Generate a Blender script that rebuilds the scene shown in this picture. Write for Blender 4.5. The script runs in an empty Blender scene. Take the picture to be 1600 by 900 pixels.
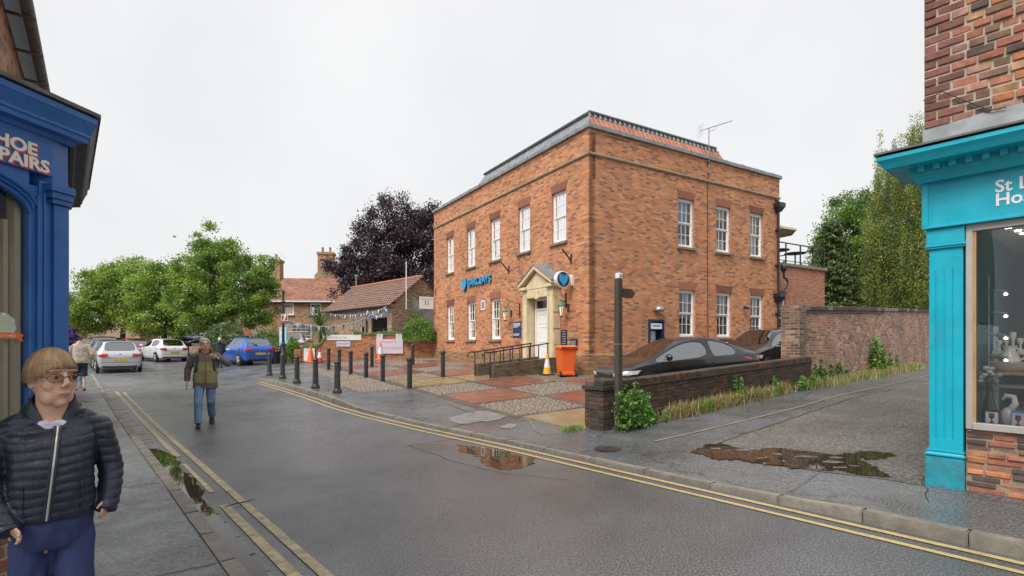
import bpy, bmesh, math, random
import numpy as np
from mathutils import Vector, Matrix, noise as mnoise
R = math.radians
random.seed(7); rng = np.random.default_rng(7)
scene = bpy.context.scene
C = scene.collection
# ------------------------------------------------------------------ camera
F, CX, HY, HC = 818.0, 800.0, 537.0, 1.66      # focal length and horizon in photograph pixels, eye height in metres
cam = bpy.data.cameras.new('camera'); cam_o = bpy.data.objects.new('camera', cam); C.objects.link(cam_o)
cam.sensor_width = 36.0; cam.lens = 36.0 * F / 1600.0; cam.shift_y = (HY - 450.0) / 1600.0
cam.clip_start = 0.05; cam.clip_end = 3000
cam_o.location = (0, 0, HC); cam_o.rotation_euler = (R(90), 0, 0)
scene.camera = cam_o
# ------------------------------------------------------------------ overcast sky, soft sun, exposure
SUN_EL, SUN_AZ = R(52), R(215)                 # azimuth clockwise from +Y: behind the camera, a little to the left
world = bpy.data.worlds.new('World'); scene.world = world; world.use_nodes = True
wn, wl = world.node_tree.nodes, world.node_tree.links
wn.clear()
w_out = wn.new('ShaderNodeOutputWorld'); w_bg = wn.new('ShaderNodeBackground')
w_sky = wn.new('ShaderNodeTexSky'); w_sky.sky_type = 'NISHITA'; w_sky.sun_disc = False
w_sky.sun_elevation = SUN_EL; w_sky.sun_rotation = SUN_AZ; w_sky.air_density = 1.0; w_sky.dust_density = 4.0
w_hsv = wn.new('ShaderNodeHueSaturation'); w_hsv.inputs['Saturation'].default_value = 0.1
w_nz = wn.new('ShaderNodeTexNoise'); w_nz.inputs['Scale'].default_value = 2.2; w_nz.inputs['Detail'].default_value = 4
w_rmp = wn.new('ShaderNodeValToRGB')
w_rmp.color_ramp.elements[0].position = 0.3; w_rmp.color_ramp.elements[0].color = (3.20, 3.25, 3.32, 1)
w_rmp.color_ramp.elements[1].position = 0.7; w_rmp.color_ramp.elements[1].color = (3.68, 3.70, 3.74, 1)
w_mix = wn.new('ShaderNodeMix'); w_mix.data_type = 'RGBA'; w_mix.inputs[0].default_value = 0.97
wl.new(w_sky.outputs[0], w_hsv.inputs['Color']); wl.new(w_nz.outputs[0], w_rmp.inputs[0])
wl.new(w_hsv.outputs[0], w_mix.inputs[6]); wl.new(w_rmp.outputs[0], w_mix.inputs[7])
wl.new(w_mix.outputs[2], w_bg.inputs[0]); w_bg.inputs[1].default_value = 0.1
wl.new(w_bg.outputs[0], w_out.inputs[0])
sun = bpy.data.lights.new('sun', 'SUN'); sun.energy = 1.5; sun.angle = R(32); sun.color = (1.0, 0.97, 0.93)
sun_o = bpy.data.objects.new('sun', sun); C.objects.link(sun_o)
_sd = Vector((math.sin(SUN_AZ)*math.cos(SUN_EL), math.cos(SUN_AZ)*math.cos(SUN_EL), math.sin(SUN_EL)))
sun_o.rotation_euler = _sd.to_track_quat('Z', 'Y').to_euler()
vs = scene.view_settings
vs.view_transform = 'Standard'; vs.look = 'None'; vs.gamma = 1.0; vs.use_curve_mapping = False; vs.exposure = 1.35
# ------------------------------------------------------------------ the lie of the land
def sstep(t): t = min(1.0, max(0.0, t)); return t*t*(3-2*t)
def road_z(x, y):                      # the street climbs gently away from the camera
    if y < 9: return 0.0
    if y < 13: return 0.022*(y-9)**2/8.0
    return 0.044 + 0.022*(min(y, 70)-13)
NX, NY = 0.76, 0.65                    # across the street
def kerb_up(x, y):                     # upstand of the right kerb, dropped at the lane and the forecourt
    s = -NY*x + NX*y                   # along the street
    return 0.05 + 0.06*(1-sstep((s-1.6)/1.2)) + 0.07*sstep((s-12.2)/1.4) - 0.15*sstep((s-21.6)/1.2)
def right_z(x, y):
    n = NX*x + NY*y - 5.42
    k = kerb_up(x, y); k = k + (0.11-k)*sstep(n/2.0)
    return road_z(x, y) + k + 0.30*sstep((n-0.8)/8.5)*1.0
def left_z(x, y): return road_z(x, y) + 0.10
def hit(px, py, zf):                   # where the sight line of a photograph pixel meets a surface of height zf
    dx, dz = (px-CX)/F, -(py-HY)/F
    y = 5.0
    if dz >= 0: raise ValueError
    for _ in range(60):
        y2 = (zf(dx*y, y)-HC)/dz
        y = 0.5*y + 0.5*min(max(y2, .5), 200)
    return Vector((dx*y, y, zf(dx*y, y)))
def at(px, py, y): return Vector(((px-CX)/F*y, y, HC-(py-HY)/F*y))
# ------------------------------------------------------------------ mesh helpers
class MB:
    """collects simple solids; build() links them as one mesh object with box-projected UVs in metres"""
    def __init__(s): s.v=[]; s.f=[]; s.m=[]
    def add(s, vs, fs, mi=0):
        o=len(s.v); s.v.extend([tuple(p) for p in vs]); s.f.extend([tuple(i+o for i in f) for f in fs]); s.m.extend([mi]*len(fs)); return s
    def box(s, x0,x1,y0,y1,z0,z1, mi=0):
        v=[(x0,y0,z0),(x1,y0,z0),(x1,y1,z0),(x0,y1,z0),(x0,y0,z1),(x1,y0,z1),(x1,y1,z1),(x0,y1,z1)]
        return s.add(v,[(0,3,2,1),(4,5,6,7),(0,1,5,4),(1,2,6,5),(2,3,7,6),(3,0,4,7)],mi)
    def obox(s, c, size, rz=0.0, mi=0, rot=None):
        M=rot if rot is not None else Matrix.Rotation(rz,3,'Z'); c=Vector(c); hx,hy,hz=[a/2 for a in size]
        v=[c+M@Vector(p) for p in ((-hx,-hy,-hz),(hx,-hy,-hz),(hx,hy,-hz),(-hx,hy,-hz),(-hx,-hy,hz),(hx,-hy,hz),(hx,hy,hz),(-hx,hy,hz))]
        return s.add(v,[(0,3,2,1),(4,5,6,7),(0,1,5,4),(1,2,6,5),(2,3,7,6),(3,0,4,7)],mi)
    def prism(s, poly, z0, z1, mi=0):          # poly counter-clockwise in xy; z0/z1 numbers or functions
        n=len(poly); f0=z0 if callable(z0) else (lambda x,y:z0); f1=z1 if callable(z1) else (lambda x,y:z1)
        v=[(x,y,f0(x,y)) for x,y in poly]+[(x,y,f1(x,y)) for x,y in poly]
        fs=[tuple(range(n-1,-1,-1)),tuple(range(n,2*n))]+[(i,(i+1)%n,n+(i+1)%n,n+i) for i in range(n)]
        return s.add(v,fs,mi)
    def extr(s, prof, p0, p1, up=(0,0,1), mi=0, cap=True):   # profile (out,up) swept from p0 to p1; 'out' is to the right of travel
        p0=Vector(p0); p1=Vector(p1); d=(p1-p0).normalized(); u=Vector(up); o=d.cross(u).normalized(); n=len(prof)
        v=[p0+o*a+u*b for a,b in prof]+[p1+o*a+u*b for a,b in prof]
        fs=[(i,(i+1)%n,n+(i+1)%n,n+i) for i in range(n)]
        if cap: fs+=[tuple(range(n-1,-1,-1)),tuple(range(n,2*n))]
        return s.add(v,fs,mi)
    def tube(s, path, r, n=8, mi=0, cap=True):
        P=[Vector(p) for p in path]; k=len(P); rr=r if hasattr(r,'__len__') else [r]*k
        base=len(s.v); prev=None; V=[]; fs=[]
        for i in range(k):
            t=(P[min(i+1,k-1)]-P[max(i-1,0)]).normalized()
            if prev is None: a=Vector((0,0,1)) if abs(t.z)<.9 else Vector((1,0,0)); x=t.cross(a).normalized()
            else:
                x=prev-t*prev.dot(t); x=x.normalized() if x.length>1e-6 else t.orthogonal().normalized()
            prev=x; y=t.cross(x)
            for j in range(n):
                a=2*math.pi*j/n; V.append(P[i]+x*(math.cos(a)*rr[i])+y*(math.sin(a)*rr[i]))
        for i in range(k-1):
            for j in range(n): fs.append((i*n+j,i*n+(j+1)%n,(i+1)*n+(j+1)%n,(i+1)*n+j))
        if cap: fs+=[tuple(range(n-1,-1,-1)),tuple(range((k-1)*n,k*n))]
        return s.add(V,fs,mi)
    def lathe(s, prof, c=(0,0,0), n=16, mi=0, axis='Z'):     # prof: (radius, height) bottom to top
        V=[]; fs=[]; c=Vector(c); k=len(prof)
        for r,h in prof:
            for j in range(n):
                a=2*math.pi*j/n; p=(r*math.cos(a),r*math.sin(a),h)
                if axis=='X': p=(p[2],p[0],p[1])
                if axis=='Y': p=(p[1],p[2],p[0])
                V.append(c+Vector(p))
        for i in range(k-1):
            for j in range(n): fs.append((i*n+j,i*n+(j+1)%n,(i+1)*n+(j+1)%n,(i+1)*n+j))
        fs+=[tuple(range(n-1,-1,-1)),tuple(range((k-1)*n,k*n))]
        return s.add(V,fs,mi)
    def ell(s, c, r, n=12, m=8, mi=0, rot=None):
        c=Vector(c); V=[]; fs=[]
        for i in range(m+1):
            th=math.pi*i/m
            for j in range(n):
                a=2*math.pi*j/n; p=Vector((r[0]*math.sin(th)*math.cos(a),r[1]*math.sin(th)*math.sin(a),-r[2]*math.cos(th)))
                V.append(c+(rot@p if rot is not None else p))
        for i in range(m):
            for j in range(n): fs.append((i*n+j,i*n+(j+1)%n,(i+1)*n+(j+1)%n,(i+1)*n+j))
        return s.add(V,fs,mi)
    def quad(s, a,b,c,d, mi=0): return s.add([a,b,c,d],[(0,1,2,3)],mi)
    def build(s, name, mats, parent=None, smooth=None, bevel=0, bseg=1, loc=None, rz=None, merge=False):
        me=bpy.data.meshes.new(name); me.from_pydata(s.v,[],s.f)
        for i,p in enumerate(me.polygons): p.material_index=s.m[i]
        if bevel or merge:
            bm=bmesh.new(); bm.from_mesh(me); bmesh.ops.remove_doubles(bm,verts=bm.verts,dist=1e-5)
            if bevel:
                es=[e for e in bm.edges if len(e.link_faces)==2 and e.calc_face_angle(0)>R(30)]
                bmesh.ops.bevel(bm,geom=es,offset=bevel,segments=bseg,affect='EDGES',clamp_overlap=True)
            bm.to_mesh(me); bm.free()
        return finish(me,name,mats,parent,smooth,loc,rz)
def finish(me, name, mats, parent=None, smooth=None, loc=None, rz=None):
    for m in (mats if isinstance(mats,(list,tuple)) else [mats]): me.materials.append(M[m] if isinstance(m,str) else m)
    box_uv(me)
    if smooth is not None:
        me.polygons.foreach_set('use_smooth',[True]*len(me.polygons))
        if smooth<179: me.set_sharp_from_angle(angle=R(smooth))
    o=bpy.data.objects.new(name,me); C.objects.link(o)
    if parent is not None: o.parent=parent
    if loc is not None: o.location=loc
    if rz is not None: o.rotation_euler=(0,0,rz)
    return o
def box_uv(me):
    n=len(me.loops)
    if n==0: return
    co=np.empty(len(me.vertices)*3,np.float32); me.vertices.foreach_get('co',co); co=co.reshape(-1,3)
    li=np.empty(n,np.int32); me.loops.foreach_get('vertex_index',li)
    pn=np.empty(len(me.polygons)*3,np.float32); me.polygons.foreach_get('normal',pn); pn=pn.reshape(-1,3)
    tot=np.empty(len(me.polygons),np.int32); me.polygons.foreach_get('loop_total',tot)
    N=np.repeat(pn,tot,0); P=co[li]; ax=np.argmax(np.abs(N),1)
    h=np.where(ax==0,P[:,1],P[:,0]); w=np.where(ax==2,P[:,1],P[:,2])
    # slanted vertical walls: measure along the wall itself
    uv=np.stack([h,w],1).astype(np.float32)
    uvl=me.uv_layers.new(name='UVMap'); uvl.data.foreach_set('uv',uv.ravel())
def mesh_np(name, V, Fc, mats, parent=None, smooth=None, loc=None):
    """fast mesh from numpy verts and an (n,k) face array"""
    me=bpy.data.meshes.new(name); V=np.asarray(V,np.float32); Fc=np.asarray(Fc,np.int32); n,k=Fc.shape
    me.vertices.add(len(V)); me.vertices.foreach_set('co',V.ravel())
    me.loops.add(n*k); me.loops.foreach_set('vertex_index',Fc.ravel())
    me.polygons.add(n); me.polygons.foreach_set('loop_start',np.arange(0,n*k,k,dtype=np.int32))
    me.update(calc_edges=True)
    for m in (mats if isinstance(mats,(list,tuple)) else [mats]): me.materials.append(M[m] if isinstance(m,str) else m)
    if smooth is not None: me.polygons.foreach_set('use_smooth',[True]*n)
    o=bpy.data.objects.new(name,me); C.objects.link(o)
    if parent is not None: o.parent=parent
    if loc is not None: o.location=loc
    return o
def tag(o, label=None, cat=None, group=None, kind=None):
    if label: o['label']=label
    if cat: o['category']=cat
    if group: o['group']=group
    if kind: o['kind']=kind
    return o
def thing(name, label, cat, loc=(0,0,0), rz=0.0, group=None):
    o=bpy.data.objects.new(name,None); C.objects.link(o); o.location=loc; o.rotation_euler=(0,0,rz); o.empty_display_size=.2
    return tag(o,label,cat,group)
def kids(o): return [c for c in bpy.data.objects if c.parent==o]
def dup(o, loc=None, rz=None, parent=None, label=None):
    ch=kids(o); c=o.copy(); C.objects.link(c); c.parent=parent
    if loc is not None: c.location=loc
    if rz is not None: c.rotation_euler=(o.rotation_euler[0],o.rotation_euler[1],rz)
    if label: c['label']=label
    for k in ch: dup(k,parent=c)
    return c
def text_mesh(name, s, size, depth, mat, parent, loc, rot, align='LEFT', sx=1.0, bold=0.0, shear=0.0, spacing=1.0):
    cu=bpy.data.curves.new(name,'FONT'); cu.body=s; cu.size=size; cu.extrude=depth; cu.align_x=align; cu.offset=bold; cu.shear=shear; cu.space_character=spacing
    cu.resolution_u=3
    t=bpy.data.objects.new(name,cu); C.objects.link(t); bpy.context.view_layer.update()
    me=bpy.data.meshes.new_from_object(t.evaluated_get(bpy.context.evaluated_depsgraph_get())); bpy.data.objects.remove(t)
    me.name=name
    for v in me.vertices: v.co.x*=sx
    o=bpy.data.objects.new(name,me); C.objects.link(o); me.materials.clear(); me.materials.append(M[mat])
    o.parent=parent; o.location=loc; o.rotation_euler=rot
    return o
# ------------------------------------------------------------------ materials
M={}
def nt(name):
    m=bpy.data.materials.new(name); m.use_nodes=True; n=m.node_tree.nodes; l=m.node_tree.links
    return m,n,l,n['Principled BSDF']
def nd(n,t,**kw):
    x=n.new(t)
    for k,v in kw.items(): setattr(x,k,v)
    return x
def ramp(n, stops, interp='LINEAR'):
    r=n.new('ShaderNodeValToRGB'); r.color_ramp.interpolation=interp; e=r.color_ramp.elements
    while len(e)<len(stops): e.new(0.5)
    for i,(p,c) in enumerate(stops):
        e[i].position=p; e[i].color=(c[0],c[1],c[2],1) if hasattr(c,'__len__') else (c,c,c,1)
    return r
def mixc(n,l,fac,a,b,mode='MIX'):
    x=n.new('ShaderNodeMix'); x.data_type='RGBA'; x.blend_type=mode
    for s,v in ((x.inputs[0],fac),(x.inputs[6],a),(x.inputs[7],b)):
        if hasattr(v,'is_output') or hasattr(v,'links'): l.new(v,s)
        elif hasattr(v,'__len__'): s.default_value=(v[0],v[1],v[2],1)
        else: s.default_value=v
    return x.outputs[2]
def noise(n,l,vec,scale,detail=3,rough=.55,dist=0):
    x=n.new('ShaderNodeTexNoise'); x.inputs['Scale'].default_value=scale; x.inputs['Detail'].default_value=detail
    x.inputs['Roughness'].default_value=rough; x.inputs['Distortion'].default_value=dist
    if vec is not None: l.new(vec,x.inputs['Vector'])
    return x.outputs[0]
def bump(n,l,b,h,strength,dist=.02,prev=None):
    x=n.new('ShaderNodeBump'); x.inputs['Strength'].default_value=strength; x.inputs['Distance'].default_value=dist; l.new(h,x.inputs['Height'])
    if prev is not None: l.new(prev,x.inputs['Normal'])
    l.new(x.outputs[0],b.inputs['Normal']); return x.outputs[0]
def pm(name, col, rough=.5, metal=0, var=.18, scale=6, bmp=0.0, bscale=40, bdist=.01, coat=0, rvar=0, dirt=0, dirtcol=(.05,.045,.035), dscale=2.5, spec=.5, stretch=None, emit=None, estr=0, sub=0, rand=0):
    m,n,l,b=nt(name); tc=nd(n,'ShaderNodeTexCoord'); vec=tc.outputs['Object']
    if stretch:
        mp=nd(n,'ShaderNodeMapping'); mp.inputs['Scale'].default_value=stretch; l.new(vec,mp.inputs['Vector']); vec=mp.outputs[0]
    nz=noise(n,l,vec,scale,4)
    r=ramp(n,[(.25,tuple(c*(1-var) for c in col)),(.75,tuple(min(1,c*(1+var)) for c in col))]); l.new(nz,r.inputs[0]); out=r.outputs[0]
    if rand:
        oi=nd(n,'ShaderNodeObjectInfo'); rr=ramp(n,[(0,1-rand),(1,1+rand)]); l.new(oi.outputs['Random'],rr.inputs[0]); out=mixc(n,l,1.0,out,rr.outputs[0],'MULTIPLY')
    if dirt:
        dz=noise(n,l,tc.outputs['Object'],dscale,6,.7); dr=ramp(n,[(.5-.12,0),(.5+.22,dirt)]); l.new(dz,dr.inputs[0])
        out=mixc(n,l,dr.outputs[0],out,dirtcol)
    l.new(out,b.inputs['Base Color']); b.inputs['Roughness'].default_value=rough; b.inputs['Metallic'].default_value=metal
    b.inputs['Specular IOR Level'].default_value=spec
    if rvar:
        rr=ramp(n,[(.3,max(0,rough-rvar)),(.7,min(1,rough+rvar))]); l.new(noise(n,l,tc.outputs['Object'],scale*1.7,3),rr.inputs[0]); l.new(rr.outputs[0],b.inputs['Roughness'])
    if coat: b.inputs['Coat Weight'].default_value=coat; b.inputs['Coat Roughness'].default_value=.06
    if bmp: bump(n,l,b,noise(n,l,vec,bscale,4),bmp,bdist)
    if emit: b.inputs['Emission Color'].default_value=(*emit,1); b.inputs['Emission Strength'].default_value=estr
    if sub: b.inputs['Subsurface Weight'].default_value=sub; b.inputs['Subsurface Radius'].default_value=(.012,.005,.003); b.inputs['Subsurface Scale'].default_value=1
    M[name]=m; return m
def brickmat(name, stops, mortar, w=.225, h=.075, mo=.010, bmp=.5, dirt=0, dirtcol=(.04,.035,.03), dscale=.7, offs=.5, lowdirt=None, rough=.85, patch=None):
    m,n,l,b=nt(name); tc=nd(n,'ShaderNodeTexCoord'); uv=tc.outputs['UV']
    bt=nd(n,'ShaderNodeTexBrick',offset=offs,squash=1.0); l.new(uv,bt.inputs['Vector'])
    for k,v in (('Scale',1.0),('Mortar Size',mo/2),('Mortar Smooth',.15),('Bias',0.0),('Brick Width',w),('Row Height',h)): bt.inputs[k].default_value=v
    bt.inputs['Color1'].default_value=(0,0,0,1); bt.inputs['Color2'].default_value=(1,1,1,1); bt.inputs['Mortar'].default_value=(.5,.5,.5,1)
    sx=nd(n,'ShaderNodeSeparateXYZ'); l.new(uv,sx.inputs[0])
    def mth(op,a,b=None):
        x=nd(n,'ShaderNodeMath',operation=op)
        for i,v in enumerate((a,b)):
            if v is None: continue
            if hasattr(v,'links'): l.new(v,x.inputs[i])
            else: x.inputs[i].default_value=v
        return x.outputs[0]
    row=mth('FLOOR',mth('DIVIDE',sx.outputs[1],h)); odd=mth('FLOORED_MODULO',row,2.0)
    colm=mth('FLOOR',mth('SUBTRACT',mth('DIVIDE',sx.outputs[0],w),mth('MULTIPLY',mth('SUBTRACT',1.0,odd),0.0)))
    colm=mth('FLOOR',mth('ADD',mth('DIVIDE',sx.outputs[0],w),mth('MULTIPLY',mth('SUBTRACT',1.0,odd),offs)))
    cb=nd(n,'ShaderNodeCombineXYZ'); l.new(colm,cb.inputs[0]); l.new(row,cb.inputs[1])
    wn_=nd(n,'ShaderNodeTexWhiteNoise',noise_dimensions='2D'); l.new(cb.outputs[0],wn_.inputs['Vector'])
    r=ramp(n,stops); l.new(wn_.outputs['Value'],r.inputs[0])
    fz=noise(n,l,tc.outputs['Object'],38,3); fr=ramp(n,[(.3,.82),(.7,1.15)]); l.new(fz,fr.inputs[0])
    col=mixc(n,l,1.0,r.outputs[0],fr.outputs[0],'MULTIPLY')
    bz=noise(n,l,tc.outputs['Object'],.55,4); br=ramp(n,[(.3,.86),(.7,1.12)]); l.new(bz,br.inputs[0])
    col=mixc(n,l,1.0,col,br.outputs[0],'MULTIPLY')
    mz=noise(n,l,tc.outputs['Object'],3,4); mr=ramp(n,[(.3,tuple(c*.75 for c in mortar)),(.7,tuple(min(1,c*1.2) for c in mortar))]); l.new(mz,mr.inputs[0])
    col=mixc(n,l,bt.outputs['Fac'],col,mr.outputs[0])
    if dirt:
        dz=noise(n,l,tc.outputs['Object'],dscale,7,.72); dr=ramp(n,[(.42,0),(.68,dirt)]); l.new(dz,dr.inputs[0]); col=mixc(n,l,dr.outputs[0],col,dirtcol)
    if patch:
        pz=noise(n,l,tc.outputs['Object'],patch[1],6,.7); pr=ramp(n,[(.5,0),(.62,patch[2])]); l.new(pz,pr.inputs[0]); col=mixc(n,l,pr.outputs[0],col,patch[0])
    l.new(col,b.inputs['Base Color']); b.inputs['Roughness'].default_value=rough
    inv=nd(n,'ShaderNodeMath',operation='SUBTRACT'); inv.inputs[0].default_value=1; l.new(bt.outputs['Fac'],inv.inputs[1])
    p=bump(n,l,b,inv.outputs[0],bmp,.008); bump(n,l,b,fz,.25,.006,p)
    M[name]=m; return m
def glassmat(name, tint=(.8,.85,.85), gloss=.25, rough=.01):
    m,n,l,b=nt(name); n.remove(b); out=n['Material Output']
    tr=nd(n,'ShaderNodeBsdfTransparent'); tr.inputs[0].default_value=(*tint,1)
    gl=nd(n,'ShaderNodeBsdfGlossy'); gl.inputs['Roughness'].default_value=rough; gl.inputs[0].default_value=(.95,.97,1,1)
    lw=nd(n,'ShaderNodeLayerWeight'); lw.inputs[0].default_value=.30 if gloss>.03 else .12
    rr=ramp(n,[(0,gloss),(1,1.0)]); l.new(lw.outputs['Fresnel'],rr.inputs[0])
    tc=nd(n,'ShaderNodeTexCoord'); nz=noise(n,l,tc.outputs['Object'],1.3,2)
    bp=nd(n,'ShaderNodeBump'); bp.inputs['Strength'].default_value=.03; bp.inputs['Distance'].default_value=.05; l.new(nz,bp.inputs['Height']); l.new(bp.outputs[0],gl.inputs['Normal'])
    mx=nd(n,'ShaderNodeMixShader'); l.new(rr.outputs[0],mx.inputs[0]); l.new(tr.outputs[0],mx.inputs[1]); l.new(gl.outputs[0],mx.inputs[2]); l.new(mx.outputs[0],out.inputs[0])
    M[name]=m; return m
def leafmat(name, c1, c2, trans=.25, rough=.45, rnd=.0):
    m,n,l,b=nt(name); tc=nd(n,'ShaderNodeTexCoord'); out=n['Material Output']
    nz=noise(n,l,tc.outputs['Object'],.9,3); nz2=noise(n,l,tc.outputs['Object'],9,2)
    ad=nd(n,'ShaderNodeMath',operation='ADD'); l.new(nz,ad.inputs[0]); l.new(nz2,ad.inputs[1]); hv=nd(n,'ShaderNodeMath',operation='MULTIPLY'); hv.inputs[1].default_value=.5; l.new(ad.outputs[0],hv.inputs[0])
    r=ramp(n,[(.36,c1),(.64,c2)]); l.new(hv.outputs[0],r.inputs[0]); l.new(r.outputs[0],b.inputs['Base Color']); b.inputs['Roughness'].default_value=rough
    t=nd(n,'ShaderNodeBsdfTranslucent'); l.new(r.outputs[0],t.inputs[0])
    mx=nd(n,'ShaderNodeMixShader'); mx.inputs[0].default_value=trans; l.new(b.outputs[0],mx.inputs[1]); l.new(t.outputs[0],mx.inputs[2]); l.new(mx.outputs[0],out.inputs[0])
    M[name]=m; return m
def asphalt(name, dark, light, rlo, rhi, pscale=.35, agg=90, bmp=.35, brown=None, crack=0, dry=None):
    m,n,l,b=nt(name); tc=nd(n,'ShaderNodeTexCoord'); P=tc.outputs['Object']
    sp=noise(n,l,P,agg,2,.6); sr=ramp(n,[(.36,.55),(.5,.95),(.64,1.75)]); l.new(sp,sr.inputs[0])
    big=noise(n,l,P,pscale,5,.6,.4); cr=ramp(n,[(.35,dark),(.65,light)]); l.new(big,cr.inputs[0])
    col=mixc(n,l,1.0,cr.outputs[0],sr.outputs[0],'MULTIPLY')
    if brown:
        bz=noise(n,l,P,.23,4,.6,.3); bb=ramp(n,[(.55,0),(.7,.6)]); l.new(bz,bb.inputs[0]); col=mixc(n,l,bb.outputs[0],col,brown)
    if dry:
        dz=noise(n,l,P,dry[1],6,.65,.8); db=ramp(n,[(.58,0),(.64,dry[2])]); l.new(dz,db.inputs[0]); col=mixc(n,l,db.outputs[0],col,dry[0])
    wet=noise(n,l,P,pscale*1.6,5,.65,.5); rr=ramp(n,[(.38,rlo),(.62,rhi)]); l.new(wet,rr.inputs[0]); l.new(rr.outputs[0],b.inputs['Roughness'])
    if crack:
        vo=nd(n,'ShaderNodeTexVoronoi',feature='DISTANCE_TO_EDGE'); vo.inputs['Scale'].default_value=.45
        wv=noise(n,l,P,2.2,4); wm=nd(n,'ShaderNodeVectorMath',operation='SCALE'); cb=nd(n,'ShaderNodeCombineXYZ'); l.new(wv,cb.inputs[0]); l.new(wv,cb.inputs[1]); l.new(cb.outputs[0],wm.inputs[0]); wm.inputs[3].default_value=.9
        av=nd(n,'ShaderNodeVectorMath',operation='ADD'); l.new(P,av.inputs[0]); l.new(wm.outputs[0],av.inputs[1]); l.new(av.outputs[0],vo.inputs['Vector'])
        ck=ramp(n,[(.0,crack),(.012,0)]); l.new(vo.outputs['Distance'],ck.inputs[0]); col=mixc(n,l,ck.outputs[0],col,(.012,.012,.012))
    l.new(col,b.inputs['Base Color']); bump(n,l,b,sp,bmp,.006)
    b.inputs['Specular IOR Level'].default_value=.55
    M[name]=m; return m
asphalt('asphalt',(.085,.085,.087),(.130,.130,.133),.22,.46,.34,58,.7,brown=(.045,.038,.034))
asphalt('footway',(.080,.083,.086),(.125,.128,.131),.2,.5,.5,45,.5,crack=.5,dry=((.19,.18,.17),.55,.35))
asphalt('lane_tarmac',(.085,.077,.068),(.14,.13,.115),.45,.8,.6,26,2.2,brown=(.085,.07,.055))
asphalt('patch_tarmac',(.068,.068,.070),(.095,.095,.097),.22,.45,.5,60,.5)
pm('kerb_stone',(.23,.205,.17),.6,var=.25,scale=9,bmp=.4,bscale=50,dirt=.5,dirtcol=(.07,.06,.05),dscale=5,rand=.15)
pm('channel_stone',(.17,.16,.145),.4,var=.25,scale=9,bmp=.4,bscale=50,dirt=.5,dirtcol=(.06,.055,.045),rand=.2)
pm('yellow_paint',(.60,.44,.17),.5,var=.25,scale=12,dirt=.9,dirtcol=(.15,.13,.10),dscale=12,bmp=.3,bscale=70)
pm('faded_paint',(.50,.41,.22),.55,var=.2,scale=10,dirt=.9,dirtcol=(.13,.125,.115),dscale=9,bmp=.3,bscale=70)
pm('bay_paint',(.58,.44,.12),.5,var=.2,scale=6,dirt=.6,dirtcol=(.25,.2,.1),dscale=4)
pm('red_slab',(.225,.08,.05),.3,var=.25,scale=3,rvar=.12,dirt=.5,dirtcol=(.16,.08,.06),dscale=2,rand=.18,bmp=.15,bscale=60)
pm('buff_slab',(.25,.18,.10),.3,var=.2,scale=3,rvar=.12,dirt=.4,dirtcol=(.2,.16,.1),dscale=2,rand=.12,bmp=.15,bscale=60)
pm('dark_sett',(.085,.07,.06),.4,var=.3,scale=8,rand=.25,bmp=.4,bscale=30)
pm('mortar_bed',(.16,.14,.115),.7,var=.3,scale=14,dirt=.5,dirtcol=(.05,.05,.035))
pm('cobble',(.19,.15,.115),.45,var=.45,scale=7,bmp=.15,bscale=30,dirt=.3,dirtcol=(.14,.09,.06),dscale=9)
m,n,l,b=nt('puddle_water'); b.inputs['Base Color'].default_value=(.035,.027,.018,1); b.inputs['Roughness'].default_value=.015; b.inputs['IOR'].default_value=1.36
_tc=nd(n,'ShaderNodeTexCoord'); bump(n,l,b,noise(n,l,_tc.outputs['Object'],9,2),.02,.01); M['puddle_water']=m
OR=[(0,(.22,.10,.07)),(.12,(.30,.13,.075)),(.2,(.44,.175,.080)),(.6,(.54,.215,.095)),(.85,(.61,.255,.115)),(1,(.67,.31,.145))]
brickmat('bank_brick',OR,(.43,.285,.18),w=.24,h=.08,mo=.014,bmp=.6,dirt=.22,dirtcol=(.20,.10,.06),dscale=.5)
brickmat('bank_plinth',[(0,(.16,.07,.035)),(.5,(.34,.17,.08)),(1,(.46,.22,.085))],(.30,.24,.14),mo=.012,dirt=.6,dirtcol=(.12,.10,.045),dscale=1.4)
brickmat('extension_brick',[(0,(.26,.10,.06)),(.5,(.38,.145,.075)),(1,(.46,.18,.09))],(.42,.30,.24),mo=.012)
brickmat('garden_wall_brick',[(0,(.22,.085,.045)),(.5,(.42,.155,.065)),(1,(.52,.2,.08))],(.36,.25,.17),mo=.011,dirt=.35,dirtcol=(.14,.09,.06),dscale=.8)
brickmat('old_wall_brick',[(0,(.12,.08,.065)),(.3,(.34,.14,.09)),(.6,(.46,.18,.10)),(.85,(.50,.26,.17)),(1,(.52,.40,.32))],(.40,.34,.27),mo=.016,bmp=.8,dirt=.65,dirtcol=(.10,.085,.065),dscale=.8,patch=((.36,.32,.27),1.1,.5))
brickmat('cottage_brick',[(0,(.17,.085,.05)),(.4,(.34,.19,.11)),(.75,(.42,.25,.15)),(1,(.48,.33,.22))],(.38,.32,.24),mo=.014,dirt=.35,dirtcol=(.16,.12,.09),dscale=.9)
brickmat('house_brick',[(0,(.2,.09,.05)),(.5,(.38,.19,.10)),(1,(.47,.28,.17))],(.38,.31,.22),mo=.014,dirt=.3,dirtcol=(.17,.12,.08),dscale=.6)
brickmat('shop_side_brick',[(0,(.12,.06,.04)),(.4,(.32,.13,.07)),(1,(.45,.2,.1))],(.34,.28,.2),mo=.014,dirt=.3)
pm('stone_wall',(.36,.24,.17),.9,var=.4,scale=4,bmp=.8,bscale=6,bdist=.05,dirt=.4,dirtcol=(.15,.1,.07))
pm('soldier_brick',(.27,.105,.065),.8,var=.25,scale=14,bmp=.4,bscale=40,rand=.3)
pm('bath_stone',(.70,.58,.37),.8,var=.12,scale=5,bmp=.2,bscale=60,dirt=.35,dirtcol=(.30,.22,.12),dscale=2.2)
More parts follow.
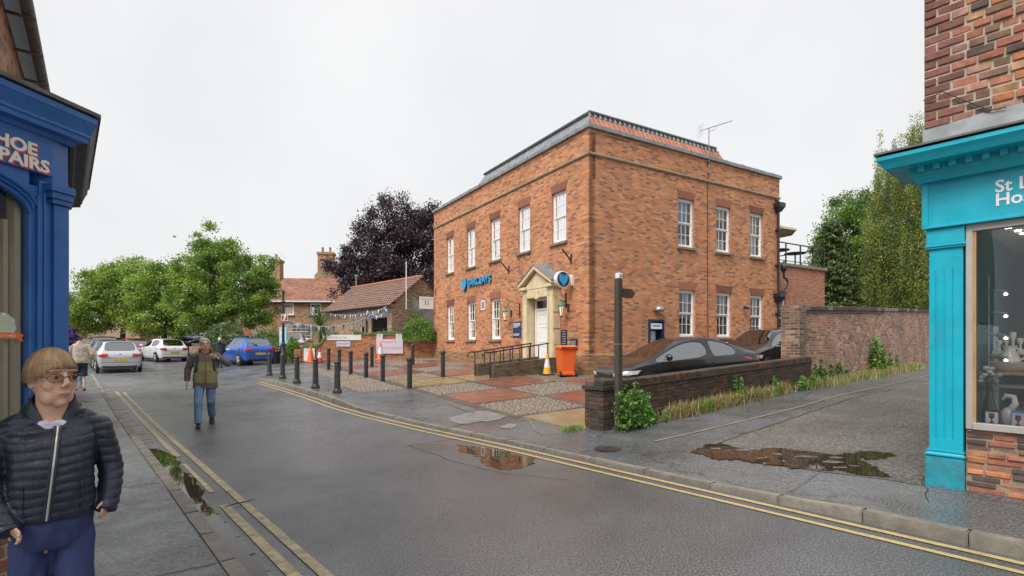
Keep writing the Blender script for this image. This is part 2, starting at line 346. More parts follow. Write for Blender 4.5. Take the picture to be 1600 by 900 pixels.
pm('sill_stone',(.26,.21,.14),.85,var=.25,scale=7,bmp=.3,bscale=50,dirt=.6,dirtcol=(.11,.09,.06),dscale=5)
pm('string_stone',(.30,.24,.15),.85,var=.25,scale=4,dirt=.5,dirtcol=(.14,.11,.07),dscale=3)
pm('lead',(.27,.285,.30),.5,metal=.25,var=.3,scale=4,bmp=.2,bscale=12,dirt=.5,dirtcol=(.13,.13,.125),dscale=3)
pm('pantile_red',(.46,.17,.09),.75,var=.3,scale=3,bmp=.3,bscale=30,dirt=.45,dirtcol=(.19,.15,.12),dscale=2,rand=.15)
pm('pantile_old',(.25,.135,.105),.8,var=.35,scale=2.2,bmp=.3,bscale=30,dirt=.6,dirtcol=(.15,.125,.105),dscale=1.5,rand=.2)
pm('plain_tile',(.30,.12,.07),.8,var=.35,scale=1.5,bmp=.4,bscale=20,dirt=.6,dirtcol=(.16,.10,.07),dscale=.9)
pm('slate',(.13,.14,.155),.5,var=.3,scale=3,dirt=.3)
pm('white_paint',(.80,.80,.78),.4,var=.04,scale=6,dirt=.12,dirtcol=(.55,.53,.48))
pm('white_render',(.72,.71,.68),.8,var=.06,scale=2,dirt=.2,dirtcol=(.5,.48,.43))
pm('grey_render',(.34,.33,.29),.85,var=.3,scale=2,dirt=.7,dirtcol=(.14,.135,.11),dscale=1.2)
pm('black_iron',(.018,.018,.02),.4,var=.3,scale=9,bmp=.15,bscale=40,spec=.6)
pm('bollard_paint',(.022,.024,.028),.42,var=.4,scale=8,bmp=.2,bscale=30,dirt=.35,dirtcol=(.09,.09,.09),dscale=6,rand=.2)
pm('rail_paint',(.015,.018,.03),.35,var=.2,scale=9)
pm('old_oak',(.055,.042,.033),.8,var=.45,scale=14,bmp=.7,bscale=30,stretch=(1,1,.12),dirt=.3,dirtcol=(.12,.11,.08))
pm('orange_plastic',(.80,.135,.025),.42,var=.08,scale=3,bmp=.08,bscale=30,dirt=.15,dirtcol=(.35,.08,.03))
pm('orange_lid',(.85,.22,.04),.4,var=.1,scale=3,dirt=.15,dirtcol=(.4,.1,.03))
pm('rubber',(.015,.015,.016),.75,var=.3)
pm('cone_orange',(.85,.16,.03),.45,var=.1,dirt=.3,dirtcol=(.35,.1,.04),dscale=7)
pm('cone_amber',(.78,.38,.04),.45,var=.1,dirt=.25,dirtcol=(.35,.2,.06),dscale=7)
pm('cone_white',(.70,.70,.72),.4,var=.06,dirt=.3,dirtcol=(.4,.4,.4),dscale=7)
pm('bank_blue',(.03,.34,.70),.3,var=.04,coat=.3)
pm('bank_navy',(.012,.03,.075),.35,var=.1)
pm('sign_navy',(.015,.04,.10),.4,var=.1)
pm('print_white',(.75,.76,.78),.5,var=.02)
pm('sign_white',(.74,.73,.72),.5,var=.04,dirt=.1,dirtcol=(.5,.5,.5))
pm('banner_lilac',(.64,.56,.62),.6,var=.05,bmp=.3,bscale=5,bdist=.02)
pm('banner_purple',(.58,.52,.66),.6,var=.05)
pm('print_dark',(.10,.10,.13),.6,var=.1)
pm('print_grey',(.36,.34,.40),.6,var=.1)
pm('print_red',(.60,.05,.06),.5,var=.05); pm('print_green',(.12,.38,.16),.5,var=.05)
pm('steel',(.42,.43,.44),.35,metal=.9,var=.1)
pm('galvanised',(.35,.37,.40),.45,metal=.8,var=.15)
pm('screen_glow',(.55,.55,.7),.3,var=.05)
pm('verdigris',(.07,.22,.14),.5,var=.3,scale=20)
pm('lamp_glass',(.85,.75,.5),.2,var=.05,emit=(1,.8,.5),estr=.12)
pm('blue_paint',(.022,.13,.42),.4,var=.2,scale=4,bmp=.15,bscale=30,coat=.15,dirt=.28,dirtcol=(.07,.16,.33),dscale=6,rvar=.12)
pm('weathered_lead',(.14,.14,.14),.7,var=.4,scale=6,bmp=.4,bscale=25,dirt=.6,dirtcol=(.05,.05,.045),dscale=4)
pm('black_moulding',(.035,.036,.04),.55,var=.5,scale=10,bmp=.3,bscale=30,dirt=.5,dirtcol=(.16,.16,.17),dscale=5)
pm('sign_red',(.62,.07,.06),.5,var=.06); pm('sign_cream',(.80,.78,.72),.5,var=.04)
pm('teal_paint',(.0,.38,.50),.42,var=.14,scale=4,bmp=.18,bscale=22,coat=.1,dirt=.3,dirtcol=(.03,.25,.31),dscale=5,rvar=.12)
pm('teal_grimy',(.01,.30,.39),.55,var=.2,scale=6,bmp=.3,bscale=22,dirt=.85,dirtcol=(.06,.11,.115),dscale=7)
pm('alu_frame',(.42,.40,.38),.45,metal=.3,var=.1,scale=5)
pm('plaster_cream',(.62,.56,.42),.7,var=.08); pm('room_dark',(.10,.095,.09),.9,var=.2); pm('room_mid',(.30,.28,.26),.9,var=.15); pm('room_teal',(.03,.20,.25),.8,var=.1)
pm('curtain_white',(.70,.70,.66),.9,var=.08,scale=4); pm('curtain_cream',(.62,.52,.32),.9,var=.1); pm('blind_blue',(.33,.50,.72),.8,var=.06)
pm('lamp_linen',(.50,.46,.38),.8,var=.15,scale=12); pm('lamp_gold',(.55,.33,.07),.4,var=.1)
pm('pine_wood',(.42,.24,.09),.45,var=.3,scale=6,stretch=(4,4,.4)); pm('ceramic',(.78,.75,.67),.2,var=.04,coat=.4); pm('black_glass',(.012,.012,.015),.08,var=.1)
pm('spot_glow',(1,.95,.8),.4,var=.0,emit=(1,.9,.7),estr=2.0)
pm('bark',(.10,.082,.062),.9,var=.4,scale=9,bmp=.8,bscale=14,stretch=(1,1,.3)); pm('dark_bark',(.05,.042,.036),.9,var=.4,scale=9,bmp=.8,bscale=14,stretch=(1,1,.3))
leafmat('maple_leaf',(.095,.185,.028),(.235,.365,.065),.3); leafmat('maple_pale',(.18,.29,.04),(.39,.51,.09),.35)
leafmat('beech_leaf',(.034,.022,.030),(.085,.052,.066),.15,.4); leafmat('birch_leaf',(.14,.18,.03),(.30,.35,.08),.3)
leafmat('fir_leaf',(.07,.115,.035),(.18,.24,.08),.1); leafmat('dark_leaf',(.045,.10,.03),(.11,.20,.055),.25)
leafmat('willow_leaf',(.12,.17,.055),(.24,.31,.12),.25); leafmat('box_leaf',(.09,.16,.02),(.22,.30,.05),.2)
leafmat('weed_leaf',(.10,.23,.035),(.24,.43,.09),.3); leafmat('dry_grass',(.34,.24,.11),(.56,.43,.22),.2); leafmat('cord_leaf',(.06,.12,.03),(.16,.24,.07),.2)
leafmat('grass_leaf',(.12,.20,.04),(.30,.36,.10),.25); pm('petal_purple',(.16,.05,.42),.5,var=.4,scale=20); pm('petal_red',(.5,.05,.05),.5,var=.3,scale=20)
glassmat('window_glass',(.80,.83,.82),.06); glassmat('shop_glass',(.93,.95,.95),.05); glassmat('car_glass',(.33,.37,.36),.28); glassmat('spec_glass',(.80,.72,.64),.02)
brickmat('ramp_brick',[(0,(.05,.04,.03)),(.5,(.10,.075,.055)),(1,(.17,.12,.07))],(.09,.08,.055),mo=.012,dirt=.5,dirtcol=(.13,.12,.05),dscale=1.5)
pm('curtain_cloth',(.66,.62,.48),.9,var=.06)
pm('banner_sage',(.50,.56,.40),.6,var=.1); pm('weathered_gutter',(.10,.095,.09),.6,var=.5,scale=5,dirt=.5,dirtcol=(.2,.18,.15),dscale=3)
brickmat('old_pier_brick',[(0,(.08,.055,.045)),(.4,(.20,.10,.065)),(.8,(.33,.17,.10)),(1,(.42,.3,.22))],(.34,.29,.22),mo=.016,bmp=.8,dirt=.75,dirtcol=(.06,.05,.04),dscale=1.6)
brickmat('roof_tiles_red',[(0,(.19,.075,.05)),(.5,(.30,.125,.08)),(1,(.38,.17,.10))],(.10,.06,.045),w=.28,h=.16,mo=.02,bmp=.8,dirt=.55,dirtcol=(.17,.11,.085),dscale=.7)

asphalt('worn_tarmac',(.11,.11,.112),(.16,.158,.155),.3,.5,.8,58,.6)
pm('cement_patch',(.22,.205,.19),.55,var=.3,scale=6,dirt=.8,dirtcol=(.11,.108,.105),dscale=5)
pm('edging_stone',(.30,.26,.17),.6,var=.3,scale=8,dirt=.7,dirtcol=(.10,.095,.09),dscale=4)
pm('gravel',(.15,.135,.118),.75,var=.5,scale=25); pm('crack_black',(.018,.017,.016),.8,var=.2)
# ------------------------------------------------------------------ ground, road, pavements, kerbs
def SN(s,n): return (n*NX-s*NY, n*NY+s*NX)
def sheet(name, us, vs_, fxy, zf, mat, dz=0.0, kind='structure', parent=None):
    us=list(us); vs_=list(vs_); V=[]; Fc=[]
    for u in us:
        for v in vs_:
            x,y=fxy(u,v); V.append((x,y,zf(x,y)+dz))
    nv=len(vs_)
    for i in range(len(us)-1):
        for j in range(nv-1): Fc.append((i*nv+j,(i+1)*nv+j,(i+1)*nv+j+1,i*nv+j+1))
    o=mesh_np(name,V,Fc,mat,parent,smooth=1)
    me=o.data
    if len(me.polygons) and me.polygons[0].normal.z<0: me.flip_normals()
    if kind: o['kind']=kind
    return o
def fill(name, poly, zf, mat, dz, step=.35, parent=None, kind=None):
    """flat sheet with an outline, draped on the land"""
    bm=bmesh.new(); vs_=[bm.verts.new((x,y,0)) for x,y in poly]; f=bm.faces.new(vs_)
    bm.normal_update()
    if f.normal.z<0: f.normal_flip()
    xs=[p[0] for p in poly]; ys=[p[1] for p in poly]
    for a0,a1,nrm in ((min(xs),max(xs),(1,0,0)),(min(ys),max(ys),(0,1,0))):
        k=a0+step
        while k<a1-1e-3:
            bmesh.ops.bisect_plane(bm,geom=bm.verts[:]+bm.edges[:]+bm.faces[:],plane_co=(k,k,0),plane_no=nrm); k+=step
    for v in bm.verts: v.co.z=zf(v.co.x,v.co.y)+dz
    me=bpy.data.meshes.new(name); bm.to_mesh(me); bm.free()
    o=finish(me,name,mat,parent,smooth=180)
    if kind: o['kind']=kind
    return o
def fr(a,b,st): 
    n=max(1,int(round((b-a)/st))); return [a+(b-a)*i/n for i in range(n+1)]
gx=[-1400,-500,-200,-120]+fr(-80,-20,4)[0:]+fr(-18,14,1)+fr(16,60,4)+[120,200,500,1400]
gy=[-1200,-300,-60]+fr(-20,-4,4)+fr(-3,40,1)+fr(42,72,3)+[100,200,500,1600]
sheet('road',gx,gy,lambda u,v:(u,v),road_z,'asphalt')
def kerb_n(s):
    pts=[(-40,5.62),(2,5.62),(6.5,5.60),(9,5.48),(11,5.42),(13,5.44),(15,5.6),(18,5.74),(21.6,5.82),(60,5.82)]
    for (a,b),(c,d) in zip(pts,pts[1:]):
        if a<=s<=c: return b+(d-b)*(s-a)/(c-a)
    return 5.82
ss=fr(-24,-1,1.0)+fr(-.5,30,.4)+fr(31,60,1.5)
def pav_xy(s,k):
    n0=kerb_n(s)+.12; return SN(s,n0+k)
sheet('pavement',ss,[0,.25,.5,.8,1.2,1.6,2,2.5,3,3.5,4,4.5,5,5.5,6,6.5,7,7.5,8,8.5,9,10,11,12,14,17,20,26,36],pav_xy,right_z,'footway')
ls=fr(-14,-2,1.0)+fr(-1.5,30,.5)+fr(32,70,2)
sheet('left_pavement',ls,[.83,.6,.3,0,-.5,-1,-2,-4,-8],lambda s,n:SN(s,n),left_z,'footway')
def kerbstone(s0,s1,nf0,w,top,gap,parent,mat='kerb_stone',depth=.25,name='kerbstone'):
    V=[]
    a0,a1=s0+gap,s1-gap; j=[random.uniform(-.006,.006) for _ in range(4)]
    pts=[SN(a0,nf0(a0)+j[0]),SN(a1,nf0(a1)+j[1]),SN(a1,nf0(a1)+w),SN(a0,nf0(a0)+w)]
    mb=MB(); dzj=random.uniform(-.004,.004)
    zt=[top(*p)+.004+dzj for p in pts]
    mb.add([(x,y,z-depth) for (x,y),z in zip(pts,zt)]+[(x,y,z) for (x,y),z in zip(pts,zt)],[(0,3,2,1),(4,5,6,7),(0,1,5,4),(1,2,6,5),(2,3,7,6),(3,0,4,7)])
    o=mb.build(name,mat,parent,bevel=.012 if w<.2 else .006,bseg=2)
    if o.data.polygons[0].normal.length and sum(p.normal.z*p.area for p in o.data.polygons if abs(p.normal.z)>.9 and p.center.z>min(zt)-.02)<0: o.data.flip_normals()
    return o
rk=bpy.data.objects.new('right_kerb',None); C.objects.link(rk); rk['kind']='structure'
s=-6.0
rtop=lambda x,y: road_z(x,y)+kerb_up(x,y)
while s<22.6:
    L=random.choice((.75,.9,.92))
    kerbstone(s,s+L,kerb_n,.135,rtop,.004,rk); s+=L
lk=bpy.data.objects.new('left_kerb',None); C.objects.link(lk); lk['kind']='structure'
s=-1.0
while s<29:
    L=random.choice((.7,.85,.95)); kerbstone(s,s+L,lambda q:.83,.13,left_z,.004,lk); s+=L
s=-1.0; 
while s<24:
    L=random.choice((.32,.4,.48)); kerbstone(s,s+L,lambda q:.97,.19,lambda x,y:road_z(x,y)+.004,.006,lk,'channel_stone',.1,'channel_stone'); s+=L
# painted lines
def stripe(name,s0,s1,nf,w,mat,label=None):
    o=sheet(name,fr(s0,s1,.3),[0,1],lambda s,k:SN(s,nf(s)+(k-.5)*(w+.012*mnoise.noise((s*2.1,k*9,0)))),road_z,mat,dz=.008,kind='structure'); return o
off=lambda s:kerb_n(s)-5.6
stripe('yellow_line',-8,21.5,lambda s:5.46+off(s),.075,'yellow_paint')
stripe('yellow_line',-8,21.0,lambda s:5.24+off(s),.07,'yellow_paint')
stripe('yellow_line',-4,6.0,lambda s:1.245,.085,'faded_paint'); stripe('yellow_line',6.6,8.4,lambda s:1.25,.05,'faded_paint'); stripe('yellow_line',9.0,21,lambda s:1.26,.08,'faded_paint')
stripe('yellow_line',-4,20.5,lambda s:1.42,.08,'faded_paint')
# puddles
def blob(poly,sub=4,amp=.04,seed=0):
    out=[]; n=len(poly)
    for i in range(n):
        p0,p1,p2,p3=[Vector((*poly[(i+k)%n],0)) for k in (-1,0,1,2)]
        for j in range(sub):
            t=j/sub; q=.5*((2*p1)+(p2-p0)*t+(2*p0-5*p1+4*p2-p3)*t*t+(3*p1-p0-3*p2+p3)*t**3)
            q+=Vector((mnoise.noise((q.x*4,q.y*4,seed)),mnoise.noise((q.x*4,q.y*4,seed+9)),0))*amp+Vector((mnoise.noise((q.x*15,q.y*15,seed)),mnoise.noise((q.x*15,q.y*15,seed+9)),0))*amp*.6
            out.append((q.x,q.y))
    return out
pud=[(2.6,7.53),(2.84,7.74),(3.14,7.97),(3.31,7.73),(3.47,7.46),(3.7,7.56),(4.0,7.53),(4.18,7.27),(4.38,7.17),(4.69,7.17),(4.94,7.21),(5.15,7.11),(5.08,6.98),(4.79,6.87),(4.55,6.83),(4.46,6.57),(4.39,6.27),(4.33,6.02),(4.15,6.06),(4.03,6.16),(3.94,6.31),(3.71,6.46),(3.46,6.59),(3.24,6.71),(3.08,6.99),(2.82,7.0),(2.69,7.22)]
def level(name,poly,z,mat):
    bm=bmesh.new(); f=bm.faces.new([bm.verts.new((x,y,z)) for x,y in poly]); bm.normal_update()
    if f.normal.z<0: f.normal_flip()
    bmesh.ops.triangulate(bm,faces=bm.faces[:]); me=bpy.data.meshes.new(name); bm.to_mesh(me); bm.free()
    o=finish(me,name,mat); return o
o=fill('lane_puddle',blob(pud,14,.11),right_z,'puddle_water',.013,.3); o['kind']='structure'
o=fill('gutter_puddle',blob([SN(*p) for p in ((9.9,1.0),(9.4,1.19),(8.7,1.22),(8.1,1.16),(7.4,1.2),(6.8,1.17),(6.1,1.12),(5.3,1.12),(4.6,1.1),(3.8,1.1),(3.7,1.0),(5,.975),(7,.98),(8.6,.975))],10,.05),road_z,'puddle_water',.012,.3); o['kind']='structure'
o=fill('road_puddle',blob([SN(*p) for p in ((5.5,5.12),(6.0,5.14),(6.6,5.12),(7.1,4.85),(6.7,4.72),(6.2,4.62),(5.7,4.42),(5.25,4.5),(5.3,4.9))],12,.12),road_z,'puddle_water',.004,.3); o['kind']='structure'
# lane and its footway
for k,(x,y,r_) in enumerate(((3.35,7.52,.13),(3.9,7.02,.12),(4.12,6.72,.1),(3.62,7.2,.08),(4.3,6.95,.09),(2.95,7.6,.08),(4.05,6.45,.07),(3.3,7.0,.06),(4.25,6.5,.06))):
    isl=blob([(x+r_*random.uniform(.5,1.6)*math.cos(a),y+r_*random.uniform(.3,.9)*math.sin(a)) for a in [2*math.pi*j/7 for j in range(7)]],5,.05,k)
    fill('gravel_island',isl,right_z,'lane_tarmac',.0165,.3,kind='structure')
lane=[(2.70,7.62),(2.84,7.87),(3.82,8.67),(5.58,10.15),(7.73,11.93),(10.29,14.03),(12.47,15.65),(24,25.6),(27,22.5),(14,13),(9.2,9.6),(5.2,6.3),(4.55,5.72),(4.23,5.92),(3.5,6.6)]
fill('lane',blob(lane,3,.05),right_z,'lane_tarmac',.006,.5,kind='structure')
st=[(2.25,8.26),(3.63,9.27),(6.03,10.96),(9.78,14.03),(15.87,19.37),(20,23.0)]
def along(pts,w,k=.4):
    out=[]
    for (a,b) in zip(pts,pts[1:]):
        n=max(1,int((Vector(b)-Vector(a)).length/k)); out+=[(a[0]+(b[0]-a[0])*i/n,a[1]+(b[1]-a[1])*i/n) for i in range(n)]
    out.append(pts[-1]); L=[];Rr=[]
    for i,p in enumerate(out):
        q=out[min(i+1,len(out)-1)]; q0=out[max(i-1,0)]; d=(Vector(q)-Vector(q0)).normalized(); nrm=Vector((-d.y,d.x))*w/2
        L.append((p[0]+nrm.x,p[1]+nrm.y)); Rr.append((p[0]-nrm.x,p[1]-nrm.y))
    return L,Rr
def ribbon(name,pts,w,zf,mat,dz):
    L,Rr=along(pts,w); n=len(L); V=[(x,y,zf(x,y)+dz) for x,y in L+Rr]; Fc=[(n+i,n+i+1,i+1,i) for i in range(n-1)]
    o=mesh_np(name,V,Fc,mat,smooth=1); o['kind']='structure'; return o
ribbon('lane_edging',st,.05,right_z,'edging_stone',.010)
# ------------------------------------------------------------------ bank frame and forecourt paving
BC=Vector((2.68,18.3,0)); BA=math.atan2(.514,.858)
def BL(x,y): return (BC.x+.858*x-.514*y, BC.y+.514*x+.858*y)
fc=bpy.data.objects.new('forecourt',None); C.objects.link(fc); fc['kind']='structure'
bed=sheet('paving_bed',fr(-6.15,.6,.35),fr(-5.35,14.5,.45),BL,right_z,'mortar_bed',dz=.004,kind=None,parent=fc)
def paver(x0,x1,y0,y1,mat,name,h=.018):
    pts=[BL(x0,y0),BL(x1,y0),BL(x1,y1),BL(x0,y1)]; mb=MB(); dz=random.uniform(0,.004)
    zs=[right_z(*p)+h+dz for p in pts]
    mb.add([(x,y,z-.05) for (x,y),z in zip(pts,zs)]+[(x,y,z) for (x,y),z in zip(pts,zs)],[(0,3,2,1),(4,5,6,7),(0,1,5,4),(1,2,6,5),(2,3,7,6),(3,0,4,7)])
    return mb.build(name,mat,fc,bevel=.004)
cobV=[];cobF=[]
def cobbles(x0,x1,y0,y1,sp=.125,h=.03):
    x=x0+sp*.5; r=0
    while x<x1-sp*.35:
        y=y0+sp*(.5 if r%2 else .8)
        while y<y1-sp*.35:
            cx,cy=x+random.uniform(-.018,.018),y+random.uniform(-.02,.02); a=sp*random.uniform(.40,.52); b_=sp*random.uniform(.36,.48); hh=h*random.uniform(.6,1.3)
            th=random.uniform(0,3); o=len(cobV)
            for (rr,zz) in ((1.0,-.01),(.82,.62),(.4,1.0)):
                for k in range(6):
                    an=2*math.pi*k/6+th; wx,wy=BL(cx+a*rr*math.cos(an),cy+b_*rr*math.sin(an)); cobV.append((wx,wy,right_z(wx,wy)+.004+hh*zz))
            for q in (0,1):
                for k in range(6): cobF.append((o+q*6+k,o+q*6+(k+1)%6,o+q*6+6+(k+1)%6,o+q*6+6+k))
            cobF.append((o+12,o+13,o+14,o+15)); cobF.append((o+12,o+15,o+16,o+17))
            y+=sp
        x+=sp*.92; r+=1
XS=[-5.9,-3.82,-1.74,.34]; PW=1.86
def slabs(x0,x1,y0,y1,mat,nx,ny,name):
    for i in range(nx):
        for j in range(ny):
            g=.006; paver(x0+(x1-x0)*i/nx+g,x0+(x1-x0)*(i+1)/nx-g,y0+(y1-y0)*j/ny+g,y0+(y1-y0)*(j+1)/ny-g,mat,name)
for j in range(-3,7):
    y0=-.82+j*2.06+.09; y1=y0+PW
    for i in range(3):
        x0=XS[i]; x1=x0+PW
        if i==2 and (j in (0,1,) ): 
            continue
        if x1>-.15: x1=-.2
        par=(i+j)%2
        if i==0 and j==0: cobbles(x0,x1,y0,y1)
        elif (i,j) in ((0,1),(1,1)): slabs(x0,x1,y0,y1,'buff_slab',3,3,'buff_slab')
        elif (i,j)==(0,-3): slabs(x0,x1,y0,y1,'buff_slab',3,2,'buff_slab')
        elif par==0: cobbles(x0,x1,y0,y1)
        else: slabs(x0,x1,y0,y1,'red_slab',4 if i<2 else 3,3,'red_slab')
# dark sett bands between the panels: front edge and cross bands
def band(x0,x1,y0,y1,along_x,st=.22):
    if along_x:
        x=x0
        while x<x1-.05: paver(x+.004,min(x+st,x1)-.004,y0,y1,'dark_sett','sett',.012); x+=st
    else:
        y=y0
        while y<y1-.05: paver(x0,x1,y+.004,min(y+st,y1)-.004,'dark_sett','sett',.012); y+=st
band(-6.13,-5.93,-5.2,14.2,False,.3)
for j in range(-2,7): band(-5.9,-1.8,-.82+j*2.06-.07,-.82+j*2.06+.06,True,.5)
band(-4.0,-3.86,-5.2,14,False,.5)
# cobble verge behind the line of kerb bollards
def verge(x0,x1,y0,y1): cobbles(x0,x1,y0,y1,.125,.03)
verge(-7.6,-6.2,1.3,5.4); verge(-7.3,-6.2,5.4,9.5); verge(-7.6,-6.8,9.5,11.5)
Fc4=[f if len(f)==4 else (*f,f[-1]) for f in cobF]
cb=mesh_np('cobble_stones',cobV,Fc4,'cobble',fc,smooth=1); cb['kind']='stuff'
# yellow hatching on the buff slabs
for k in range(4):
    y0=1.62+k*.42
    fill('yellow_hatching',[BL(-5.7,y0),BL(-3.9,y0-.0),BL(-3.9,y0+.09),BL(-5.7,y0+.09)],right_z,'bay_paint',.028,.6,parent=fc)

# repairs, cracks and worn streaks in the carriageway and the footways
def repair(name,pts,mat,zf,dz,amp=.05): o=fill(name,blob(pts,6,amp),zf,mat,dz,.4); o['kind']='structure'; return o
repair('cement_smear',[hit(*q,right_z)[:2] for q in ((700,655),(735,645),(760,643),(790,650),(770,658),(745,660),(720,664))],'cement_patch',right_z,.009,.12)
repair('cement_smear',[hit(*q,right_z)[:2] for q in ((780,668),(795,662),(808,664),(800,670))],'cement_patch',right_z,.009,.08)
def crackline(name,pts,w,zf,dz=.0105,mat='crack_black'):
    P=[]
    for a,b in zip(pts,pts[1:]):
        n=max(2,int((Vector(b)-Vector(a)).length/.12))
        for i in range(n): q=Vector((a[0]+(b[0]-a[0])*i/n,a[1]+(b[1]-a[1])*i/n)); P.append((q.x+.05*mnoise.noise((q.x*3,q.y*3,1)),q.y+.05*mnoise.noise((q.x*3,q.y*3,7))))
    ribbon(name,P,w,zf,mat,dz)
H2=lambda *ps:[tuple(hit(*q,right_z)[:2]) for q in ps]
crackline('footway_crack',H2((665,676),(720,664),(770,652)),.018,right_z); crackline('footway_crack',H2((826,655),(836,672),(850,680),(885,676)),.03,right_z,mat='cement_patch'); crackline('footway_crack',H2((640,640),(700,632),(745,648)),.014,right_z)
crackline('lane_crack',H2((1080,708),(1160,680),(1250,650),(1330,624),(1400,608)),.018,right_z,.0125); crackline('lane_crack',H2((1448,745),(1446,770),(1455,790)),.007,right_z)
crackline('road_crack',[tuple(hit(*q,road_z)[:2]) for q in ((640,697),(700,688),(745,680))],.009,road_z,.006); crackline('road_crack',[tuple(hit(*q,road_z)[:2]) for q in ((640,697),(720,725),(790,740),(900,752))],.009,road_z,.006)
crackline('pavement_joint',[SN(4.2,.82),SN(4.25,-.4)],.012,left_z,.006); crackline('pavement_joint',[SN(7.0,.82),SN(7.1,-.4)],.012,left_z,.006); crackline('pavement_joint',[SN(11,.82),SN(11.1,-.4)],.012,left_z,.006)

# loose gravel on the worn part of the lane
rg=np.random.default_rng(77); GV=[];GF=[]; lp_=np.array(lane)
def inside(x,y):
    c=False; n=len(lane); j=n-1
    for i in range(n):
        if (lane[i][1]>y)!=(lane[j][1]>y) and x<(lane[j][0]-lane[i][0])*(y-lane[i][1])/(lane[j][1]-lane[i][1])+lane[i][0]: c=not c
        j=i
    return c
k=0
while k<5200:
    x,y=rg.uniform(2.6,13),rg.uniform(5.7,15.5)
    if not inside(x,y) or mnoise.noise((x*.8,y*.8,2))<-.25: continue
    k+=1; r_=rg.uniform(.006,.017)*(1.5 if rg.uniform()<.05 else 1); z=right_z(x,y)+.006; o=len(GV); a=rg.uniform(0,6.28); e=rg.uniform(.6,1)
    for q in range(5): t=a+q*1.2566; GV.append((x+r_*math.cos(t),y+r_*e*math.sin(t),z+r_*.1))
    GV.append((x,y,z+r_*rg.uniform(.6,1.0)))
    for q in range(5): GF.append((o+q,o+(q+1)%5,o+5,o+5))
gv=bpy.data.meshes.new('lane_gravel'); gv.from_pydata(GV,[],[f[:3] for f in GF]); go=finish(gv,'lane_gravel','gravel'); tag(go,'loose grey gravel scattered over the worn lane surface','gravel',kind='stuff')
# ------------------------------------------------------------------ the bank
def wallpanel(mb, L, z0, z1, t, openings, P, mi=0):
    """vertical wall with openings (u0,u1,z0,z1); P(u,d,z)->point, d is depth into the wall"""
    us=sorted(set([0,L]+[o[0] for o in openings]+[o[1] for o in openings])); zs=sorted(set([z0,z1]+[o[2] for o in openings]+[o[3] for o in openings]))
    def solid(i,j):
        if i<0 or j<0 or i>=len(us)-1 or j>=len(zs)-1: return False
        uc=(us[i]+us[i+1])/2; zc=(zs[j]+zs[j+1])/2
        return not any(o[0]<uc<o[1] and o[2]<zc<o[3] for o in openings)
    for i in range(len(us)-1):
        for j in range(len(zs)-1):
            if not solid(i,j): continue
            a,b,c,d=us[i],us[i+1],zs[j],zs[j+1]
            mb.quad(P(a,0,c),P(b,0,c),P(b,0,d),P(a,0,d),mi); mb.quad(P(a,t,c),P(a,t,d),P(b,t,d),P(b,t,c),mi)
            if not solid(i-1,j): mb.quad(P(a,0,c),P(a,0,d),P(a,t,d),P(a,t,c),mi)
            if not solid(i+1,j): mb.quad(P(b,0,c),P(b,t,c),P(b,t,d),P(b,0,d),mi)
            if not solid(i,j-1): mb.quad(P(a,0,c),P(a,t,c),P(b,t,c),P(b,0,c),mi)
            if not solid(i,j+1): mb.quad(P(a,0,d),P(b,0,d),P(b,t,d),P(a,t,d),mi)
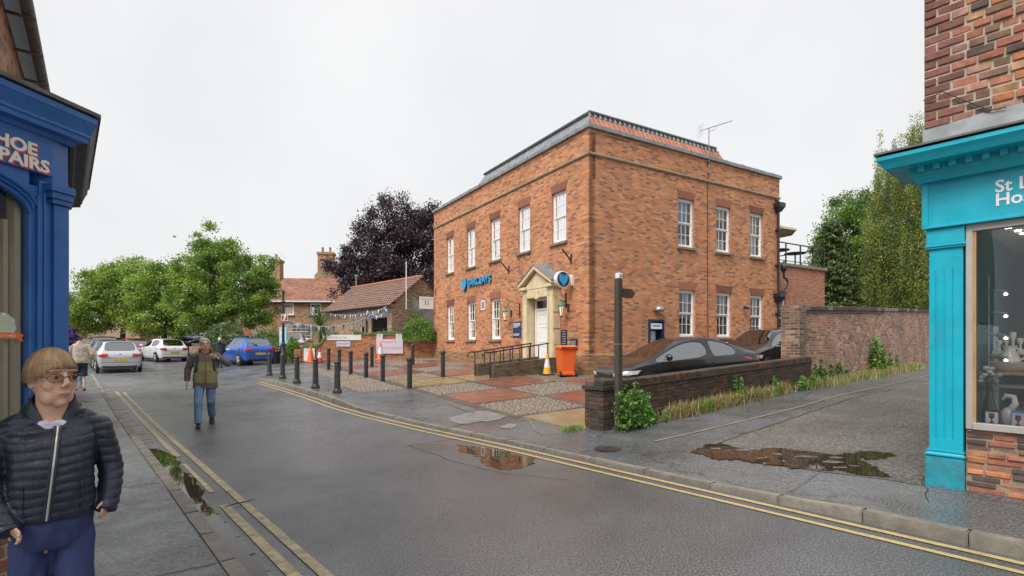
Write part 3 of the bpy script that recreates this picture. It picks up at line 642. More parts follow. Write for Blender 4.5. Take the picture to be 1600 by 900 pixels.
def sash(parent, P, u0, u1, z0, z1, cols=3, rows=4, rec=.09, curtain=None, sill='sill_stone', mat='white_paint', lintel=True, glass='window_glass', fr_w=.07, name='window', sillh=.10):
    """sash window: outer frame, two sashes with glazing bars, each pane its own sheet, sill and brick lintel"""
    mb=MB()
    def bx(a,b,c,d,e,f): # u a..b, depth c..d, z e..f
        mb.add([P(a,c,e),P(b,c,e),P(b,d,e),P(a,d,e),P(a,c,f),P(b,c,f),P(b,d,f),P(a,d,f)],[(0,3,2,1),(4,5,6,7),(0,1,5,4),(1,2,6,5),(2,3,7,6),(3,0,4,7)])
    w=fr_w; d0,d1=rec,rec+.10
    bx(u0+.002,u0+w,d0,d1,z0+.002,z1-.002); bx(u1-w,u1-.002,d0,d1,z0+.002,z1-.002); bx(u0+w,u1-w,d0,d1,z1-w,z1-.002); bx(u0-.0+w,u1-w,d0-.03,d1,z0+.002,z0+w*1.1)
    zi0,zi1=z0+w*1.1,z1-w; zm=(zi0+zi1)/2; ui0,ui1=u0+w,u1-w
    s=.045; panes=[]
    for (a,b,dd) in ((zm,zi1,d0+.02),(zi0,zm,d0+.055)):
        nr=rows//2
        bx(ui0,ui0+s*.7,dd,dd+.035,a,b); bx(ui1-s*.7,ui1,dd,dd+.035,a,b); bx(ui0+s*.7,ui1-s*.7,dd,dd+.035,b-s,b); bx(ui0+s*.7,ui1-s*.7,dd,dd+.035,a,a+s)
        A0,A1,B0,B1=ui0+s*.7,ui1-s*.7,a+s,b-s
        for k in range(1,cols): u=A0+(A1-A0)*k/cols; bx(u-.011,u+.011,dd+.003,dd+.032,B0,B1)
        for k in range(1,nr): z=B0+(B1-B0)*k/nr; bx(A0,A1,dd+.001,dd+.034,z-.011,z+.011)
        for i in range(cols):
            for j in range(nr):
                panes.append((A0+(A1-A0)*i/cols,A0+(A1-A0)*(i+1)/cols,B0+(B1-B0)*j/nr,B0+(B1-B0)*(j+1)/nr,dd+.018))
    win=mb.build(name,mat,parent)
    for (a,b,c,d,dd) in panes:
        t=[random.uniform(-.004,.004) for _ in range(3)]
        m2=MB(); m2.quad(P(a,dd+t[0],c),P(b,dd+t[1],c),P(b,dd+t[2],d),P(a,dd+t[0]+t[2]-t[1],d)); m2.build('pane',glass,win)
    if sill:
        m2=MB(); a,b=u0-.09,u1+.09
        m2.add([P(a,-.09,z0-sillh),P(b,-.09,z0-sillh),P(b,.12,z0-sillh),P(a,.12,z0-sillh),P(a,-.09,z0-.015),P(b,-.09,z0-.015),P(b,.12,z0+.004),P(a,.12,z0+.004)],[(0,3,2,1),(4,5,6,7),(0,1,5,4),(1,2,6,5),(2,3,7,6),(3,0,4,7)])
        m2.build('sill',sill,win)
    if lintel:
        m2=MB(); n=13; h=.30; a0,a1=u0-.01,u1+.01
        for k in range(n):
            f0,f1=k/n,(k+1)/n; sp=.09; g=.005
            bl,br=a0+(a1-a0)*f0+g,a0+(a1-a0)*f1-g; tl,tr=a0-sp+(a1-a0+2*sp)*f0+g,a0-sp+(a1-a0+2*sp)*f1-g
            dd=-.004-random.uniform(0,.006)
            m2.add([P(bl,dd,z1),P(br,dd,z1),P(br,.02,z1),P(bl,.02,z1),P(tl,dd,z1+h),P(tr,dd,z1+h),P(tr,.02,z1+h),P(tl,.02,z1+h)],[(0,3,2,1),(4,5,6,7),(0,1,5,4),(1,2,6,5),(2,3,7,6),(3,0,4,7)])
        m2.build('brick_lintel','soldier_brick',win)
    if curtain:
        for (cm,ca,cb,cz0,cz1) in curtain:
            m2=MB(); n=14; ua,ub=u0+(u1-u0)*ca,u0+(u1-u0)*cb; za,zb=z0+(z1-z0)*cz0,z0+(z1-z0)*cz1; wav=0 if 'blind' in cm else .018
            pv=[P(ua+(ub-ua)*k/n,rec+.20+wav*math.sin(k*2.3),za) for k in range(n+1)]+[P(ua+(ub-ua)*k/n,rec+.20+wav*math.sin(k*2.3),zb) for k in range(n+1)]
            m2.add(pv,[(k,k+1,n+2+k,n+1+k) for k in range(n)]); m2.build('curtain',cm,win,smooth=60)
    return win
bank=thing('bank_building','two-storey orange brick bank with white sash windows and stone doorway','building',BC,BA)
BW,BD=11.2,14.0; ZT=9.2
PL=lambda u,d,z:(d,u,z)          # left facade: plane x=0, u along y
PR=lambda u,d,z:(u,d,z)          # right facade: plane y=0, u along x
hw=.465
LU=[1.77,4.24,6.74,9.22,11.75]; LL=[6.70,9.18,11.70]; RU=[4.97,7.25,9.50]; RL=[5.03,7.30,9.52]
lop=[(c-hw,c+hw,5.5,7.42) for c in LU]+[(c-hw,c+hw,1.86,3.74) for c in LL]+[(2.1,3.36,.9,3.45)]
rop=[(c-hw,c+hw,5.5,7.42) for c in RU]+[(c-hw,c+hw,1.93,3.80) for c in RL]+[(2.87,3.68,1.2,2.58)]
mb=MB(); wallpanel(mb,BD,1.25,ZT,.32,[o if o[2]>1.25 else (o[0],o[1],1.25,o[3]) for o in lop],lambda u,d,z:(d,u,z)); mb.build('front_wall','bank_brick',bank)
mb=MB(); wallpanel(mb,BW-.33,1.25,ZT,.32,[(a-.32-.004,b-.32-.004,c if c>1.25 else 1.25,d) for a,b,c,d in rop],lambda u,d,z:(u+.324,d,z)); mb.box(.001,.325,.0,.001,1.25,ZT); mb.build('side_wall','bank_brick',bank)
mb=MB(); mb.box(BW-.3,BW,.322,BD-.3,0,ZT); mb.box(.322,BW,BD-.3,BD,0,ZT); mb.build('rear_wall','bank_brick',bank)
mb=MB(); mb.box(-.05,.3,-.05,2.1,0,1.25); mb.box(-.05,.3,3.36,BD,0,1.25); mb.box(.3,BW,-.05,.3,0,1.25)
mb.extr([(0,1.25),(.05,1.25),(0,1.31)],(0,BD,0),(0,3.77,0)); mb.extr([(0,1.25),(.05,1.25),(0,1.31)],(0,1.66,0),(0,-.05,0)); mb.extr([(0,1.25),(.05,1.25),(0,1.31)],(0,0,0),(BW,0,0)); mb.build('plinth','bank_plinth',bank)
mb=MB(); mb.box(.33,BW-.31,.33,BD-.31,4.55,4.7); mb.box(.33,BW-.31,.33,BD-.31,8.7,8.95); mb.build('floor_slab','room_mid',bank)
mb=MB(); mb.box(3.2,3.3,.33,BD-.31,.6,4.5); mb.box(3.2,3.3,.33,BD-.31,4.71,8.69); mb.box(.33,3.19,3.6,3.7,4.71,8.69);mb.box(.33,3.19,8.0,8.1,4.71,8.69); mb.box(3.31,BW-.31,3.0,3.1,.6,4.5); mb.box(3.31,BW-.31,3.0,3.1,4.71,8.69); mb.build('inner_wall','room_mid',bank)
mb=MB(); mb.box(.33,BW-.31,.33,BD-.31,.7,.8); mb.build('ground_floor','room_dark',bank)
# string course
mb=MB(); pr=[(0,0),(.05,.0),(.065,.045),(.05,.09),(0,.105)]
mb.extr(pr,(0,BD,8.28),(0,-.0,8.28)); mb.extr(pr,(-.065,0,8.28),(BW,0,8.28)); mb.build('string_course','string_stone',bank)
# oversailing brick courses under the coping, lead coping, low tiled mansard
mb=MB(); mb.box(-.012,.001,-.012,BD,9.08,9.2); mb.box(.001,BW,-.012,.001,9.08,9.2); mb.build('oversail_course','bank_brick',bank)
mb=MB(); mb.box(-.10,.36,-.10,BD+.06,9.203,9.36); mb.box(.361,BW+.08,-.10,.36,9.203,9.36); mb.box(BW-.36,BW+.06,.361,BD+.06,9.203,9.355); mb.box(.361,BW-.361,BD-.36,BD+.06,9.203,9.355); mb.build('lead_coping','lead',bank,bevel=.015)
for k in range(13):
    mb=MB(); y=.6+k*1.07; mb.tube([(-.112,y,9.21),(-.112,y,9.365),(.3,y,9.372)],.014,6); mb.build('lead_roll','lead',bank)
for k in range(10):
    mb=MB(); x=.9+k*1.07; mb.tube([(x,-.112,9.21),(x,-.112,9.365),(x,.3,9.372)],.014,6); mb.build('lead_roll','lead',bank)
mb=MB(); mb.box(.361,BW-.361,.361,BD-.361,8.96,9.1); mb.build('flat_roof','lead',bank)
X1,Y1_,H0,H1,IN=7.4,8.6,9.36,9.90,.30
def fru(x0,x1,y0,y1,z0,z1,i): return [(x0,y0,z0),(x1,y0,z0),(x1,y1,z0),(x0,y1,z0),(x0+i,y0+i,z1),(x1-i,y0+i,z1),(x1-i,y1-i,z1),(x0+i,y1-i,z1)]
mb=MB(); mb.add(fru(.02,X1,.02,Y1_,H0,H1,IN),[(0,3,2,1),(4,5,6,7),(0,1,5,4),(1,2,6,5),(2,3,7,6),(3,0,4,7)]); mans=mb.build('mansard','lead',bank)
n=30; tw=(X1-.3)/n
for k in range(n):
    mb=MB(); x0=.12+k*tw; V=[]; q=7
    for j in range(q):
        f=j/(q-1); x=x0+tw*f*1.06; hgt=.035*math.sin(f*2*math.pi*.92)
        for (fz,) in ((0,),(.62,)):
            z=H0+.005+(H1-H0)*fz; y=.02+IN*fz-.045-hgt; V.append((x,y,z))
    mb.add(V,[(2*j,2*j+2,2*j+3,2*j+1) for j in range(q-1)]); mb.build('pantile','pantile_red',mans,smooth=60)
for k in range(n):
    mb=MB(); x0=.2+k*tw; mb.tube([(x0,.02+IN*.58-.06,H0+(H1-H0)*.60),(x0+.05,.02+IN*.97-.03,H1-.01)],[.055,.03],6); mb.build('tile_roll','lead',mans)
mb=MB(); pr=[(0,0),(.06,0),(.09,.05),(.06,.1),(0,.1)]
mb.extr(pr,(IN,Y1_-IN,H1-.02),(IN,IN-.05,H1-.02)); mb.extr(pr,(IN-.05,IN,H1-.02),(X1-IN,IN,H1-.02)); mb.build('ridge_roll','slate',mans)
# windows
cur=[[('curtain_white',.06,.36,.05,.95),('curtain_cream',.36,.94,.80,.95),('curtain_white',.7,.94,.05,.8)],[('curtain_white',.06,.94,.05,.26),('curtain_cream',.55,.94,.62,.95)],[('curtain_white',.06,.94,.05,.30),('curtain_white',.5,.94,.5,.95)],[('curtain_white',.06,.94,.05,.18),('curtain_white',.06,.3,.2,.95)],[('curtain_white',.06,.4,.05,.95),('curtain_cream',.4,.94,.78,.95),('curtain_white',.4,.94,.05,.2)]]
for c,k in zip(LU,cur): sash(bank,PL,c-hw,c+hw,5.5,7.42,curtain=k)
for i,c in enumerate(LL): sash(bank,PL,c-hw,c+hw,1.86,3.74,curtain=[('curtain_white',.06,.34,.05,.95),('curtain_white',.66,.94,.05,.95)])
cur=[[('blind_blue',.05,.95,.5,.95),('curtain_white',.05,.95,.05,.2),('curtain_white',.05,.3,.2,.5)],[('curtain_cream',.05,.95,.72,.95),('curtain_white',.05,.95,.05,.3)],[('curtain_cream',.05,.95,.72,.95),('curtain_white',.05,.95,.1,.72)]]
for c,k in zip(RU,cur): sash(bank,PR,c-hw,c+hw,5.5,7.42,curtain=k)
for c in RL: sash(bank,PR,c-hw,c+hw,1.93,3.80,curtain=[('curtain_white',.62,.95,.05,.95)]+([('curtain_white',.05,.5,.05,.25)] if c<6 else []))
# stone doorway
mb=MB(); xo=-.36
mb.box(xo,.2,1.66,2.0,.35,3.45); mb.box(xo,.2,3.43,3.77,.35,3.45)
mb.box(xo,.2,1.66,3.77,3.453,3.80)
mb.box(xo-.03,xo,1.9,2.0,.4,3.56); mb.box(xo-.03,xo,3.43,3.53,.4,3.56); mb.box(xo-.03,xo,1.9,3.53,3.46,3.56)
mb.box(xo-.05,xo-.001,2.60,2.83,3.40,3.74)
for z in (1.0,1.62,2.24,2.86): 
    mb.box(xo+.04,-.02,1.635,1.66,z,z+.52)
mb.box(0.0,.2,2.003,2.1,.9,3.45); mb.box(0.0,.2,3.36,3.427,.9,3.45)
portal=mb.build('stone_doorway','bath_stone',bank,bevel=.008)
mb=MB(); yc=2.715
mb.add([(xo,1.72,3.82),(xo,3.71,3.82),(xo,yc,4.50),(.1,1.72,3.82),(.1,3.71,3.82),(.1,yc,4.50)],[(0,1,2),(3,5,4),(0,3,4,1),(1,4,5,2),(2,5,3,0)]); mb.build('tympanum','bath_stone',portal)
mb=MB()
for (ya,yb) in ((1.58,2.02),(3.41,3.85)): mb.box(xo-.13,.02,ya,yb,3.803,3.92)
for sg in (-1,1):
    e=yc+sg*1.17; 
    V=[]
    for (x) in (xo-.16,.02):
        for (y,z) in ((e,3.90),(e,4.04),(yc,4.72),(yc,4.56)): V.append((x,y,z))
    mb.add(V,[(0,1,2,3),(7,6,5,4),(0,4,5,1),(1,5,6,2),(2,6,7,3),(3,7,4,0)])
mb.build('pediment','bath_stone',portal,bevel=.006)
mb=MB()
for sg in (-1,1):
    e=yc+sg*1.2; V=[]
    for x in (xo-.19,.05):
        for (y,z) in ((e,4.035),(e,4.07),(yc,4.765),(yc,4.725)): V.append((x,y,z))
    mb.add(V,[(0,1,2,3),(7,6,5,4),(0,4,5,1),(1,5,6,2),(2,6,7,3),(3,7,4,0)])
mb.build('lead_roof','lead',portal)
mb=MB()
for k in range(9):     # bird spikes of curled lead along the slope facing the lane
    f=k/8; y=yc-1.15*f*.98+.02; z=4.76-.69*f*.98
    mb.add([(.0,y-.07,z),(.0,y+.07,z+.04),(.0,y+.02,z+.22),(-.1,y-.07,z),(-.1,y+.07,z+.04),(-.03,y+.0,z+.19)],[(0,1,2),(3,5,4),(0,2,5,3),(1,4,5,2)])
mb.build('lead_upstand','lead',portal)
mb=MB(); mb.box(-.02,.06,2.1,2.19,.95,3.45); mb.box(-.02,.06,3.27,3.36,.95,3.45); mb.box(-.02,.06,2.19,3.27,3.36,3.45); mb.box(-.02,.06,2.19,3.27,2.98,3.06); df=mb.build('door_frame','white_paint',bank)
mb=MB(); mb.box(.0,.05,2.2,3.26,.95,2.97)
for (a,b,c,d) in ((2.32,3.14,2.45,2.85),(2.32,3.14,1.72,2.33),(2.32,3.14,1.1,1.6)): 
    for (e,f,g,h) in ((a,b,c,c+.03),(a,b,d-.03,d),(a,a+.03,c+.03,d-.03),(b-.03,b,c+.03,d-.03)): mb.box(-.012,.0,e,f,g,h)
dr=mb.build('door','white_paint',bank,bevel=.003)
mb=MB(); mb.box(-.05,-.001,2.24,2.42,1.72,1.78); mb.tube([(-.03,2.3,2.0),(0,2.3,2.0)],.02,8); mb.build('door_handle','black_iron',dr)
mb=MB(); mb.quad((.02,2.19,3.06),(.02,2.19,3.36),(.02,3.27,3.36),(.02,3.27,3.06)); mb.build('fanlight','black_glass',df)
mb=MB(); mb.box(-.36,.3,1.66,3.77,.3,.94); mb.build('doorstep','sill_stone',bank)
# ramp with brick cheeks, two handrails
rampm=MB(); z0=.36
rampm.add([(-3.1,1.62,.3),(-.37,1.62,.3),(-.37,2.55,.3),(-3.1,2.55,.3),(-3.1,1.62,.44),(-.37,1.62,.94),(-.37,2.55,.94),(-3.1,2.55,.44)],[(0,3,2,1),(4,5,6,7),(0,1,5,4),(1,2,6,5),(2,3,7,6),(3,0,4,7)])
ramp_o=rampm.build('entrance_ramp','footway',bank)
for (ya,yb) in ((1.38,1.618),(2.552,2.78)):
    mb=MB(); mb.add([(-3.05,ya,.2),(-.38,ya,.2),(-.38,yb,.2),(-3.05,yb,.2),(-3.05,ya,.93),(-.38,ya,1.16),(-.38,yb,1.16),(-3.05,yb,.93)],[(0,3,2,1),(4,5,6,7),(0,1,5,4),(1,2,6,5),(2,3,7,6),(3,0,4,7)])
    mb.build('ramp_wall','ramp_brick',bank,bevel=.01)
for y,lab in ((1.50,'black tubular handrail on the ramp wall beside the orange bin'),(2.66,'black tubular handrail on the ramp wall farther from the orange bin')):
    h=thing('handrail',lab,'handrail',BL(-3.1,y)+(0.45,),BA)
    def lz(x): return 1.36+ (x+3.1)*.128
    mb=MB(); mb.tube([(-.28,0,.72),(-.30,0,.80),(-.25,0,.88),(-.15,0,.915)]+[(x,0,lz(x-3.1)-.45) for x in (0,1.2,2.45)],.024,8); mb.build('top_rail','rail_paint',h,smooth=50)
    for k in range(7):
        x=.0+k*.40; mb=MB(); mb.tube([(x,0,-.02 if k==0 else (.42+x*.086)),(x,0,lz(x-3.1)-.45)],.02,8); mb.build('post','rail_paint',h,smooth=50)
# downpipe with hopper heads at the lane end, and a second spout pipe
mb=MB(); xp=10.95
mb.tube([(xp,-.11,.4),(xp,-.11,3.6)],.055,10); mb.tube([(xp,-.11,3.95),(xp,-.11,7.7)],.055,10)
mb.add(fru(xp-.10,xp+.10,-.22,-.0,3.55,3.75,0)[:4]+fru(xp-.2,xp+.2,-.30,-.0,3.75,3.95,0)[:0]+[(xp-.2,-.3,3.78),(xp+.2,-.3,3.78),(xp+.2,-.002,3.78),(xp-.2,-.002,3.78)],[(0,3,2,1),(4,5,6,7),(0,1,5,4),(1,2,6,5),(2,3,7,6),(3,0,4,7)])
mb.box(xp-.23,xp+.23,-.33,-.002,3.781,3.95)
mb.add([(xp-.09,-.2,7.65),(xp+.09,-.2,7.65),(xp+.09,-.01,7.65),(xp-.09,-.01,7.65),(xp-.2,-.3,7.85),(xp+.2,-.3,7.85),(xp+.2,-.01,7.85),(xp-.2,-.01,7.85)],[(0,3,2,1),(4,5,6,7),(0,1,5,4),(1,2,6,5),(2,3,7,6),(3,0,4,7)])
mb.box(xp-.22,xp+.22,-.32,-.004,7.851,8.05); mb.tube([(xp-.02,-.1,8.05),(xp-.02,-.1,8.2),(xp-.02,.05,8.22)],.06,10)
mb.tube([(xp+.2,-.16,3.98),(xp+.55,-.14,4.22),(xp+.72,-.12,4.45),(xp+.68,-.1,4.62),(xp+.5,-.08,4.7),(xp+.45,-.08,5.0)],.05,8); mb.lathe([(.06,0),(.12,.08),(.14,.2),(.1,.24)],(xp+.45,-.08,4.95),10); mb.tube([(xp+.42,-.08,5.2),(xp+.5,-.08,5.5)],[.09,.03],7)
for z in (1.4,3.0,5.2,6.8): mb.box(xp-.10,xp+.10,-.175,-.002,z,z+.07)
mb.build('downpipe','black_iron',bank,smooth=40)
mb=MB(); mb.tube([(6.22,-.02,8.5),(6.22,-.02,4.8),(6.24,-.02,1.3)],.012,5); mb.build('aerial_cable','black_iron',bank)
# rear extension with roof terrace
ext=thing('bank_extension','lower brick extension with roof terrace and railing at the bank\'s lane end','building',BL(11.2,.4)+(0,),BA)
mb=MB(); wallpanel(mb,4.5,0,5.35,.3,[(.25,1.15,1.9,3.85)],lambda u,d,z:(u+.002,d,z)); mb.box(4.2,4.5,.3,8,0,5.35); mb.box(.3,4.2,7.7,8,0,5.35); mb.build('wall','extension_brick',ext)
mb=MB(); mb.box(.002,4.62,-.1,8.1,5.352,5.5); mb.build('terrace_coping','sill_stone',ext,bevel=.01)
sash(ext,lambda u,d,z:(u,d,z),.25,1.15,1.9,3.85,sill='sill_stone',curtain=[('curtain_white',.1,.5,.1,.9)])
mb=MB()
for x in (.1,1.2,2.4,3.5,4.5): mb.box(x-.025,x+.025,.0,.05,5.5,6.45)
mb.box(.07,4.53,-.004,.046,6.45,6.5); mb.box(.07,4.53,.01,.04,5.62,5.65); mb.box(4.475,4.525,.06,7.8,6.451,6.499); mb.build('railing','black_iron',ext)
ps=thing('patio_parasol','cream patio parasol open on the roof terrace','parasol',BL(12.6,2.0)+(5.5,),BA+.3)
mb=MB(); n=8; V=[(1.75*math.cos(2*math.pi*k/n),1.75*math.sin(2*math.pi*k/n),1.75) for k in range(n)]+[(1.75*math.cos(2*math.pi*k/n),1.75*math.sin(2*math.pi*k/n),1.65) for k in range(n)]+[(0,0,2.45)]
mb.add(V,[(k,(k+1)%n,2*n) for k in range(n)]+[(n+k,n+(k+1)%n,(k+1)%n,k) for k in range(n)]); mb.build('canopy','curtain_cloth',ps)
mb=MB(); mb.tube([(0,0,0),(0,0,2.44)],.03,8); mb.build('pole','pine_wood',ps)
ps=thing('closed_parasol','light blue parasol folded on the roof terrace','parasol',BL(12.1,.95)+(5.5,),BA)
mb=MB(); mb.lathe([(.28,.2),(.34,.5),(.2,1.0),(.05,1.55)],n=9); mb.build('canopy','blind_blue',ps); mb=MB(); mb.tube([(0,0,0),(0,0,1.6)],.025,6); mb.build('pole','pine_wood',ps)
for i,(x,y,lab) in enumerate(((12.7,1.0,'round dark table on the roof terrace under the cream parasol'),(14.3,1.1,'dark table at the outer corner of the roof terrace'))):
    t=thing('terrace_table',lab,'table',BL(x,y)+(5.5,),BA); mb=MB(); mb.lathe([(.5,.72),(.52,.74),(.5,.76)],n=14); mb.build('tabletop','old_oak',t); mb=MB(); mb.tube([(0,0,0),(0,0,.72)],.04,6); mb.lathe([(.25,0),(.22,.04)],n=10); mb.build('pedestal','black_iron',t)
# ------------------------------------------------------------------ things fixed to the bank
def on_bank(name,label,cat,x,y,z,group=None,extra=0): return thing(name,label,cat,(*BL(x,y),z),BA+extra,group)
sg=on_bank('bank_sign','blue raised letters and eagle emblem spelling the bank\'s name','sign',0,9.46,4.5)
# letters read from the street: local x of the text runs towards -y
rot=(R(90),0,R(-90))
t=text_mesh('letters','BARCLAYS',.50,.035,'bank_blue',sg,(-.07,-.02,.03),rot,sx=1.0,bold=.003,spacing=1.03); 
t2=text_mesh('letter_backing','BARCLAYS',.50,.02,'bank_navy',sg,(-.035,-.02,.03),rot,sx=1.0,bold=.007,spacing=1.03)
def eagle(parent,loc,rot,sc,th,mat,name='eagle'):
    half=[(0,.40),(.05,.46),(.09,.40),(.08,.28),(.13,.24),(.18,.34),(.26,.46),(.33,.52),(.36,.42),(.43,.44),(.42,.30),(.49,.27),(.43,.17),(.49,.10),(.41,.04),(.44,-.06),(.35,-.08),(.34,-.19),(.25,-.18),(.23,-.30),(.15,-.24),(.19,-.40),(.11,-.38),(.07,-.52),(0,-.44)]
    pts=[(x*sc,y*sc) for x,y in half]+[(-x*sc,y*sc) for x,y in half[-2:0:-1]]
    pts=[p for p in pts][::-1]
    bm=bmesh.new(); f=bm.faces.new([bm.verts.new((x,y,0)) for x,y in pts]); bmesh.ops.triangulate(bm,faces=[f]); g=bmesh.ops.extrude_face_region(bm,geom=bm.faces[:])
    for v in [e for e in g['geom'] if isinstance(e,bmesh.types.BMVert)]: v.co.z+=th
    bmesh.ops.recalc_face_normals(bm,faces=bm.faces[:])
    me=bpy.data.meshes.new(name); bm.to_mesh(me); bm.free(); o=finish(me,name,mat,parent,loc=loc); o.rotation_euler=rot; return o
eagle(sg,(-.05,.38,.13),rot,.56,.06,'bank_blue','eagle_emblem'); eagle(sg,(-.02,.38,.13),rot,.60,.03,'bank_navy','emblem_backing')
rs=on_bank('round_sign','round navy projecting sign with a light blue eagle emblem','sign',-.48,.92,3.97)
mb=MB(); mb.lathe([(.27,-.09),(.30,-.08),(.30,.08),(.27,.09)],n=32,axis='Y'); mb.build('rim','sign_white',rs,smooth=40)
for sgn in (-1,1):
    mb=MB(); mb.lathe([(.268,0),(.268,.006)],(0,sgn*.091-.003,0),32,axis='Y'); mb.build('face','bank_navy',rs)
eagle(rs,(0,-.098,-.02),(R(90),0,0),.42,.012,'bank_blue')
mb=MB(); mb.box(.30,.40,-.04,.04,-.14,.14); mb.box(.40,.48,-.08,.08,-.2,.2); mb.build('bracket','sign_white',rs)
def lantern(label,y):
    o=on_bank('wall_lantern',label,'lamp',-.34,y,2.62)
    mb=MB(); mb.lathe([(.03,0),(.05,.03),(.05,.05)],n=8); 
    for k in range(6):
        a=2*math.pi*k/6; mb.tube([(.055*math.cos(a),.055*math.sin(a),.05),(.11*math.cos(a),.11*math.sin(a),.42)],.008,4)
    mb.tube([(0,0,.6),(.12,0,.62),(.25,0,.5),(.34,0,.36)],.014,6); mb.box(.31,.34,-.05,.05,.22,.5); mb.build('frame','black_iron',o)
    mb=MB(); mb.lathe([(.14,.42),(.14,.45),(.06,.56),(.025,.58),(.03,.63),(.0,.66)],n=10); mb.build('cap','verdigris',o)
    mb=MB(); mb.lathe([(.048,.06),(.10,.41)],n=6); mb.build('glass','lamp_glass',o)
lantern('green-capped wall lantern beside the navy wall plaque',5.25); lantern('green-capped wall lantern above the bin, right of the doorway',1.15)
pq=on_bank('wall_plaque','navy information plaque left of the bank doorway','plaque',0,4.78,2.26)
mb=MB(); mb.box(-.025,-.002,-.33,.33,-.34,.34); mb.build('board','sign_navy',pq,bevel=.004)
for k,(w,z) in enumerate(((.5,.25),(.52,.2),(.5,.15),(.34,.1),(.5,-.2),(.4,-.25))):
    mb=MB(); x=.27; a=0
    while a<w:
        ww=random.uniform(.04,.1); mb.box(-.0275,-.0255,x-a-ww,x-a,z,z+.028); a+=ww+.015
    mb.build('printed_line','print_white',pq)
nb=on_bank('notice_board','narrow black notice board right of the bank doorway','notice board',0,1.41,1.88)
mb=MB(); mb.box(-.04,-.002,-.17,.17,-.3,.3); mb.build('board','bank_navy',nb,bevel=.005)
for k in range(6): mb=MB(); mb.box(-.0425,-.0405,-.13,.13-random.uniform(0,.1),.22-k*.09,.245-k*.09); mb.build('printed_line','print_grey',nb)
ns=on_bank('night_safe','small dark metal night safe hatch behind the orange bin','safe',0,.82,1.64)
mb=MB(); mb.box(-.05,-.002,-.21,.21,-.2,.2); mb.build('frame','black_iron',ns,bevel=.01); mb=MB(); mb.box(-.07,-.051,-.15,.15,-.13,.13); mb.build('hatch','galvanised',ns,bevel=.01); 
vg=on_bank('wall_vent','white framed ventilation grille between the lower front windows','vent',0,7.88,3.5)
mb=MB(); mb.box(-.03,-.002,-.2,-.15,-.23,.23); mb.box(-.03,-.002,.15,.2,-.23,.23); mb.box(-.03,-.002,-.15,.15,.17,.23); mb.box(-.03,-.002,-.15,.15,-.23,-.17); mb.build('frame','white_paint',vg)
for k in range(8): mb=MB(); mb.box(-.018,-.004,-.149,.149,-.165+k*.042,-.14+k*.042); mb.build('slat','print_grey',vg)
def bracket(label,y,z,vert):
    o=on_bank('flag_bracket',label,'bracket',0,y,z)
    mb=MB(); mb.box(-.04,-.002,-.03,.03,-.22 if not vert else -.28,.12 if not vert else .28); mb.build('wall_plate','black_iron',o); mb=MB()
    if vert: mb.tube([(-.03,0,-.1),(-.35,.5,.22)],.008,5); mb.tube([(-.03,0,.2),(-.06,0,.2)],.02,6)
    else: mb.tube([(-.03,0,-.12),(-.42,0,.26)],.03,7)
    mb.build('arm','black_iron',o)
bracket('black flag bracket high on the wall, between lettering and doorway',5.45,4.95,False); bracket('black flag bracket high on the wall near the building corner',.98,4.82,False)
bracket('black vertical basket bracket left of the stone doorway',4.55,3.1,True); bracket('black vertical basket bracket right of the stone doorway',1.3,3.28,True)
atm=thing('cash_machine','navy framed cash machine set in the bank\'s side wall','cash machine',(*BL(3.275,0),1.2),BA)
mb=MB(); mb.box(-.40,-.33,-.06,.25,0,1.38); mb.box(.33,.40,-.06,.25,0,1.38); mb.box(-.33,.33,-.06,.25,1.30,1.38); mb.box(-.33,.33,-.05,.25,0,.1); mb.box(-.33,.33,.2,.25,.1,1.3); mb.build('surround','bank_navy',atm,bevel=.004)
mb=MB(); mb.box(-.3,.3,-.03,.0,1.02,1.24); mb.build('header_panel','print_white',atm); mb=MB(); mb.box(-.2,.2,-.0335,-.0305,1.11,1.17); mb.build('header_print','bank_blue',atm)
mb=MB(); mb.add([(-.3,.02,.15),(.3,.02,.15),(.3,.15,.6),(-.3,.15,.6),(-.3,.18,.15),(.3,.18,.15),(.3,.18,.6),(-.3,.18,.6)],[(0,1,2,3),(0,3,7,4),(1,5,6,2),(3,2,6,7)]); mb.build('keypad_shelf','steel',atm); mb=MB(); mb.box(-.2,.14,.16,.19,.62,.95); mb.build('screen','screen_glow',atm); mb=MB(); mb.box(-.1,.1,.03,.06,.22,.34); mb.build('keypad','print_grey',atm)
ll=thing('dome_light','grey dome light above the cash machine','lamp',(*BL(3.3,0),2.95),BA); mb=MB(); mb.lathe([(.02,.16),(.14,.12),(.2,.03),(.2,-.03),(.17,-.06)],(0,-.14,0),14); mb.build('dome','galvanised',ll,smooth=60); mb=MB(); mb.box(-.05,.05,-.08,-.002,-.03,.08); mb.build('base','black_iron',ll)
cc=thing('security_camera','small black security camera between the side windows','camera',(*BL(8.6,0),3.2),BA); mb=MB(); mb.tube([(0,-.002,0),(0,-.1,0)],.03,8); mb.build('mount','black_iron',cc); mb=MB(); mb.tube([(-.14,-.14,.03),(.1,-.14,-.02)],.055,10); mb.build('camera_body','black_iron',cc)
ae=thing('television_aerial','thin metal television aerial on a mast above the side wall','aerial',(*BL(6.25,-.06),8.55),BA)
mb=MB(); mb.tube([(0,0,0),(0,0,1.95)],.022,6); mb.build('mast','galvanised',ae)
mb=MB(); mb.box(-.03,.03,-.03,.05,.05,.1); mb.box(-.03,.03,-.03,.05,.5,.55); mb.build('wall_bracket','black_iron',ae)
mb=MB(); d=Vector((1.55,-.35,.62)); p0=Vector((-.42,.1,1.78)); mb.tube([p0,p0+d],.014,5); mb.tube([(0,0,1.8),(.35,-.05,1.95),(.38,-.07,2.08)],.01,5); mb.build('boom','galvanised',ae)
mb=MB()
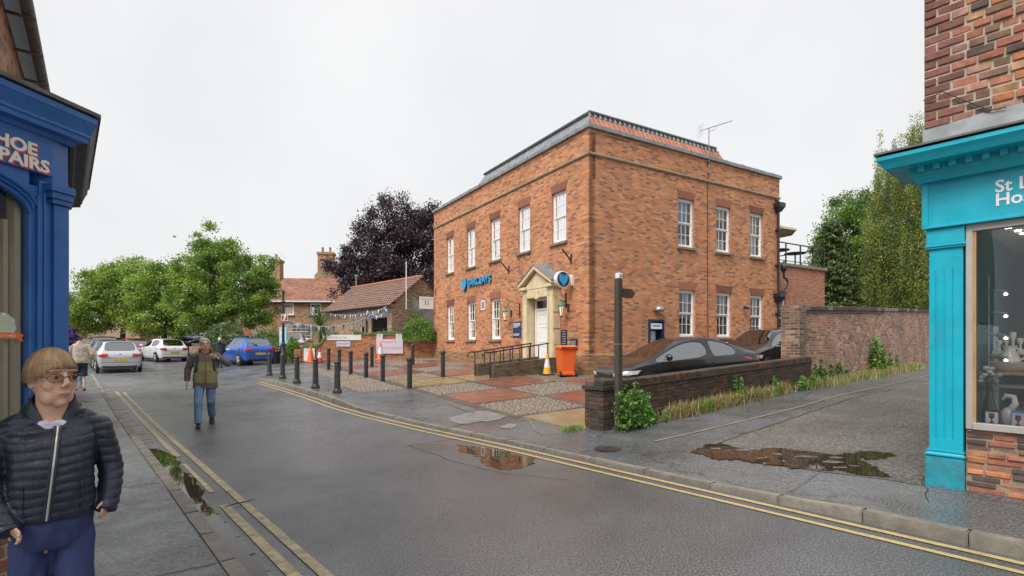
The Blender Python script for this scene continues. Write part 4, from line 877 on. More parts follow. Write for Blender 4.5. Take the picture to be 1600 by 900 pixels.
for k in range(16):
    q=p0+d*(.2+.8*k/15); mb.tube([q+Vector((-.03,-.08,0)),q+Vector((.03,.08,0))],.005,4)
for k in (-1.5,-.5,.5,1.5):
    q=p0+Vector((.02,0,k*.13)); mb.tube([q+Vector((-.09,-.25,.02)),q+Vector((.09,.25,-.02))],.006,4)
mb.tube([p0+Vector((0,0,-.25)),p0+Vector((0,0,.25))],.01,4); mb.build('elements','galvanised',ae)
hs=on_bank('hanging_sign','small white hanging sign with red and green figures at the bank\'s far end','sign',-.56,13.75,4.0)
mb=MB(); mb.box(-.42,.42,-.02,.02,-.36,.33); mb.build('panel','sign_white',hs); 
for nm_,mt,x in (('red_footprint','print_red',-.07),('green_footprint','print_green',.09)):
    mb=MB(); mb.box(x-.045,x+.045,-.024,-.0205,.0,.09); mb.box(x-.035,x+.035,-.024,-.0205,-.13,-.03); mb.build(nm_,mt,hs,bevel=.001)
text_mesh('print_title','Footworks',.15,.003,'print_grey',hs,(-.34,-.022,.16),(R(90),0,0))
mb=MB(); mb.tube([(-.42,0,.46),(.56,0,.46)],.015,5); mb.tube([(.54,0,.46),(.54,0,.85)],.02,5); mb.tube([(-.35,0,.33),(-.35,0,.46)],.006,4); mb.tube([(.3,0,.33),(.3,0,.46)],.006,4); mb.tube([(.2,0,.46),(.54,0,.7)],.01,4); mb.build('bracket','black_iron',hs)
# ------------------------------------------------------------------ single bricks
def bricks(parent, L, z0, z1, pitch, blen, P, palette, seed=1, quoin=None, gap=.012, jit=.006, depth=.06, maxn=300, slope=0.0, u0=0.0, hfun=None, namer='brick', rough=False):
    """lay real bricks on a wall face; P(u,d,z)->point with d<0 outwards; bricks beyond maxn are joined"""
    rnd=random.Random(seed); z=z0; row=0; cnt=0; rest=MB(); restm=[]
    while z<z1-.02:
        u=u0-(blen*.5 if row%2 else 0)
        while u<L:
            bl=blen*rnd.choice((1,1,1,.5,1)); mat=rnd.choice(palette)
            if quoin:
                if u<quoin[0]+(blen*.5 if row%2 else 0)-.05: bl=blen; mat=quoin[1]
                else: bl=rnd.uniform(.12,.25)
            elif rough: bl=rnd.uniform(.13,.30)
            a=max(u,u0)+gap/2; b=min(u+bl,L)-gap/2
            if b-a>.03:
                j=[rnd.uniform(-jit,jit) for _ in range(6)]; h=(z1-z) if z+pitch>z1 else pitch
                d0=-.012+j[0]
                za,zb=z+gap/2+j[1]*.4,z+h-gap/2+j[2]*.4
                V=[P(a,d0+j[3]*.5,za),P(b,d0,za),P(b,depth,za),P(a,depth,za),P(a,d0,zb),P(b,d0+j[4]*.5,zb),P(b,depth,zb),P(a,depth,zb)]
                Fb=[(0,3,2,1),(4,5,6,7),(0,1,5,4),(1,2,6,5),(2,3,7,6),(3,0,4,7)]
                if cnt<maxn:
                    mb=MB(); mb.add(V,Fb); mb.build(namer,mat,parent,bevel=.005)
                else:
                    if mat not in restm: restm.append(mat)
                    rest.add(V,Fb,restm.index(mat))
                cnt+=1
            u+=bl
        z+=pitch; row+=1
    if rest.v:
        o=rest.build(namer+'_courses',restm,parent); o['kind']='stuff'
    return cnt
for nm,c in (('brick_orange',(.52,.19,.075)),('brick_red',(.36,.13,.08)),('brick_brown',(.22,.115,.08)),('brick_dark',(.10,.065,.055)),('brick_pink',(.42,.22,.15)),('brick_ochre',(.44,.25,.13)),('brick_plum',(.20,.075,.06)),('brick_blackened',(.040,.030,.025)),('brick_sooty',(.062,.040,.031)),('brick_sooty_red',(.105,.050,.036))):
    pm(nm,c,.85,var=.35,scale=11,bmp=.5,bscale=28,bdist=.012,dirt=.35,dirtcol=(.09,.065,.05),dscale=9,rand=.2)
pm('lime_mortar',(.40,.33,.24),.9,var=.25,scale=12,bmp=.5,bscale=40); pm('dark_mortar',(.10,.085,.07),.9,var=.3,scale=12,bmp=.5,bscale=40); pm('grey_mortar',(.28,.22,.16),.9,var=.25,scale=12,bmp=.5,bscale=40)
# ------------------------------------------------------------------ teal charity shop on the right
SO=Vector((4.56,5.72,0)); SA=math.atan2(-.76,.65)
def SL(x,y): return (SO.x+.65*x+.76*y, SO.y-.76*x+.65*y)
shop=thing('charity_shop','turquoise painted shopfront under a patched old brick wall, right of the lane','shop',SO,SA)
G=.05
mb=MB(); mb.box(-.0,.285,-.02,.3,.50,2.72);  mb.add(fru(-.03,.30,-.05,.3,.46,.5,0)[:4]+fru(-.01,.29,-.03,.3,.5,.5,0)[:4],[(4,5,6,7),(0,1,5,4),(1,2,6,5),(3,0,4,7)])
mb.box(-.04,.31,-.06,.3,.455,.475); mb.box(-.02,.30,-.04,.3,.495,.52)
for k in (0.06,.13,.2): pass
pil=mb.build('pilaster','teal_paint',shop,bevel=.008,bseg=2); mb=MB(); mb.box(-.03,.30,-.05,.3,G,.453); mb.build('pilaster_base','teal_grimy',shop,bevel=.01,bseg=2)
for k in range(3):
    mb=MB(); x=.065+k*.07; mb.tube([(x,-.021,.66),(x,-.021,2.46)],.007,6); mb.build('flute','teal_paint',pil,smooth=60)
mb=MB(); mb.box(-.02,.30,-.04,.3,2.73,2.90); mb.box(-.03,.31,-.055,.3,2.70,2.73); mb.box(-.025,.305,-.045,.3,2.68,2.70); mb.build('capital','teal_paint',shop,bevel=.006)
mb=MB(); mb.box(-.03,4.5,-.04,.3,2.903,3.46); mb.box(-.05,4.5,-.075,-.041,2.90,2.93); mb.box(-.055,.0,-.065,-.041,2.93,3.44); mb.build('fascia','teal_paint',shop,bevel=.006)
mb=MB(); pr=[(0,3.40),(.07,3.40),(.09,3.47),(.12,3.50),(.12,3.56),(.30,3.57),(.33,3.62),(.36,3.66),(.36,3.70),(0,3.72)]
mb.extr(pr,(-.03,.3,0),(-.03,-.03,0),cap=True)
# front run with a mitred return
V=[];n=len(pr)
for (a,b) in pr: V.append((-.03-a,-.04-a,b))
for (a,b) in pr: V.append((4.5,-.04-a,b))
mb2=MB(); mb2.add(V,[(i,n+i,n+(i+1)%n,(i+1)%n) for i in range(n)]+[tuple(range(n,2*n))])
V=[(-.03-a,-.04-a,b) for a,b in pr]+[(-.03-a,.5,b) for a,b in pr]
mb2.add(V,[((i+1)%n,n+(i+1)%n,n+i,i) for i in range(n)]+[tuple(range(2*n-1,n-1,-1))]); co=mb2.build('cornice','teal_paint',shop)
for k in range(34):
    mb=MB(); x=.0+k*.13; mb.box(x-.06,x-.0,-.235,-.16,3.50,3.568); mb.build('dentil','teal_paint',co,bevel=.004)
mb=MB(); V=[(-.41,-.42,3.703),(4.5,-.42,3.703),(4.5,.0,3.79),(-.41,.5,3.76),(-.41,-.42,3.73),(4.5,-.42,3.73),(4.5,.0,3.82),(-.03,.0,3.82)]
mb.add([(-.41,-.42,3.724),(4.5,-.42,3.724),(4.5,-.0,3.80),(-.05,-.0,3.80),(-.05,.5,3.80),(-.41,.5,3.724),(-.41,-.42,3.745),(4.5,-.42,3.745),(4.5,-.0,3.82),(-.05,-.0,3.82),(-.05,.5,3.82),(-.41,.5,3.745)],[(6,7,8,9),(6,9,10,11),(0,3,2,1),(0,5,4,3),(0,1,7,6),(5,0,6,11)]); mb.build('lead_top','weathered_lead',shop)
mb=MB()
for k in range(5): mb.add([(-.055+k*.9,-.03,3.80),(.845+k*.9-.012,-.03,3.80),(.845+k*.9-.012,-.014,4.03),(-.055+k*.9,-.014,4.03),(-.055+k*.9,.02,3.80),(.845+k*.9-.012,.02,3.80),(.845+k*.9-.012,.02,4.03),(-.055+k*.9,.02,4.03)],[(0,1,2,3),(3,2,6,7),(0,3,7,4),(1,5,6,2)])
mb.build('lead_flashing','lead',shop)
text_mesh('shop_name','St Leonard\'s',.172,.002,'print_white',shop,(.535,-.044,3.185),(R(90),0,0),bold=.0035,sx=.93); text_mesh('shop_name','Hospice Shop',.172,.002,'print_white',shop,(.535,-.044,3.05),(R(90),0,0),bold=.0035,sx=.93)
# walls
mb=MB(); mb.box(-.045,5.2,.004,.3,3.8,9.5); mb.box(-.045,.3,.3,7,.05,9.5); wl_=mb.build('wall_core','lime_mortar',shop)
bricks(shop,1.5,4.0,6.6,.092,.235,lambda u,d,z:(u-.05,d,z),['brick_orange','brick_red','brick_red','brick_brown','brick_dark','brick_pink','brick_brown','brick_ochre'],seed=4,quoin=(.22,'brick_plum'),jit=.013,gap=.021)
mb=MB(); mb.box(.305,5.2,.02,.3,G,.76); mb.build('riser_core','grey_mortar',shop)
bricks(shop,1.2,G,.765,.062,.25,lambda u,d,z:(u+.305,d+.02,z),['brick_orange','brick_red','brick_brown','brick_dark','brick_red'],seed=9,jit=.014,gap=.017,rough=True)
mb=MB(); mb.tube([(-.05,-.03,4.32),(.12,-.03,4.36),(.3,-.03,4.2),(.5,-.035,4.03),(.62,-.04,4.02)],.006,5); mb.build('cable','black_iron',shop)
# shop window
mb=MB(); mb.box(.305,.36,-.015,.09,.77,2.90); mb.box(.36,4.4,-.015,.09,2.83,2.90); mb.box(.36,4.4,-.03,.09,.77,.84); mb.box(2.0,2.06,-.01,.085,.84,2.83); wf=mb.build('window_frame','alu_frame',shop,bevel=.004)
mb=MB(); mb.box(.36,.385,.0,.07,.84,2.83); mb.build('bead','pine_wood',wf)
mb=MB(); mb.quad((.36,.03,.84),(2.0,.03,.84),(2.0,.03,2.83),(.36,.03,2.83)); mb.quad((2.06,.03,.84),(4.4,.03,.84),(4.4,.03,2.83),(2.06,.03,2.83)); mb.build('pane','shop_glass',shop)
mb=MB(); mb.box(.31,5.0,.1,3.4,.70,.80); mb.build('window_bed','plaster_cream',shop)
mb=MB(); mb.box(.31,5.0,.12,3.4,2.95,3.05); ce=mb.build('ceiling','curtain_white',shop)
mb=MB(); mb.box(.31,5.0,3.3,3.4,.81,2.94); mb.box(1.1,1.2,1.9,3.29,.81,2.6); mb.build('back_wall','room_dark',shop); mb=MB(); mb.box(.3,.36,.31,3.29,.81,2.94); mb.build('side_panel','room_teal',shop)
for k,(x,y) in enumerate(((.55,.75),(.6,1.05),(.62,1.3),(.75,1.55),(1.0,.8))):
    mb=MB(); mb.lathe([(.03,0),(.03,.012)],(x,y,2.935),12); mb.build('downlight','spot_glow',shop)
# things in the window
def SP(px,py,d):
    O=Vector(SL(0,d)); r=(px-CX)/F; t=(r*O.y-O.x)/(.65+.76*r); Y=O.y-.76*t
    return t, HC-(py-HY)/F*Y
def inshop(name,label,cat,px,py,d,group=None):
    t,z=SP(px,py,d); return thing(name,label,cat,(*SL(t,d),z),SA,group)
tb=inshop('display_table','small pine table in the turquoise shop\'s window','table',1575,580,.62); tz=tb.location.z-.80
tb.location.z=.80
mb=MB(); mb.box(-.28,.35,-.2,.25,tz-.035,tz); mb.build('tabletop','pine_wood',tb,bevel=.005)
for (x,y) in ((-.2,-.12),(.27,-.12),(-.2,.18),(.27,.18)): mb=MB(); mb.box(x-.022,x+.022,y-.022,y+.022,0,tz-.036); mb.build('leg','pine_wood',tb)
b_=thing('wash_bowl','wide cream ceramic wash bowl on the pine table','bowl',(tb.location.x+.02,tb.location.y,tb.location.z+tz),SA); mb=MB(); mb.lathe([(.09,0),(.11,.01),(.17,.05),(.20,.095),(.205,.10),(.19,.095),(.1,.03),(.0,.025)],n=20); mb.build('bowl','ceramic',b_,smooth=60)
j_=thing('ceramic_jug','cream ceramic jug standing in the wash bowl','jug',(tb.location.x+.02,tb.location.y,tb.location.z+tz+.028),SA); mb=MB(); mb.lathe([(.05,0),(.085,.06),(.09,.10),(.07,.16),(.05,.19),(.055,.23),(.07,.25),(.06,.25),(.04,.2)],n=18); mb.build('body','ceramic',j_,smooth=60); mb=MB(); mb.tube([(.05,0,.22),(.11,0,.2),(.12,0,.13),(.085,0,.09)],.01,6); mb.build('handle','ceramic',j_)
v=thing('flower_vase','tall black glass vase in the corner of the shop window','vase',(*SL(.46,.22),.80),SA); mb=MB(); mb.lathe([(.045,0),(.06,.03),(.065,.12),(.045,.24),(.022,.33),(.02,.42),(.03,.45)],n=16); mb.build('body','black_glass',v,smooth=60)
fl=thing('flower_bunch','bunch of white flowers and green leaves standing in the black vase','flowers',(*SL(.46,.22),1.22),SA)
LV=[];LF=[]
for k in range(90):
    a=random.uniform(0,6.28); r_=random.uniform(.03,.13); z=random.uniform(-.06,.16); c=Vector((r_*math.cos(a),r_*math.sin(a),z)); d1=Vector((math.cos(a),math.sin(a),random.uniform(-.6,.4))).normalized()*.04; d2=Vector((-math.sin(a),math.cos(a),random.uniform(-.3,.3)))*.018
    o=len(LV); LV+=[c-d1,c+d2,c+d1,c-d2]; LF.append((o,o+1,o+2,o+3))
mesh_np('leaves',LV,LF,'dark_leaf',fl); mb=MB()
for k in range(14): a=random.uniform(0,6.28); r_=random.uniform(.02,.11); mb.ell((r_*math.cos(a),r_*math.sin(a),random.uniform(.05,.2)),(.028,.028,.02),7,5)
mb.build('blossoms','curtain_white',fl,smooth=180)
o_=thing('ceramic_ornament','cream ceramic swan ornament beside the black vase','ornament',(*SL(.60,.30),.80),SA); mb=MB(); mb.ell((0,0,.10),(.07,.06,.10),12,8); mb.tube([(.0,0,.15),(.05,0,.24),(.04,0,.31),(-.02,0,.32),(-.05,0,.27)],[.035,.03,.026,.026,.012],8); mb.build('body','ceramic',o_,smooth=180)
def gift(name,label,px,d,w,h,m1,m2):
    t,z=SP(px,660,d); g=thing(name,label,'box',(*SL(t,d),.80),SA); mb=MB(); mb.box(-w/2,w/2,-.05,.05,0,h); mb.build('carton',m1,g,bevel=.003); mb=MB(); mb.box(-w*.4,w*.4,-.053,-.0505,h*.1,h*.9); mb.build('printed_front',m2,g)
    mb=MB(); mb.lathe([(.02,.03),(.02,.045),(.006,.06),(.006,.08),(.022,.1),(.02,.14)],(0,-.056,0),8); mb.build('printed_motif','brick_plum',g)
gift('gift_box','navy gift box with a pale goblet picture in the shop window',1551,.16,.12,.17,'sign_navy','sign_white'); gift('gift_box','bright blue gift box at the window\'s lower edge',1592,.14,.11,.18,'bank_blue','banner_lilac')
sh=thing('display_shelf','white shelf stand with ornaments in the shop window','shelf',(*SL(.62,1.0),.80),SA); mb=MB()
for x in (-.2,.2): mb.box(x-.02,x+.02,-.02,.02,0,1.06)
mb.box(-.22,.22,-.1,.12,.74,.78); mb.box(-.22,.22,-.1,.12,.36,.39); mb.build('frame','curtain_white',sh)
for k in range(7):
    q=thing('glass_ornament','small cream ornament on the white display shelf','ornament',(*SL(.45+k*.058,.98+.03*(k%2)),1.58),SA,'ornaments on the white shelf'); mb=MB(); h=.12+.09*((k*7)%5)/4; mb.lathe([(.022,0),(.012,.03),(.01,h*.5),(.028,h*.75),(.03,h)],n=10); mb.build('body','ceramic',q,smooth=60)
for k in range(4):
    q=thing('spotlight','small chrome spotlight on the upright rail in the shop window','spotlight',(*SL(.47,.5),2.22-k*.235),SA,'spotlights on the rail'); mb=MB(); mb.tube([(-.05,0,.02),(.03,-.02,0)],.012,6); mb.tube([(.02,-.02,.01),(.09,-.05,-.03)],[.02,.036],8); mb.build('lamp_body','steel',q); mb=MB(); mb.ell((.093,-.052,-.032),(.018,.018,.014),8,6); mb.build('bulb','spot_glow',q)
rl=thing('spotlight_rail','thin upright steel rail carrying spotlights in the shop window','rail',(*SL(.42,.5),.80),SA); mb=MB(); mb.tube([(0,0,0),(0,0,1.6)],.008,6); mb.build('pole','steel',rl)
# ------------------------------------------------------------------ blue corner shop on the left
KO=Vector((-2.867,3.35,0)); KA=math.atan2(.983,.18)
def KL(x,y): return (KO.x+.18*x-.983*y, KO.y+.983*x+.18*y)
bs=thing('corner_shop','blue painted corner shopfront with arched window and projecting cornice','shop',KO,KA)
UX,UY=(-.65*.18+.76*.983),( .65*.983+.76*.18)      # street direction in shop coordinates
WX,WY=UX,UY
def st(k,o=0.0): return (WX*k+o*WY, WY*k-o*WX)      # along the street side, o outwards
# pilaster at the corner
mb=MB(); mb.prism([(-.085,-.035),(.0,-.035),(.03,.0),(.03,.06),(-.085,.06)],.1,2.53); mb.build('pilaster','blue_paint',bs,bevel=.004)
mb=MB()
for (e,z0,z1) in ((.02,2.53,2.56),(.035,2.56,2.60),(.05,2.60,2.645)): mb.prism([(-.09-e,-.035-e),(.005,-.035-e),(.035+e*.4,-.0-e*.4),(.03,.06),(-.09-e,.06)],z0,z1)
mb.build('capital','blue_paint',bs,bevel=.004)
mb=MB(); mb.box(-.155,-.0855,-.012,.05,.62,2.66); mb.box(-.205,-.1555,.0,.05,.62,2.62); mb.box(-.17,-.15,-.022,.0,.62,2.56); mb.box(-.135,-.12,-.022,-.012,.62,2.6); mb.build('jamb','blue_paint',bs,bevel=.003)
# arched spandrel between the window and the fascia
arc=[(-.205,2.45)]+[(-.205-.75*(1-math.cos(a)),2.45+.20*math.sin(a)) for a in [R(90)*k/10 for k in range(1,11)]]+[(-1.8,2.65)]
mb=MB(); V=[(x,-.0,z) for x,z in arc]+[(x,-.0,2.70) for x,z in arc]+[(x,.05,z) for x,z in arc]+[(x,.05,2.70) for x,z in arc]; n=len(arc)
mb.add(V,[(i+1,i,n+i,n+i+1) for i in range(n-1)]+[(2*n+i,2*n+i+1,3*n+i+1,3*n+i) for i in range(n-1)]+[(i,i+1,2*n+i+1,2*n+i) for i in range(n-1)]); mb.build('spandrel','blue_paint',bs)
mb=MB()
for off,rr in ((.0,.013),(.03,.010),(.055,.012)): mb.tube([(x+off*.6,-.006,z+off*.9) for x,z in arc],rr,6)
mb.build('arch_moulding','blue_paint',bs,smooth=60)
mb=MB(); mb.box(-3.0,-.085,-.02,.3,2.70,2.96); mb.prism([(-.085,-.02),(.03,.005),st(2.1),st(2.1,-.4),(-.4,.4)],2.646,2.96); mb.build('fascia','blue_paint',bs)
for wd,x,z in (('SHOE',-.180,2.795),('REPAIRS',-.110,2.712)):
    text_mesh('sign_letters_shadow',wd,.100,.002,'sign_red',bs,(x+.006,-.0225,z-.006),(R(90),0,0),align='RIGHT',sx=1.12,bold=.006)
    text_mesh('sign_letters',wd,.100,.003,'sign_cream',bs,(x,-.026,z),(R(90),0,0),align='RIGHT',sx=1.12,bold=.0035)
# cornice: front run, then along the street
pr=[(a*.66,b) for a,b in [(0,2.93),(.03,2.93),(.05,2.955),(.135,2.96),(.14,2.985),(.155,2.995),(.155,3.01),(.175,3.04),(.20,3.075),(.21,3.085),(.21,3.12),(0,3.13)]]; n=len(pr)
def corner(a): # mitre point at offset a
    d1=Vector((1,0)); d2=Vector((WX,WY)).normalized(); n1=Vector((0,-1)); n2=Vector((d2.y,-d2.x)); 
    # solve p.n1=a, p.n2=a relative to (0,-.02)
    det=n1.x*n2.y-n1.y*n2.x; x=(a*n2.y-n1.y*a)/det; y=(n1.x*a-n2.x*a)/det
    return (x+.03,y-.01)
mb=MB(); V=[(-3.0,-.02-a,b) for a,b in pr]+[(*corner(a),b) for a,b in pr]
mb.add(V,[(i,n+i,n+(i+1)%n,(i+1)%n) for i in range(n)]); mb.build('cornice','blue_paint',bs)
mb=MB(); e=Vector((WX,WY))*2.1; V=[(*corner(a),b) for a,b in pr]+[(corner(a)[0]+e.x,corner(a)[1]+e.y,b) for a,b in pr]
mb.add(V,[(i,n+i,n+(i+1)%n,(i+1)%n) for i in range(n)]+[tuple(range(n,2*n))]); mb.build('side_cornice','black_moulding',bs)
mb=MB(); cc_=corner(.155); mb.add([(-3.0,-.175,3.131),(*cc_,3.131),(cc_[0]+e.x,cc_[1]+e.y,3.131),(-1.2,2.0,3.25),(-3,2.0,3.25),(-3.0,-.175,3.155),(*cc_,3.155),(cc_[0]+e.x,cc_[1]+e.y,3.155),(-1.2,2.0,3.28),(-3,2.0,3.28)],[(4,3,2,1,0),(5,6,7,8,9),(0,1,6,5),(1,2,7,6),(2,3,8,7)]); mb.build('lead_roof','weathered_lead',bs)
# street side and stall riser
mb=MB(); mb.prism([(.03,.06),(.032,.0),st(2.1,-.02),st(2.1,-.3),(-.2,.25)],.1,2.645); mb.build('side_wall','blue_paint',bs)
mb=MB(); mb.box(-3.0,-.09,.02,.25,.1,.60); mb.build('riser_core','lime_mortar',bs)
bricks(bs,1.2,.1,.60,.078,.225,lambda u,d,z:(-.09-u,d+.02,z),['brick_red','brick_red','brick_orange','brick_brown'],seed=3,jit=.008,gap=.016)
mb=MB(); mb.box(-3.0,-.086,-.05,.25,.60,.66); mb.build('window_sill','blue_paint',bs,bevel=.006)
mb=MB(); mb.quad((-3.0,.03,.66),(-.205,.03,.66),(-.205,.03,2.66),(-3.0,.03,2.66)); mb.build('pane','shop_glass',bs)
mb=MB(); mb.box(-.27,-.245,.1,.14,.66,2.4); mb.box(-.24,-.207,.06,.12,.66,2.6); mb.build('inner_frame','plaster_cream',bs)
mb=MB(); mb.box(-3,-.0855,.3,1.9,.55,.64); mb.box(-3,-.2,1.9,2.0,.65,2.6); mb.build('window_bed','room_mid',bs); mb=MB(); mb.box(-3,-.09,.26,2.0,2.66,2.7); mb.build('ceiling','curtain_white',bs)
mb=MB(); mb.box(-.22,-.12,.26,1.3,.66,2.6); mb.build('inner_lining','plaster_cream',bs)
lp=thing('pendant_lamp','beige linen drum lampshade hanging in the blue shop window','lamp',(*KL(-.34,.22),2.36),KA)
mb=MB(); mb.lathe([(.12,-.11),(.085,.11)],n=20); mb.build('shade','lamp_linen',lp,smooth=60); mb=MB(); mb.lathe([(.117,-.112),(.117,-.106)],n=20); mb.build('lining','lamp_gold',lp)
sk=thing('window_sticker','round white sticker with an orange ribbon on the blue shop\'s glass','sticker',(*KL(-.335,.02),1.765),KA)
mb=MB(); mb.lathe([(.075,0),(.075,.003)],(0,0,0),24,axis='Y'); mb.build('disc','sign_white',sk); mb=MB(); mb.lathe([(.060,-.002),(.060,.001)],(0,0,0),24,axis='Y'); mb.build('inner_disc','banner_sage',sk); mb=MB(); mb.box(-.08,.08,-.006,-.003,-.075,-.04); mb.add([(.08,-.005,-.08),(.11,-.005,-.095),(.1,-.005,-.07),(.11,-.005,-.05),(.08,-.005,-.045)],[(0,1,2,3,4)]); mb.build('ribbon','cone_orange',sk)
text_mesh('ribbon_print','KEYS CUT HERE',.02,.0005,'sign_cream',sk,(-.075,-.0065,-.066),(R(90),0,0))
for k,ch_ in enumerate('WHILE YOU WAIT'):
    a_=R(150)-R(150+25)*k/13
    if ch_!=' ': text_mesh('disc_print',ch_,.016,.0005,'print_dark',sk,(.062*math.cos(a_),-.0035,.062*math.sin(a_)),(R(90),-(a_-R(90)),0),align='CENTER')

# upper storey behind, set back, with gutter
ub=thing('brick_house','old brick upper storey with dark gutter behind the blue shopfront','building',(0,0,0),0)
def UP(s,n): return (n*.785-s*.62, n*.62+s*.785)
mb=MB(); 
def ubx(s0,s1,n0,n1,z0,z1,mi=0): mb.prism([UP(s0,n0),UP(s0,n1),UP(s1,n1),UP(s1,n0)][::-1],z0,z1,mi)
ang=math.atan2(.785,-.62)
ub.rotation_euler=(0,0,ang); 
# local frame: x along the street away from the camera, y to the left of travel (into the building)
ops=[(6.6,7.5,4.05,5.05),(9.2,10.1,4.05,5.05)]
mb=MB(); wallpanel(mb,16.0,2.2,5.6,.3,[(a-2.2,b-2.2,c,d) for a,b,c,d in ops],lambda u,d,z:(u+2.2,.86+d,z)); mb.box(2.2,2.5,1.17,6,2.2,5.6); mb.build('wall','shop_side_brick',ub)
for a,b,c,d in ops: sash(ub,lambda u,dd,z:(u,.86+dd,z),a,b,c,d,cols=2,rows=4,lintel=False,rec=.05)
mb=MB(); mb.add([(1.8,.62,5.62),(18.3,.62,5.62),(18.3,4.5,8.2),(1.8,4.5,8.2),(1.8,.62,5.70),(18.3,.62,5.70),(18.3,4.5,8.28),(1.8,4.5,8.28)],[(0,3,2,1),(4,5,6,7),(0,1,5,4),(1,2,6,5),(3,0,4,7)]); mb.build('roof','slate',ub)
mb=MB(); pr=[(.07*math.cos(R(180+k*18)),.07*math.sin(R(180+k*18))) for k in range(11)]+[(.06*math.cos(R(360-k*18)),.06*math.sin(R(360-k*18))) for k in range(11)]
V=[(1.8,.66+a,5.60+b) for a,b in pr]+[(18.3,.66+a,5.60+b) for a,b in pr]; k_=len(pr); mb.add(V,[(i,(i+1)%k_,k_+(i+1)%k_,k_+i) for i in range(k_)]); gt=mb.build('gutter','weathered_gutter',ub,smooth=40)
for k in range(16): mb=MB(); x=2.4+k*1.0; mb.box(x-.015,x+.015,.60,.858,5.50,5.53); mb.box(x-.012,x+.012,.58,.75,5.505,5.525); mb.build('gutter_bracket','weathered_lead',ub)
# neighbouring shop farther along the pavement: only its cornice end peeps out
nbh=thing('neighbour_shop','next shop along the pavement with a small dark blue cornice','shop',(*SN(10.5,0),0),math.atan2(.76,-.65))
mb=MB(); mb.box(0,9,.13,4,.1,3.6); mb.build('wall','shop_side_brick',nbh); mb=MB(); mb.box(.2,8.8,.0,.129,3.2,3.34); mb.box(.2,8.8,.06,.129,2.9,3.2); mb.build('cornice','blue_paint',nbh)
hb=thing('hanging_basket','hanging basket of purple and red flowers beyond the blue pilaster','flower basket',(*SN(14.9,.03),1.72),0)
LV=[];LF=[];mi=[]
for k in range(420):
    v_=Vector((random.gauss(0,1),random.gauss(0,1),random.gauss(0,1))).normalized()*random.uniform(.12,.24); v_.z=v_.z*.9+.12; d1=Vector((random.gauss(0,1),random.gauss(0,1),random.gauss(0,1))).normalized()*.035; d2=v_.cross(d1).normalized()*.03; o=len(LV); LV+=[v_-d1,v_+d2,v_+d1,v_-d2]; LF.append((o,o+1,o+2,o+3))
fo=mesh_np('flowers',LV,LF,['petal_purple','dark_leaf','petal_red'],hb); fo.data.polygons.foreach_set('material_index',[random.choice((0,0,0,0,1,2) if k%2 else (0,0,0,1)) for k in range(420)])
mb=MB(); mb.lathe([(.06,-.12),(.15,-.04),(.17,.04)],n=12); mb.build('basket','old_oak',hb); mb=MB(); mb.tube([(0,0,.1),(0,0,.75),(-.1,-.1,.8)],.006,4); mb.build('chain','black_iron',hb)
# ------------------------------------------------------------------ low wall with pier beside the lane
WO=Vector((1.60,9.2,0)); WA=math.atan2(.5988,.8007); WS=.0436
def WLc(x,y): return (WO.x+.8007*x-.5988*y, WO.y+.5988*x+.8007*y)
lw=thing('low_brick_wall','low sooty brick wall with brick-on-edge coping and end pier beside the lane','wall',(WO.x,WO.y,.05),WA)
sh_=lambda x,y,z:(x,y,z+WS*x)
def sbox(mb,x0,x1,y0,y1,z0,z1,mi=0):
    mb.add([sh_(*p) for p in ((x0,y0,z0),(x1,y0,z0),(x1,y1,z0),(x0,y1,z0),(x0,y0,z1),(x1,y0,z1),(x1,y1,z1),(x0,y1,z1))],[(0,3,2,1),(4,5,6,7),(0,1,5,4),(1,2,6,5),(2,3,7,6),(3,0,4,7)],mi); return mb
mb=MB(); sbox(mb,.40,8.15,.075,.34,-.1,.80); sbox(mb,.012,.46,.012,.46,-.1,.92); mb.build('core','dark_mortar',lw)
pal=['brick_blackened','brick_blackened','brick_sooty','brick_sooty','brick_sooty_red']
pz=.78; 
bricks(lw,.46,-.02,pz,.074,.225,lambda u,d,z:sh_(u,d+.012,z),pal,seed=21,jit=.005)
bricks(lw,.46,-.02,pz,.074,.225,lambda u,d,z:sh_(d+.012,.46-u,z),pal,seed=22,jit=.005)
for (e,z0,z1,nm) in ((.035,.78,.855,'pier_cap_course'),(.0,.857,.95,'pier_cap')):
    k=0
    for i in range(2):
        for j in range(2):
            mb=MB(); a,b=-e+i*(.472+2*e)/2,-e+(i+1)*(.472+2*e)/2; c,d=-e+j*(.472+2*e)/2,-e+(j+1)*(.472+2*e)/2
            if not(nm=='pier_cap' and (i,j)==(0,1)): sbox(mb,a+.004,b-.004,c+.004,d-.004,z0,z1); mb.build('brick',pal[(i+2*j)%4],lw,bevel=.008)
bricks(lw,8.15,.0,.76,.075,.225,lambda u,d,z:sh_(u,d+.075,z),pal,seed=5,jit=.006,maxn=230,u0=.47)
mb=MB(); sbox(mb,.47,8.17,.045,.37,.765,.80); mb.build('creasing_course','brick_sooty',lw,bevel=.006)
x=.475; k=0
while x<8.1:
    mb=MB(); w=.066+random.uniform(-.004,.004); sbox(mb,x,x+w,.05+random.uniform(-.006,.006),.365,.80,.905+random.uniform(-.006,.006)); mb.build('coping_brick',random.choice(pal),lw,bevel=.006); x+=w+.009
